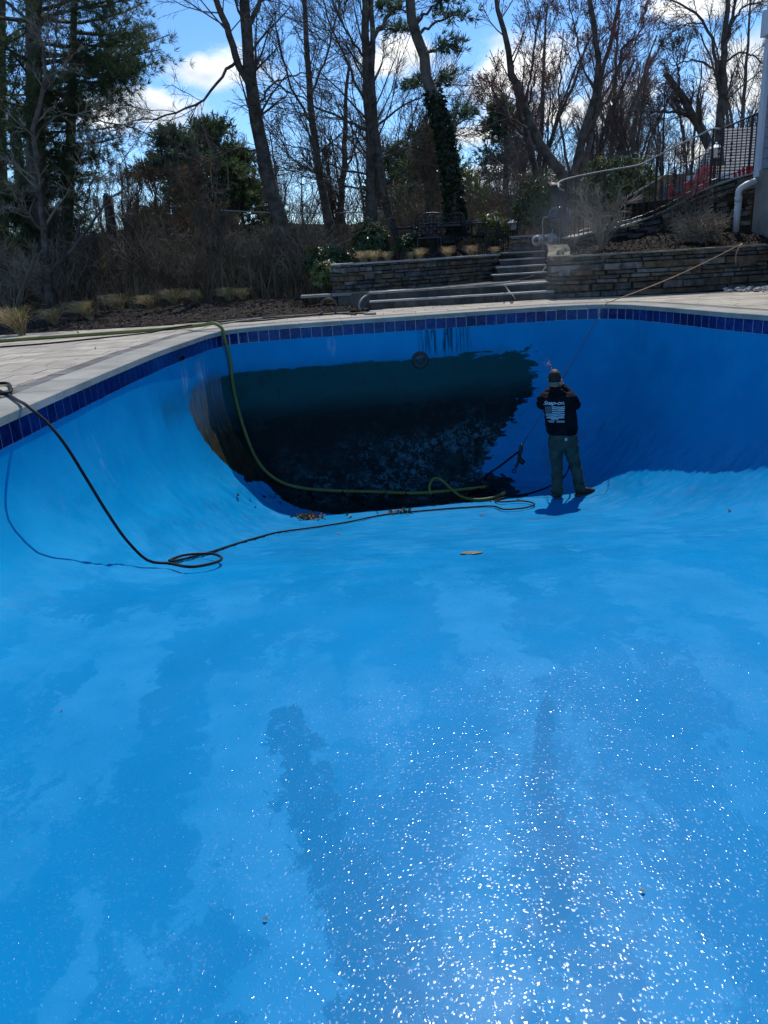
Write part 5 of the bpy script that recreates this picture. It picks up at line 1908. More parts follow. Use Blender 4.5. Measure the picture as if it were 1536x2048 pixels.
railing('iron_railing', 'long curving iron railing with pale handrail ending in a loop',
        [(1127, 382, 15.0), (1119, 377, 14.9), (1116, 370, 15.05), (1121, 363, 15.4), (1146, 355, 15.9), (1205, 343, 16.2), (1264, 333, 16.3), (1284, 328, 16.3), (1340, 299, 16.1), (1400, 270, 15.9), (1425, 258, 15.8), (1441, 258, 15.75)],
        curb_z, .115, M['rail'], .017, 9, .09, rosette=7)
railing('iron_railing', 'black iron railing climbing from the lamp post to the house corner',
        [(1446, 257, 15.75), (1480, 242, 15.6), (1516, 226, 15.35)], curb_z, .085, M['iron'], .016, 6, .08, rosette=4)
fc = np.array(pts)


def far_curb_z(p):
    i = np.argmin(np.hypot(fc[:, 0] - p[0], fc[:, 1] - p[1]))
    return float(fc[i, 2]) - .02


railing('iron_railing', 'lower grey handrail on the far side of the curved stair',
        [(1232, 405, 17.4), (1262, 390, 17.4), (1330, 351, 17.3), (1408, 309, 17.1), (1434, 300, 17.0)], far_curb_z, .16, M['rail'], .017, 8, None)


def lantern(name, label, px, py_top, Y, zbase, s=1.0, ph=None):
    t = at(px, py_top, Y)
    root = empty(name, label, 'lamp post', (t[0], t[1], zbase))
    H_ = t[2] - zbase
    k = .30 * s
    MB().lathe((0, 0, H_ - k), [(.032 * s, -(H_ - k)), (.030 * s, -.02), (.05 * s, -.01), (.05 * s, 0)], 10).build('post', M['iron'], root, True)
    MB().lathe((0, 0, H_ - .11 * s), [(.15 * s, -.012), (.14 * s, .0), (.05 * s, .055 * s), (.02 * s, .07 * s), (.022 * s, .1 * s), (.004, .11 * s)], 12).build('cap', M['trim'], root)
    MB().box((0, 0, H_ - .2 * s), (.15 * s, .15 * s, .17 * s), taper=1.25).build('glass', M['lampwhite'], root)
    for a in range(4):
        x, y = (.085 * s if a % 2 else -.085 * s), (.085 * s if a // 2 else -.085 * s)
        MB().bar((x * .9, y * .9, H_ - .29 * s), (x * 1.15, y * 1.15, H_ - .11 * s), .016 * s).build('bar', M['iron'], root)
    MB().bar((-.12 * s, 0, H_ - .34 * s), (.12 * s, 0, H_ - .34 * s), .018 * s, k=6).build('ladder_bar', M['iron'], root)
    return root


lantern('lamp_post', 'lamp post with white cap between stair and iron railing', 1433, 284, 16.9, PZ - .1, 1.0)
lantern('lamp_post', 'small white-capped lantern at the end of the low iron fence', 1026, 436, 19.6, .75, .9)

# low iron fence on the terrace
fa, fb = at(958, 452, 18.6), at(1034, 447, 20.0)
fr = empty('iron_fence', 'low black iron picket fence right of the patio table', 'fence', (fa[0], fa[1], .74))
L_ = fb - fa
L_[2] = 0
FH = float(fa[2]) - .74
for i in range(17):
    p = L_ * i / 16
    post = i in (0, 8, 16)
    MB().box((p[0], p[1], FH / 2 + (.04 if post else 0)), ((.05, .05, FH + .1) if post else (.017, .017, FH))).build('post' if post else 'picket', M['iron'], fr)
for z in (.12, FH - .12):
    MB().bar((0, 0, z), (L_[0], L_[1], z), .026).build('rail', M['iron'], fr)
c = at(742, 466, 17.8)
MB()
pst = MB(); pst.box((0, 0, .3), (.05, .05, .62)); pst.lathe((0, 0, .61), [(.035, 0), (.03, .03), (.005, .05)], 8)
tag(pst.build('fence_post', M['iron'], None, loc=(c[0], c[1], .62)), 'lone dark fence post left of the tall rhododendron', 'fence post')

# patio set
TZ = .735


def patio_chair(name, label, x, y, rz, group):
    r = empty(name, label, 'chair', (x, y, TZ), rz, group)
    w, d = .5, .46
    s = MB(); s.box((0, 0, .42), (w, d, .03)); s.box((0, -d / 2, .41), (w, .03, .05))
    s.build('seat', M['castmetal'], r)
    b = MB()
    for i in range(7):
        u = -w / 2 + .02 + i * (w - .04) / 6
        b.bar((u, d / 2 + .0, .47), (u * 1.04, d / 2 + .10, .82), .013)
    for j in range(6):
        z = .49 + j * .062
        yy = d / 2 + .0 + (z - .47) * .28
        b.bar((-w / 2, yy, z), (w / 2, yy, z), .013)
    for i in range(6):
        for j in range(5):
            u = -w / 2 + .06 + i * (w - .12) / 5
            z = .52 + j * .062
            if (i + j) % 2 == 0:
                b.box((u, d / 2 + (z - .47) * .28, z), (.05, .008, .045))
    bk = b.build('backrest', M['castmetal'], r)
    f = MB()
    f.tube(catmull([(-w / 2 - .01, d / 2 - .01, .42), (-w / 2 - .015, d / 2 + .10, .83), (-w / 2 + .05, d / 2 + .115, .865), (w / 2 - .05, d / 2 + .115, .865), (w / 2 + .015, d / 2 + .10, .83), (w / 2 + .01, d / 2 - .01, .42)], .04), .017, 6)
    f.build('back_frame', M['castmetal'], r, True)
    for sx in (-1, 1):
        MB().tube(catmull([(sx * (w / 2 + .02), d / 2 + .05, .66), (sx * (w / 2 + .04), .1, .66), (sx * (w / 2 + .04), -d / 2 + .02, .64), (sx * (w / 2 + .03), -d / 2 + .0, .55), (sx * (w / 2), -d / 2 + .05, .42)], .04), .016, 6).build('armrest', M['castmetal'], r, True)
        for sy in (-1, 1):
            MB().tube(catmull([(sx * (w / 2 - .02), sy * (d / 2 - .02), .42), (sx * (w / 2), sy * (d / 2), .2), (sx * (w / 2 + .01), sy * (d / 2 + .04), 0)], .05), .016, 6).build('leg', M['castmetal'], r, True)
    return r


g = 'dark metal patio chairs round the table'
c = at(855, 470, 17.0); patio_chair('patio_chair', 'lattice-backed metal chair seen from behind at the centre', c[0], c[1], math.pi * 1.0 + .08, g)
c = at(940, 465, 17.6); patio_chair('patio_chair', 'metal chair at the right end of the patio table by the fence', c[0], c[1], math.pi * .82 - 1.75 + 1.2, g)
c = at(815, 475, 17.9); patio_chair('patio_chair', 'small metal chair turned sideways at the left end of the table', c[0], c[1], 1.35, g)
c = at(897, 455, 17.8)
tb_ = empty('patio_table', 'dark metal patio table standing on the terrace among its chairs', 'table', (c[0], c[1], TZ))
m = MB(); m.box((0, 0, .70), (1.15, .85, .03)); m.box((0, 0, .655), (1.08, .78, .06)); bevel(m.build('tabletop', M['castmetal'], tb_), .008)
for sx in (-1, 1):
    for sy in (-1, 1):
        MB().tube(catmull([(sx * .30, sy * .22, .64), (sx * .18, sy * .14, .40), (sx * .2, sy * .16, .18), (sx * .42, sy * .30, 0)], .05), .024, 6).build('leg', M['castmetal'], tb_, True)
m = MB(); m.lathe((0, 0, .33), [(.02, -.02), (.26, -.02), (.26, .02), (.02, .02)], 12); m.build('leg_ring', M['castmetal'], tb_)
c = at(884, 490, 18.5)
pb_ = empty('planter_box', 'dark square planter box standing beyond the patio table', 'planter', (c[0], c[1], TZ))
m = MB(); m.box((0, 0, .22), (.62, .4, .44), taper=1.08); m.build('box', M['castmetal'], pb_)
m = MB()
for q in ((0, -.21, .46, .70, .05), (0, .21, .46, .70, .05)):
    m.box((q[0], q[1], q[2]), (q[3], q[4], .04))
m.box((-.33, 0, .46), (.05, .37, .04)); m.box((.33, 0, .46), (.05, .37, .04)); m.build('rim', M['castmetal'], pb_)

# pier, grill and gas tanks at the head of the steps
c = at(1044, 474, 17.3)
pr = [(c[0] - .18, 17.2), (c[0] - .16, 17.16), (c[0] + .22, 17.16), (c[0] + .24, 17.2)]
zt = float(c[2])
stone_wall('stone_pier', 'small stone pier at the top of the narrow steps beside the gas tanks', [(c[0] - .2, 17.5), (c[0] - .19, 17.2), (c[0] - .15, 17.15), (c[0] + .5, 17.15), (c[0] + 1.0, 17.2)], lambda f: .74, lambda f: zt, .2, .05, .09, M['bluestone'], 'pier', .12, .3, cap_t=.03)


def gas_tank(label, px, py, Y, r, ln, yaw):
    c = at(px, py, Y)
    root = empty('gas_tank', label, 'gas tank', c, yaw, 'white gas tanks lying by the grill')
    b = MB()
    prof = [(.02, 0), (r * .55, .008), (r * .85, .05), (r, .11), (r, ln - .11), (r * .85, ln - .05), (r * .5, ln - .008), (.02, ln)]
    b.lathe((0, 0, 0), prof, 18)
    o = b.build('shell', M['tank'], root, True); o.rotation_euler = (-math.pi / 2, 0, 0)
    cl = MB()
    k = 20
    V = []
    for j in range(k + 1):
        a = .6 + j / k * 5.1
        for rr, z in ((r * .62, -.09), (r * .62, .02), (r * .58, .02), (r * .58, -.09)):
            V.append((rr * math.cos(a), rr * math.sin(a), z))
    F_ = [(j * 4 + q, j * 4 + (q + 1) % 4, j * 4 + 4 + (q + 1) % 4, j * 4 + 4 + q) for j in range(k) for q in range(4)]
    cl.add(V, F_)
    o = cl.build('collar', M['tank'], root); o.rotation_euler = (-math.pi / 2, 0, 0)
    vb = MB(); vb.lathe((0, 0, 0), [(.02, 0.01), (.02, -.05), (.012, -.055), (.012, -.075), (.03, -.076), (.03, -.085)], 10)
    o = vb.build('valve', M['iron'], root, True); o.rotation_euler = (-math.pi / 2, 0, 0)
    return root


gas_tank('white gas tank lying left of the other, its collar facing the pool', 1074, 481, 16.75, .112, .44, -.25)
gas_tank('white gas tank lying just beside the grill leg', 1095, 480, 16.7, .118, .46, -.5)
gas_tank('third gas tank mostly hidden low behind the steps', 1090, 500, 17.4, .10, .4, -.2)
c = at(1119, 434, 16.9)
gr = empty('kettle_grill', 'blue-black kettle grill standing behind the end of the railing', 'grill', (c[0], c[1], .78))
hz = float(c[2]) - .78
R_ = .25
MB().lathe((0, 0, hz), [(R_ + .008, -.02), (R_ + .008, 0), (R_, .03), (R_ * .93, .09), (R_ * .75, .155), (R_ * .45, .20), (.02, .22)], 22).build('lid', M['grill'], gr, True)
MB().lathe((0, 0, hz), [(.02, -.26), (R_ * .5, -.235), (R_ * .8, -.16), (R_ * .96, -.08), (R_, -.025)], 22).build('bowl', M['grill'], gr, True)
MB().tube(catmull([(-.06, 0, hz + .22), (-.05, 0, hz + .26), (.05, 0, hz + .26), (.06, 0, hz + .22)], .02), .011, 6).build('lid_handle', M['iron'], gr)
for a in (.3, 2.4, 4.5):
    MB().bar((math.cos(a) * .14, math.sin(a) * .14, hz - .2), (math.cos(a) * .27, math.sin(a) * .27, 0), .03, k=6).build('leg', M['steel'], gr)
MB().tube(catmull([(-.26, -.1, hz + .0), (-.33, -.1, hz + .01), (-.36, -.1, hz - .04), (-.36, -.1, hz - .3), (-.36, -.1, 0.0)], .03), .012, 6).build('side_frame', M['steel'], gr, True)
c = at(1109, 390, 17.6)
bx = empty('green_bin', 'dark green bin with a pale red lid edge behind the handrail loop', 'bin', (c[0], c[1], .76))
m = MB(); m.box((0, 0, (c[2] - .76) / 2), (.20, .2, c[2] - .76), taper=1.1); m.build('body', M['green_plastic'], bx)
m = MB(); m.box((0, -.02, c[2] - .76 + .11), (.22, .22, .20), rx=.3); m.build('lid', M['green_plastic'], bx)
m = MB(); m.box((-.03, -.05, c[2] - .76 + .215), (.12, .18, .02), rx=.3); m.build('lid_rim', M['pink'], bx)

# red slatted garden chairs on the high patio


def adirondack(label, x, y, rz):
    r = empty('garden_chair', label, 'chair', (x, y, PZ + .04), rz, 'red slatted garden chairs on the high patio')
    r.scale = (1.0,) * 3
    for i in range(7):
        u = (i - 3) * .088
        top = 1.0 - abs(i - 3) ** 2 * .018
        b = MB()
        b.add([(u - .034, .20, .30), (u + .034, .20, .30), (u * 1.25 + .042, .52, top - .02), (u * 1.25 + .02, .53, top), (u * 1.25 - .02, .53, top), (u * 1.25 - .042, .52, top - .02)] +
              [(u - .034, .225, .30), (u + .034, .225, .30), (u * 1.25 + .042, .545, top - .02), (u * 1.25 + .02, .555, top), (u * 1.25 - .02, .555, top), (u * 1.25 - .042, .545, top - .02)],
              [(0, 1, 2, 3, 4, 5), (11, 10, 9, 8, 7, 6)] + [(q, q + 6, (q + 1) % 6 + 6, (q + 1) % 6) for q in range(6)])
        b.build('back_slat', M['red'], r)
    for i in range(6):
        t = i / 5
        MB().box((0, -.28 + t * .5, .36 - t * .09), (.56, .078, .022), rx=-.18).build('seat_slat', M['red'], r)
    for sx in (-1, 1):
        MB().box((sx * .35, -.02, .565), (.14, .72, .024), taper=.92).build('armrest', M['red'], r)
        MB().box((sx * .31, -.28, .275), (.03, .12, .55)).build('front_leg', M['red'], r)
        b = MB(); b.add([(sx * .28 - .014, -.3, .28), (sx * .28 + .014, -.3, .28), (sx * .28 + .014, .62, 0), (sx * .28 - .014, .62, 0), (sx * .28 - .014, -.3, .40), (sx * .28 + .014, -.3, .40), (sx * .28 + .014, .62, .1), (sx * .28 - .014, .62, .1)],
                        [(0, 3, 2, 1), (4, 5, 6, 7), (0, 1, 5, 4), (1, 2, 6, 5), (2, 3, 7, 6), (3, 0, 4, 7)])
        b.build('rear_leg', M['red'], r)
        MB().bar((sx * .34, .3, .55), (sx * .34, .3, .16), .05).build('arm_support', M['red'], r)
    MB().box((0, .36, .57), (.62, .03, .08)).build('back_rail', M['red'], r)
    return r


c = at(1378, 350, 22.0); adirondack('red slatted garden chair with tilted back behind the bare shrub', c[0], c[1], -1.25)
c = at(1500, 350, 21.6); adirondack('red slatted garden chair close to the house corner', c[0], c[1], math.pi - .6).scale = (.84,) * 3

# river pebbles by the right wall


def pebbles(name, n, poly, z, mat, lo=.025, hi=.07):
    bmx = bmesh.new(); bmesh.ops.create_icosphere(bmx, subdivisions=1, radius=1)
    IV = np.array([v.co for v in bmx.verts]); IF = np.array([[v.index for v in f.verts] for f in bmx.faces]); bmx.free()
    x = rng.uniform(min(p[0] for p in poly), max(p[0] for p in poly), n * 4); y = rng.uniform(min(p[1] for p in poly), max(p[1] for p in poly), n * 4)
    k = inside(poly, x, y); x, y = x[k][:n], y[k][:n]
    V, Fc = [], []
    for i in range(len(x)):
        s = rng.uniform(lo, hi) * np.array([1, rng.uniform(.6, .9), rng.uniform(.4, .6)])
        a = rng.uniform(0, 6.28); R3 = np.array([[math.cos(a), -math.sin(a), 0], [math.sin(a), math.cos(a), 0], [0, 0, 1]])
        V.append((IV * (1 + rng.normal(0, .06, IV.shape)) * s) @ R3.T + (x[i], y[i], z + s[2] * rng.uniform(.6, 1.6)))
        Fc.append(IF + i * len(IV))
    return tag(link(name, np_mesh(name, np.concatenate(V), np.concatenate(Fc), True), mat), kind='stuff')


M['pebble'] = speckled('river_pebble', (0.16, 0.155, 0.15), (0.55, 0.54, 0.52), 9, .7, .3, 0)
a1, a2 = onz(1437, 586, 0), onz(1545, 588, 0)
pebbles('river_pebbles', 130, [(a1[0], a1[1] + .05), (a1[0] + .5, a1[1] - .28), (a2[0] + .3, a2[1] - .1), (7.0, 13.2), (6.6, 13.3), (5.7, 13.08)], .0, M['pebble'])

# snapped pole, leaning pole and wires in the wood
M['pole'] = speckled('weathered_pole', (0.05, 0.042, 0.035), (0.11, 0.095, 0.08), 6, .9, .2, .5, .01, 40)
a, b_ = at(236, 560, 22), at(215, 391, 22)
p_ = empty('utility_pole', 'short broken-off wooden pole standing in the undergrowth', 'pole', a)
MB().tube(resample(np.array([np.zeros(3), b_ - a]), n=6), np.array([.15, .14, .14, .13, .13, .125]), 10).build('shaft', M['pole'], p_, True)
MB().box(tuple((b_ - a) * .985 + (.0, -.12, 0)), (.1, .1, .16)).build('bracket', M['pole'], p_)
a, b_ = at(62, 560, 21.5), at(26, 225, 21.5)
p_ = empty('utility_pole', 'grey pole leaning among the pines at the far left', 'pole', a)
MB().tube(resample(np.array([np.zeros(3), b_ - a]), n=6), .13, 10).build('shaft', M['pole'], p_, True)
MB().tube(np.array([b_ - a, at(70, 420, 21) - a]), .012, 4).build('guy_wire', M['steel'], p_)
M['wire'] = speckled('pale_wire', (0.36, 0.38, 0.36), (0.5, 0.52, 0.5), 6, .6, .3, 0)
for tr, lab in (([(295, 405, 27), (400, 417, 26), (512, 424, 25), (650, 426, 25), (800, 421, 26)], 'highest pale wire crossing behind the big oak trunk'),
                ([(255, 460, 25), (380, 471, 24.5), (512, 480, 24)], 'middle pale wire sagging through the undergrowth'),
                ([(245, 512, 23), (370, 521, 22.5), (495, 537, 22)], 'lowest pale wire just above the brush')):
    q = catmull([at(*t) for t in tr], .5)
    o = MB().tube(q, .016, 5).build('wire', M['wire'])
    tag(o, lab, 'wire')

# ------------------------------------------------------------------ hoses, cords and small things in the pool
shell_bvh = BVHTree.FromPolygons([Vector(p) for p in SV], [tuple(p.vertices) for p in shell_me.polygons])


def hit(px, py, lift=0.0):
    d = nrm(RIGHT * ((px - 768) / F_PX) + DOWN * ((py - 1024) / F_PX) + FWD)
    loc, nor, _, _ = shell_bvh.ray_cast(Vector((0, 0, CAM_H)), Vector(d))
    n = np.array(nor)
    if n @ d > 0:
        n = -n
    return np.array(loc) + n * lift


M['black_hose'] = speckled('black_rubber_hose', (0.006, 0.006, 0.007), (0.016, 0.016, 0.017), 6, .6, .22, 0)
M['green_hose'] = speckled('green_discharge_hose', (0.135, 0.15, 0.035), (0.19, 0.20, 0.06), 7, .6, .3, .3, .004, 60)
M['grey_hose'] = speckled('grey_hose', (0.16, 0.155, 0.145), (0.30, 0.29, 0.27), 8, .6, .3, 0)
M['dark_hose'] = speckled('dusty_dark_hose', (0.035, 0.033, 0.032), (0.08, 0.075, 0.07), 8, .6, .3, 0)
M['orange_cord'] = speckled('orange_cord', (0.40, 0.24, 0.14), (0.50, 0.32, 0.20), 8, .7, .2, 0)
M['rope'] = speckled('pale_rope', (0.40, 0.36, 0.30), (0.52, 0.48, 0.42), 20, .9, .1, 0)
M['brass'] = speckled('brass_fitting', (0.24, 0.18, 0.09), (0.32, 0.25, 0.13), 9, .35, .6, 0)


def hose(name, label, pts, r, mat, cat='hose', k=8, ends=None):
    P = catmull(np.array(pts), .05 if r > .01 else .08)
    b = P[len(P) // 2].copy()
    root = empty(name, label, cat, b)
    MB().tube(P - b, r, k).build('tube', mat, root, True)
    for e in (ends or []):
        i, j = (0, 2) if e == 0 else (-1, -3)
        d = nrm(P[i] - P[j])
        MB().tube(np.array([P[i] - d * .05, P[i] + d * .02, P[i] + d * .06]) - b, np.array([r * 1.25, r * 1.3, r * 1.1]), 10).build('coupling', M['brass'], root, True)
    return root


RH = .0112
d0 = [onz(-60, 792, .02), onz(-25, 770, .02), onz(8, 766, .02), onz(21, 774, .02), onz(14, 786, .03), onz(-20, 789, .02)]
hose('pressure_hose', 'black hose bent into a loop on the deck at the left edge', d0, RH * 1.15, M['black_hose'])
c0 = onz(60, 816, .02)
h1 = hit(334, 1137, .04)
ys = np.linspace(c0[1], h1[1], 8)
path = [onz(-30, 770, .015), onz(10, 786, .015), onz(36, 801, .02), c0, at(95, 846, ys[1] - .05), at(128, 886, ys[1] - .08), at(172, 956, ys[2] - .1), at(215, 1026, ys[3] - .1), at(258, 1086, ys[4]), at(298, 1122, ys[5]), h1,
        hit(385, 1146, .045), hit(430, 1139, .05), hit(443, 1128, .05), hit(415, 1119, .05), hit(370, 1120, .045), hit(336, 1130, .03), hit(345, 1127, .02), hit(405, 1113, .02), hit(470, 1091, .014), hit(520, 1076, .014), hit(560, 1066, .014), hit(640, 1055, .014),
        hit(700, 1045, .014), hit(770, 1031, .014), hit(860, 1022, .014), hit(940, 1016, .014), hit(985, 1015, .02), hit(1010, 1023, .03), hit(1050, 1020, .03), hit(1069, 1012, .03), hit(1045, 1006, .03), hit(1000, 1008, .03), hit(990, 1004, .02), hit(1020, 995, .016), hit(1060, 988, .014), hit(1100, 976, .03)]
MAN_Y = 10.15
path += [at(1124, 958, MAN_Y + .35), at(1137, 938, MAN_Y + .42), at(1140, 900, MAN_Y + .42), at(1134, 850, MAN_Y + .44), at(1126, 800, MAN_Y + .46), at(1121, 778, MAN_Y + .48)]
hose('pressure_hose', 'long black hose hanging into the pool, coiled twice on the floor up to the man', path, RH, M['black_hose'])
RG = .025
gp = [onz(-60, 687, RG), onz(0, 682, RG), onz(150, 671, RG), onz(290, 661, RG), onz(360, 655, RG * 1.2), onz(405, 650, .085), at(430, 647, 11.05), at(444, 657, 11.0), at(450, 680, 11.0)]
gp += [hit(455, 720, RG + .02), hit(463, 770, RG), hit(474, 820, RG), hit(490, 872, RG), hit(508, 915, RG), hit(530, 945, RG), hit(560, 966, RG), hit(600, 978, RG), hit(660, 984, RG), hit(750, 987, RG), hit(830, 990, RG), hit(900, 985, RG), hit(975, 977, RG)]
hose('discharge_hose', 'thick green hose crossing the deck and running down the end wall along the floor', gp, RG, M['green_hose'], k=10)
hose('discharge_hose', 'arched end of green hose lying in the black sludge', [hit(862, 992, .02), hit(858, 981, .07), hit(868, 971, .12), hit(884, 973, .11), hit(903, 985, .05), hit(928, 999, RG), hit(958, 1003, RG), hit(990, 998, RG), hit(1006, 991, RG)], RG * .9, M['green_hose'], k=10, ends=[1])
# hoses on the far deck
hose('garden_hose', 'thin black hose lying beside the thick green one on the deck', [onz(-30, 696, .012), onz(80, 688, .012), onz(200, 676, .012), onz(300, 665, .012), onz(345, 656, .05), onz(385, 650, .075), onz(440, 646, .012), onz(520, 641, .012), onz(600, 633, .012), onz(680, 627, .012), onz(745, 627, .012)], .011, M['black_hose'])
hose('garden_hose', 'dusty hose along the bed edge that curls up into a standing ring', [onz(430, 644, .014), onz(500, 638, .014), onz(560, 634, .02), onz(625, 630, .03), at(645, 622, 13.0), at(642, 606, 13.02), at(656, 597, 13.05), at(671, 604, 13.08), at(673, 618, 13.1), at(666, 627, 13.1), onz(690, 627, .014), onz(712, 629, .014)], .015, M['dark_hose'])
hose('garden_hose', 'second dusty hose stretched along the back edge of the deck', [onz(440, 648, .014), onz(480, 642, .014), onz(530, 636, .014), onz(580, 632, .014), onz(640, 629, .014), onz(700, 625, .014)], .014, M['grey_hose'])
tz = .285
hose('garden_hose', 'pale grey hose looping up beside the long steps and along their top', [onz(752, 627, .016), onz(735, 628, .016), at(722, 624, 13.55), at(718, 612, 13.6), at(723, 599, 13.7), at(735, 590, 13.95), onz(752, 586, tz), onz(850, 579, tz), onz(950, 571, tz), onz(1040, 563, tz)], .018, M['grey_hose'])
hose('power_cord', 'thin pale cord sagging across the upper steps', [onz(1000, 566, tz), onz(1040, 559, tz), at(1065, 552, 15.6), at(1082, 545, 15.7), at(1092, 533, 15.8)], .010, M['rope'], 'cord', 6)
hose('power_cord', 'dark cord beside the pale one on the upper steps', [onz(960, 569, tz), onz(1020, 562, tz), at(1060, 553, 15.4), at(1078, 541, 15.9), at(1091, 527, 16.2)], .008, M['dark_hose'], 'cord', 6)
hose('strap', 'short white knotted cord hanging down the long low steps', [onz(1009, 570, tz), at(1012, 574, 14.05), at(1018, 583, 13.98), onz(1024, 588, .15), at(1027, 592, 13.7), onz(1032, 600, .012), onz(1042, 598, .012)], .014, M['rope'], 'cord', 6)
# orange cord over the deck down to the hook
ca, cb = at(1485, 487, 13.45), onz(1213, 606, .012)
cbl = onz(1209, 609.5, .010)
hook = at(1043, 892, 10.75)
tt = np.linspace(0, 1, 9)
cp = [at(1470, 505, 13.3)] if False else []
cp += [ca * (1 - t) + cb * t - (0, 0, .05 * math.sin(t * math.pi)) for t in tt]
lip = np.array([cbl[0] - .012, cbl[1] - .03, -.01])
hose('extension_cord', 'taut orange cord from the mossy wall down across the deck to the pool edge', cp, .0075, M['orange_cord'], 'cord', 6)
hose('shaded_cord', 'shaded run of the orange cord, painted dark, hanging taut past the man to the hook', [cb, lip] + [lip * (1 - t) + hook * t - (0, 0, .03 * math.sin(t * math.pi)) for t in tt[1:]], .006, M['dark_hose'], 'cord', 6)  # same orange cord below the rim, its shade put into a dark colour
hose('cord_loop', 'short slack cord dropping from the mossy wall top', [at(1484, 488, 13.35), at(1478, 495, 13.25), at(1472, 508, 13.22), at(1472, 530, 13.24)], .008, M['orange_cord'], 'cord', 6)
hk = empty('rope_hook', 'dark hook and strap hanging on the taut line left of the man', 'hook', hook)
MB().tube(np.array([hook + (0, 0, .04), at(1042, 900, 10.72), at(1038, 912, 10.7)]) - hook, np.array([.018, .03, .022]), 8).build('clamp', M['iron'], hk, True)
MB().tube(np.array([at(1038, 910, 10.7), at(1041, 919, 10.68), at(1045, 924, 10.68), at(1043, 928, 10.68)]) - hook, np.array([.02, .03, .045, .03]), 8).build('knob', M['iron'], hk, True)
MB().tube(catmull([at(1038, 914, 10.7), at(1036, 925, 10.68), at(1031, 936, 10.67)], .02) - hook, .02, 8).build('strap', M['iron'], hk, True)
rc = at(1028, 942, 10.67)
MB().tube(np.array([rc + (.026 * math.cos(a), 0, .026 * math.sin(a)) for a in np.linspace(0, 6.2, 16)]) - hook, .009, 6).build('ring', M['iron'], hk, True)
hose('cord', 'thick black cord sagging from the hook to the sludge', [at(1036, 904, 10.72), at(1018, 918, 10.8), at(1000, 932, 10.85), at(975, 949, 10.9), hit(970, 958, .01)], .016, M['black_hose'], 'cord', 6)

# pool light, fittings, leaves
lc = hit(840, 720)
li = empty('pool_light', '', '', (0, 0, 0))
for k_ in ('label', 'category'):
    if k_ in li:
        del li[k_]
li.parent = pool
li.location = lc
lq = hit(850, 720) - hit(830, 720)
li.rotation_euler = (math.pi / 2, 0, math.atan2(lq[1], lq[0]))
M['lens'] = speckled('dark_light_lens', (0.006, 0.010, 0.014), (0.014, 0.022, 0.028), 20, .2, .5, .4, .003, 60)
MB().lathe((0, 0, 0), [(.105, -.02), (.128, -.02), (.128, .012), (.118, .02), (.105, .018)], 28).build('light_ring', M['iron'], li, True)
m = MB(); m.lathe((0, 0, 0), [(.106, -.01), (.10, .012), (.06, .02), (.01, .022)], 24); m.build('lens', M['lens'], li, True)
fd = hit(943, 1107, .003)
ft = empty('floor_fitting', 'round beige fitting set flat in the sunlit pool floor', 'drain cover', fd)
fq = hit(943, 1100) - hit(943, 1114)
ft.rotation_euler = (math.atan2(fq[2], abs(fq[1])), 0, 0)
M['beige'] = speckled('sandy_plastic', (0.24, 0.19, 0.12), (0.34, 0.28, 0.19), 14, .7, .2, 0)
MB().lathe((0, 0, 0), [(.082, 0), (.084, .004), (.078, .006), (.074, .005)], 28).build('collar', M['brass'], ft, True)
MB().lathe((0, 0, 0), [(.073, 0), (.073, .004), (.01, .005)], 24).build('cover', M['beige'], ft, True)


def leaf_pile(name, spots, n, mat):
    C = []
    for (px, py, sx, sy, w) in spots:
        k = int(n * w)
        for _ in range(k):
            x, y = rng.normal(0, .42), rng.normal(0, .42)
            C.append(hit(px + x * sx, py + y * sy, .008 + float(abs(rng.normal(0, .018))) * (1 - min(1, abs(x)))))
    C = np.array(C); m = len(C)
    D = nrm(rng.normal(0, 1, (m, 3)) * (1, 1, .5)); L = rng.uniform(.03, .075, m)
    s = rand_perp(D)
    V = np.stack([C, C + D * (L * .3)[:, None] + s * (L * .33)[:, None], C + D * (L * .75)[:, None] + s * (L * .22)[:, None], C + D * L[:, None], C + D * (L * .7)[:, None] - s * (L * .25)[:, None], C + D * (L * .3)[:, None] - s * (L * .33)[:, None]], 1).reshape(-1, 3)
    return tag(link(name, np_mesh(name, V, np.arange(m * 6).reshape(-1, 6)), mat), kind='stuff')


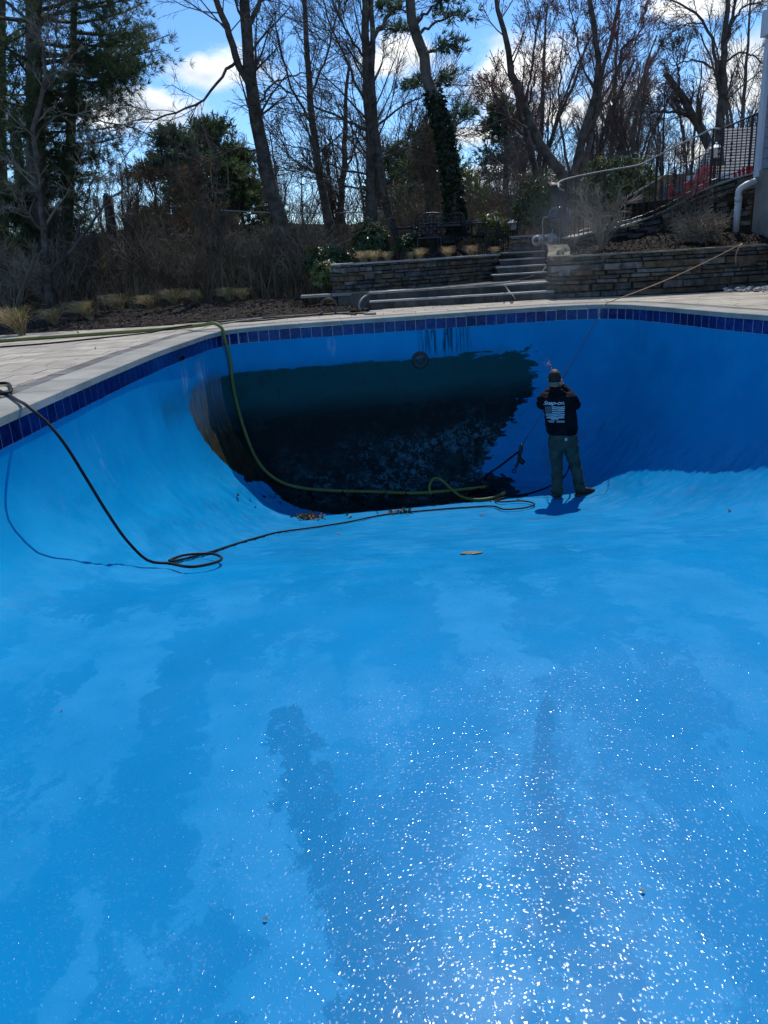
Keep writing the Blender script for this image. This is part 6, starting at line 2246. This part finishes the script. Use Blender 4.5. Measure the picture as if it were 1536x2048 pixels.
leaf_pile('leaf_litter', [(622, 1036, 30, 5, 1.0), (600, 1034, 18, 4, .2)], 110, M['dead_leaf'])
leaf_pile('leaf_litter', [(800, 1026, 30, 3, .8), (700, 1034, 90, 8, .15)], 45, M['dead_leaf'])
leaf_pile('algae_debris', [(720, 995, 230, 22, 1), (960, 985, 70, 18, .4)], 160, M['dark'])
for (px, py, s, lab) in ((963, 1032, .06, 'dark curled leaf on the sunlit floor below the hose ring'), (677, 1069, .05, 'brown leaf below the long hose'), (531, 1842, .014, 'tiny tan leaf scrap on the wet floor nearest the lower left'),
                         (1285, 1785, .014, 'tiny tan leaf scrap on the glittering floor at lower right'), (1459, 1022, .045, 'small dark stick on the floor near the right wall'), (124, 1422, .012, 'tiny pale scrap on the floor at the foot of the left wall'), (890, 668, .05, 'dead leaf stuck to the end wall below the tile')):
    c = hit(px, py, .006)
    a = rng.uniform(0, 6.28)
    pts_ = []
    for t, w in ((0, 0), (.3, .32), (.7, .28), (1, 0)):
        for q in (-1, 1):
            pts_.append((s * (t - .5), s * w * q, s * .22 * math.sin(t * 3) * abs(q) + s * .1 * (w > 0)))
    V = pts_ + [(x, y, z + s * .05) for x, y, z in pts_]
    F_ = []
    for i in range(3):
        F_ += [(i * 2, i * 2 + 1, i * 2 + 3, i * 2 + 2), (8 + i * 2, 8 + i * 2 + 2, 8 + i * 2 + 3, 8 + i * 2 + 1)]
    o = MB().add(V, F_).build('fallen_leaf', M['dead_leaf'] if 'dark' not in lab else M['brush'], loc=c)
    o.rotation_euler = (0, 0, a)
    tag(o, lab, 'leaf')

dl = []
while len(dl) < 70:
    x, y = rng.uniform(-6, 6.5), rng.uniform(4.5, 15.6)
    z = .006 if inside(DECK, x, y) and dist_poly(cop_out[::3], np.array([x]), np.array([y]))[0] < -.02 else (.275 if inside(LAND, x, y) else None)
    if z is not None:
        dl.append((x, y, z))
C = np.array(dl); m = len(C)
D = nrm(rng.normal(0, 1, (m, 3)) * (1, 1, .25) + (0, 0, .1)); L = rng.uniform(.02, .055, m)
s_ = rand_perp(D); s_[:, 2] *= .3
V = np.stack([C, C + D * (L * .4)[:, None] + s_ * (L * .3)[:, None], C + D * L[:, None], C + D * (L * .4)[:, None] - s_ * (L * .3)[:, None]], 1).reshape(-1, 3)
V[:, 2] = np.maximum(V[:, 2], np.repeat(C[:, 2], 4) - .002)
tag(link('leaf_scraps', np_mesh('leaf_scraps', V, np.arange(m * 4).reshape(-1, 4)), M['dead_leaf']), kind='stuff')

# ------------------------------------------------------------------ the man with the pressure washer
M['skin'] = speckled('skin', (0.42, 0.24, 0.17), (0.50, 0.30, 0.22), 9, .55, .35, 0)
M['hair'] = speckled('short_brown_hair', (0.018, 0.012, 0.009), (0.05, 0.033, 0.022), 30, .7, .3, .5, .003, 160)
M['lit_thin_hair'] = speckled('sunlit_thin_hair', (0.06, 0.036, 0.024), (0.16, 0.10, 0.07), 30, .6, .3, .4, .002, 160)
M['hoodie'] = speckled('black_cotton_hoodie', (0.0045, 0.0045, 0.006), (0.012, 0.012, 0.015), 9, .9, .15, .7, .01, 26)
M['trousers'] = speckled('grey_green_work_trousers', (0.052, 0.058, 0.044), (0.098, 0.104, 0.082), 8, .9, .15, .7, .01, 24)
M['boot'] = speckled('dark_brown_leather', (0.020, 0.014, 0.010), (0.05, 0.035, 0.024), 12, .6, .3, .4, .003, 60)
M['sole'] = speckled('tan_rubber_sole', (0.10, 0.06, 0.04), (0.16, 0.10, 0.07), 12, .8, .2, 0)
M['print'] = speckled('white_print', (0.62, 0.64, 0.68), (0.72, 0.74, 0.78), 40, .7, .2, 0)
Y0 = MAN_Y


def J(px, py, dy=0.0):
    return at(px, py, Y0 + dy)


class Blob:
    """Overlapping closed pieces that a voxel remesh fuses into one continuous surface."""

    def __init__(self):
        self.bm = bmesh.new()

    def ball(self, c, r, rot=None):
        M4 = Matrix.Translation(Vector(c)) @ (rot.to_4x4() if rot else Matrix.Identity(4)) @ Matrix.Diagonal((*((r,) * 3 if np.isscalar(r) else r), 1))
        bmesh.ops.create_uvsphere(self.bm, u_segments=18, v_segments=12, radius=1, matrix=M4)
        return self

    def limb(self, pts, rs, flat=1.0):
        pts = np.array(pts); rs = np.array(rs)
        P = catmull(np.column_stack([pts, rs]), .02)
        P, R = P[:, :3], P[:, 3]
        V, Fc = transport_tube(P, R, 14)
        vs = [self.bm.verts.new(p) for p in V]
        for q in Fc:
            self.bm.faces.new([vs[i] for i in q])
        self.ball(P[0], R[0]); self.ball(P[-1], R[-1])
        return self

    def rings(self, rows, k=22):
        """rows: (centre, half width, half depth, yaw); an upright lofted torso."""
        vs = []
        for c, w, d, yaw in rows:
            a = np.arange(k) * 2 * np.pi / k
            x, y = w * np.sign(np.cos(a)) * np.abs(np.cos(a)) ** .85, d * np.sign(np.sin(a)) * np.abs(np.sin(a)) ** .85
            vs.append([self.bm.verts.new((c[0] + math.cos(yaw) * x[i] - math.sin(yaw) * y[i], c[1] + math.sin(yaw) * x[i] + math.cos(yaw) * y[i], c[2])) for i in range(k)])
        for i in range(len(vs) - 1):
            for j in range(k):
                self.bm.faces.new((vs[i][j], vs[i][(j + 1) % k], vs[i + 1][(j + 1) % k], vs[i + 1][j]))
        self.bm.faces.new(vs[0][::-1]); self.bm.faces.new(vs[-1])
        return self

    def build(self, name, mat, voxel, parent=None, smooth=4, wrinkle=0.0, scale=.09):
        me = bpy.data.meshes.new(name)
        bmesh.ops.recalc_face_normals(self.bm, faces=self.bm.faces)
        self.bm.to_mesh(me); self.bm.free()
        o = link(name, me, mat)
        r = o.modifiers.new('fuse', 'REMESH'); r.mode = 'VOXEL'; r.voxel_size = voxel; r.use_smooth_shade = True
        s = o.modifiers.new('ease', 'SMOOTH'); s.factor = .5; s.iterations = smooth
        dg = bpy.context.evaluated_depsgraph_get()
        me2 = bpy.data.meshes.new_from_object(o.evaluated_get(dg))
        o.modifiers.clear()
        old = o.data
        o.data = me2
        me2.name = name
        bpy.data.meshes.remove(old)
        if wrinkle:
            n = len(me2.vertices)
            co = np.zeros(n * 3); no = np.zeros(n * 3)
            me2.vertices.foreach_get('co', co); me2.vertices.foreach_get('normal', no)
            co = co.reshape(-1, 3); no = no.reshape(-1, 3)
            from mathutils import noise as mn
            h = np.array([mn.noise(Vector((p[0] / scale + 3, p[1] / scale, p[2] / (scale * .55)))) + .5 * mn.noise(Vector((p[0] / scale * 2.3, p[1] / scale * 2.3 + 9, p[2] / (scale * .3)))) for p in co])
            co = co + no * (h * wrinkle)[:, None]
            me2.vertices.foreach_set('co', co.ravel()); me2.update()
        me2.polygons.foreach_set('use_smooth', [True] * len(me2.polygons))
        if len(me2.materials) == 0:
            me2.materials.append(mat)
        if parent is not None:
            o.parent = parent
            o.matrix_parent_inverse = parent.matrix_world.inverted()
        return o


hip, chest, neck, head = J(1127, 880), J(1119, 812), J(1111, 783, .02), J(1109, 757, .05)
shL, shR = J(1092, 797, .02), J(1139, 797, 0)
elL, elR = J(1085, 808, .20), J(1151, 809, .10)
wrL, wrR = J(1100, 778, .36), J(1128, 774, .27)
hL, hR = J(1106, 772, .42), J(1123, 768, .30)
kL, kR, aL, aR = J(1114, 930, .05), J(1149, 925, .03), J(1116, 982, .0), J(1161, 976, .0)
fz = lambda p: hit(1115, 992)[2]
body = Blob()
body.ball(head, (.076, .094, .113)).ball(head + (0, .035, -.06), (.058, .066, .062))
body.limb([neck + (0, 0, -.06), head + (0, 0, -.06)], [.058, .055])
body.ball(head + (0, .102, -.012), (.014, .022, .024)).ball(head + (0, .09, .012), (.030, .02, .014)).ball(head + (0, .088, -.062), (.026, .016, .012))
for s in (-1, 1):
    body.ball(head + (s * .079, .005, -.012), (.012, .020, .032))
body.limb([hip, J(1122, 845), chest, neck + (0, 0, -.07)], [.10, .10, .11, .07])
body.limb([shL, elL, wrL], [.05, .042, .030]).limb([shR, elR, wrR], [.05, .042, .030])
body.limb([J(1113, 886), kL, aL], [.07, .052, .04]).limb([J(1141, 886), kR, aR], [.07, .052, .04])


def hand(w, c, out):
    d = nrm(c - w)
    side = nrm(np.cross(d, (0, 0, 1.0)))
    upv = np.cross(side, d)
    body.limb([w, c - d * .01], [.028, .030]).ball(c, .034).ball(c + d * .03, .030)
    for i, ln in enumerate((.034, .04, .038, .03)):
        o = c + d * .045 + upv * (.026 - i * .0175) + side * out * .012
        k1 = o + d * ln * .7 + side * out * .018
        k2 = k1 - side * out * .034 + d * .004
        k3 = k2 - d * ln * .6 - side * out * .008
        body.limb([o - d * .02, k1, k2, k3], [.0105, .0105, .0095, .008])
    body.limb([c + upv * .02, c + upv * .042 + d * .02 - side * out * .012, c + upv * .04 + d * .045 - side * out * .03], [.0125, .0115, .0095])


hand(wrL, hL, -1)
hand(wrR, hR, 1)
man = body.build('person', M['skin'], .0075, smooth=3)
man.location = (0, 0, 0)
tag(man, 'man seen from behind in black hoodie and grey-green trousers, hosing the end wall', 'person')
bm_ = Blob()
rows = [(J(1125, 868), .192, .128, 0), (J(1124, 862), .205, .138, 0), (J(1123, 848), .212, .146, 0), (J(1121, 828), .208, .146, .05), (J(1118, 810), .215, .142, .08), (J(1116, 797), .205, .128, .08), (J(1114, 789), .15, .105, .05), (J(1112, 783), .095, .088, 0), (J(1111, 777, .01), .073, .078, 0), (J(1110, 772.5, .02), .068, .074, 0)]
bm_.rings(rows[::-1])
bm_.limb([shL + (.02, 0, -.01), shL + (-.01, .03, .0), elL, wrL * .85 + elL * .15 + (0, 0, 0), wrL], [.085, .085, .072, .056, .046])
bm_.limb([shR + (-.03, 0, -.01), shR, elR, wrR * .8 + elR * .2, wrR], [.085, .086, .076, .056, .046])
bm_.ball(J(1113, 784, -.075), (.10, .05, .042)).ball(J(1124, 786, -.04), (.05, .05, .035))
hood = bm_.build('hoodie', M['hoodie'], .011, man, 3, .013, .10)
bm_ = Blob()
bm_.rings([(J(1126, 866), .180, .122, 0), (J(1126, 876), .192, .135, 0), (J(1126, 886), .198, .140, 0), (J(1127, 896), .185, .125, 0), (J(1128, 900), .15, .10, 0)][::-1])
bm_.limb([J(1113, 888), J(1112, 908, .02), kL, J(1114, 955, .03), J(1115.5, 980), J(1116, 985)], [.100, .092, .080, .075, .076, .074])
bm_.limb([J(1141, 888), J(1144, 906, .02), kR, J(1155, 950, .02), J(1160, 974), J(1161.5, 979)], [.100, .094, .082, .076, .078, .074])
tr = bm_.build('trousers', M['trousers'], .011, man, 2, .015, .085)


def boot(label_part, ankle, floor, yaw):
    """toe along local +x; joined of shaft, vamp and sole."""
    c = Blob()
    cs, sn = math.cos(yaw), math.sin(yaw)
    w = lambda x, y, z: np.array([floor[0] + cs * x - sn * y, floor[1] + sn * x + cs * y, floor[2] + z])
    c.limb([w(0, 0, .17), w(0, 0, .10), w(.0, 0, .065)], [.052, .050, .048])
    c.limb([w(-.025, 0, .055), w(.06, 0, .07), w(.13, 0, .055), w(.19, 0, .045)], [.043, .047, .044, .036])
    o = c.build('boot', M['boot'], .009, man, 2)
    s = MB()
    ol = [(-.07, -.028), (-.04, -.04), (.06, -.042), (.15, -.05), (.215, -.035), (.235, 0), (.215, .035), (.15, .05), (.06, .042), (-.04, .04), (-.07, .028)]
    s.prism([tuple(w(x, y, 0)[:2]) for x, y in ol], floor[2], floor[2] + .026)
    so = s.build('sole', M['sole'], o)
    so.matrix_parent_inverse = o.matrix_world.inverted()
    return o


fl = at(1116, 991, Y0); fR = at(1160, 987, Y0 - .02)


def drop(p):
    loc, _, _, _ = shell_bvh.ray_cast(Vector((p[0], p[1], 1.0)), Vector((0, 0, -1)))
    return np.array(loc)


f1, f2 = drop(fl), drop(fR)
print('FEET', f1, fl, f2, fR)
f1[2] = min(f1[2] + .004, fl[2] + .02); f2[2] = min(f2[2] + .004, fR[2] + .02)
boot('left', aL, f1, math.pi / 2 + .12)
boot('right', aR, f2, .18)
# hair: a close cap at the back and sides, thinner on the crown, where sunlight is painted as lighter brown
hb_ = bmesh.new()
bmesh.ops.create_uvsphere(hb_, u_segments=28, v_segments=20, radius=1)
for v in list(hb_.verts):
    x, y, z = v.co
    if (y > .25 and z < .62) or z < -.42 or (z < -.1 and y > .05 and abs(x) > .8):
        hb_.verts.remove(v)
hm = bpy.data.meshes.new('hair')
for v in hb_.verts:
    n_ = 1 + .012 * math.sin(v.co.x * 40) * math.sin(v.co.z * 37)
    v.co = Vector(head) + Vector((v.co.x * .0815 * n_, v.co.y * .0995 * n_, v.co.z * .1185 * n_))
hb_.to_mesh(hm); hb_.free()
hm.polygons.foreach_set('use_smooth', [True] * len(hm.polygons))
hm.materials.append(M['hair']); hm.materials.append(M['lit_thin_hair'])
for p in hm.polygons:
    if p.center[2] > head[2] + .082:
        p.material_index = 1
ho = link('hair', hm, None, man)
sol = ho.modifiers.new('thick', 'SOLIDIFY'); sol.thickness = .006; sol.offset = 0
for s in (-1, 1):
    e = MB(); e.lathe((0, 0, 0), [(.002, -.009), (.008, -.006), (.010, 0), (.008, .006), (.002, .009)], 10)
    eo = e.build('eye', M['dark'], man, True, loc=tuple(head + (s * .030, .088, .010)))

# the print on the back, laid on the cloth
dg = bpy.context.evaluated_depsgraph_get()
hv = [v.co.copy() for v in hood.data.vertices]
hood_bvh = BVHTree.FromPolygons(hv, [tuple(p.vertices) for p in hood.data.polygons])


def on_back(V2):
    out = []
    for px, py in V2:
        d = Vector(nrm(RIGHT * ((px - 768) / F_PX) + DOWN * ((py - 1024) / F_PX) + FWD))
        loc, nor, _, _ = hood_bvh.ray_cast(Vector((0, 0, CAM_H)), d)
        if loc is None:
            loc = Vector(at(px, py, Y0 - .12))
        out.append(tuple(loc - d * .008))
    return out


def patch(name, polys, n=1):
    """polys: outlines in photo pixels on the man's back; laid down as thin print."""
    V, Fc = [], []
    for poly in polys:
        b = len(V)
        V += on_back(poly)
        Fc.append(tuple(range(b, b + len(poly))))
    me = bpy.data.meshes.new(name); me.from_pydata(V, [], Fc)
    o = link(name, me, M['print'], hood)
    s = o.modifiers.new('thick', 'SOLIDIFY'); s.thickness = .002
    return o


fc_ = bpy.data.curves.new('lettering', 'FONT')
fc_.body = 'Snap-on.'
fc_.size = 1.0
fc_.shear = 0.35
fc_.offset = 0.018
fc_.space_character = .94
fo = bpy.data.objects.new('lettering_curve', fc_)
COL.objects.link(fo)
dg.update()
fm = bpy.data.meshes.new_from_object(fo.evaluated_get(bpy.context.evaluated_depsgraph_get()))
bpy.data.objects.remove(fo)
bmf = bmesh.new(); bmf.from_mesh(fm)
bmesh.ops.triangulate(bmf, faces=bmf.faces); bmesh.ops.subdivide_edges(bmf, edges=[e for e in bmf.edges if e.calc_length() > .25], cuts=2)
bmf.to_mesh(fm); bmf.free()
tv = np.array([v.co[:2] for v in fm.vertices])
lo, hi = tv.min(0), tv.max(0)
un = (tv - lo) / (hi - lo)
pv = [(1087 + u * 42.5, 812.5 - v * 10.5 - u * .6) for u, v in un]
for v, c in zip(fm.vertices, on_back(pv)):
    v.co = c
fm.materials.clear(); fm.materials.append(M['print'])
lt = link('lettering', fm, None, hood)
stripes = []
for i in range(7):
    y = 813.2 + i * 3.55
    x0 = 1104 if i < 4 else 1090.5 + (i - 3) * .8
    n_ = 9
    xs = np.linspace(x0, 1129.5 + rng.uniform(-1, .6), n_)
    top = [(x, y + .35 * math.sin(x * .31 + i) + rng.normal(0, .12)) for x in xs]
    bot = [(x, y + 1.75 + .35 * math.sin(x * .31 + i) + rng.normal(0, .12)) for x in xs[::-1]]
    for k in range(n_ - 1):
        stripes.append([top[k], top[k + 1], bot[n_ - 2 - k], bot[n_ - 1 - k]])
patch('flag_stripes', stripes)
stars = []
for r in range(6):
    for c_ in range(6):
        x, y = 1090.5 + c_ * 2.15 + (r % 2) * 1.05 + r * .1, 813.8 + r * 2.1
        stars.append([(x + (.72 if k % 2 == 0 else .34) * math.sin(k * math.pi / 5), y - (.72 if k % 2 == 0 else .34) * math.cos(k * math.pi / 5)) for k in range(10)])
patch('flag_stars', stars)
small = []
for (x0, x1, y) in ((1101, 1117, 836.6), (1103, 1116, 838.6), (1096, 1109.5, 841.2), (1099, 1107.5, 843.4), (1113.5, 1128.5, 841.4), (1113, 1129.5, 843.6)):
    x = x0
    while x < x1:
        w = float(rng.uniform(.6, 1.3))
        small.append([(x, y - .05), (x + w, y - .05), (x + w - .2, y + 1.25), (x - .2, y + 1.25)])
        x += w + .35
patch('small_lettering', small)
pl = MB()
c = J(1132, 879, -.155)
pl.box(c, (.03, .004, .034))
po = pl.build('pocket_label', M['print'], tr)

# spray gun with lance, and its fan of spray
gun = empty('spray_lance', 'black pressure washer lance held up at the wall by the man', 'lance', hR)
tip = J(1099.5, 729.5, .95)
gA, gB = J(1121, 771, .34), J(1112, 757, .52)
MB().tube(np.array([J(1127, 782, .26), gA, gA + (gB - gA) * .3]) - hR, np.array([.02, .022, .018]), 8).build('handle', M['iron'], gun, True)
MB().tube(np.array([gA + (gB - gA) * .2, gB, tip + (gB - tip) * .12]) - hR, .010, 8).build('lance', M['iron'], gun, True)
MB().tube(np.array([tip + (gB - tip) * .16, tip]) - hR, np.array([.016, .012]), 8).build('nozzle', M['iron'], gun, True)
n = 800
t = rng.uniform(0, 1, n) ** .8
end = hit(1086, 722, .02)
D = end - tip
ctr = tip + D * t[:, None] + rng.normal(0, .075, (n, 3)) * t[:, None]
V, Fc = blades(ctr, nrm(D + rng.normal(0, .2, (n, 3))), np.full(n, .022), np.full(n, .004))
M['spray'] = speckled('water_spray', (0.22, 0.30, 0.38), (0.32, 0.40, 0.48), 9, .3, .5, 0)
tag(link('water_spray', np_mesh('water_spray', V, Fc), M['spray']), kind='stuff')

# fine mist from the pressure washer drifting over the foot of the steps
mm = bpy.data.materials.new('water_mist')
mm.use_nodes = True
mt_, ml = mm.node_tree, mm.node_tree.links
mt_.nodes.remove(mt_.nodes['Principled BSDF'])
vol = mt_.nodes.new('ShaderNodeVolumePrincipled')
vol.inputs['Color'].default_value = (.9, .93, .97, 1)
vol.inputs['Anisotropy'].default_value = .3
tc_ = mt_.nodes.new('ShaderNodeTexCoord')
ln_ = mt_.nodes.new('ShaderNodeVectorMath'); ln_.operation = 'LENGTH'
ml.new(tc_.outputs['Object'], ln_.inputs[0])
fo_ = mt_.nodes.new('ShaderNodeMapRange'); fo_.interpolation_type = 'SMOOTHSTEP'
fo_.inputs['From Min'].default_value = 1.0; fo_.inputs['From Max'].default_value = 0.1
ml.new(ln_.outputs['Value'], fo_.inputs['Value'])
nn_ = mt_.nodes.new('ShaderNodeTexNoise'); nn_.inputs['Scale'].default_value = 2.2; nn_.inputs['Detail'].default_value = 3
ml.new(tc_.outputs['Object'], nn_.inputs['Vector'])
nr_ = mt_.nodes.new('ShaderNodeMapRange'); nr_.inputs['From Min'].default_value = .3; nr_.inputs['From Max'].default_value = .7; nr_.inputs['To Max'].default_value = .27
ml.new(nn_.outputs['Fac'], nr_.inputs['Value'])
mu_ = mt_.nodes.new('ShaderNodeMath'); mu_.operation = 'MULTIPLY'
ml.new(fo_.outputs[0], mu_.inputs[0]); ml.new(nr_.outputs[0], mu_.inputs[1])
ml.new(mu_.outputs[0], vol.inputs['Density'])
ml.new(vol.outputs[0], mt_.nodes['Material Output'].inputs['Volume'])
bmx = bmesh.new()
bmesh.ops.create_icosphere(bmx, subdivisions=3, radius=1)
mme = bpy.data.meshes.new('mist'); bmx.to_mesh(mme); bmx.free()
mist = link('mist', mme, mm)
mist.location = at(1125, 475, 13.25)
mist.scale = (1.0, .55, 1.35)
tag(mist, kind='stuff')
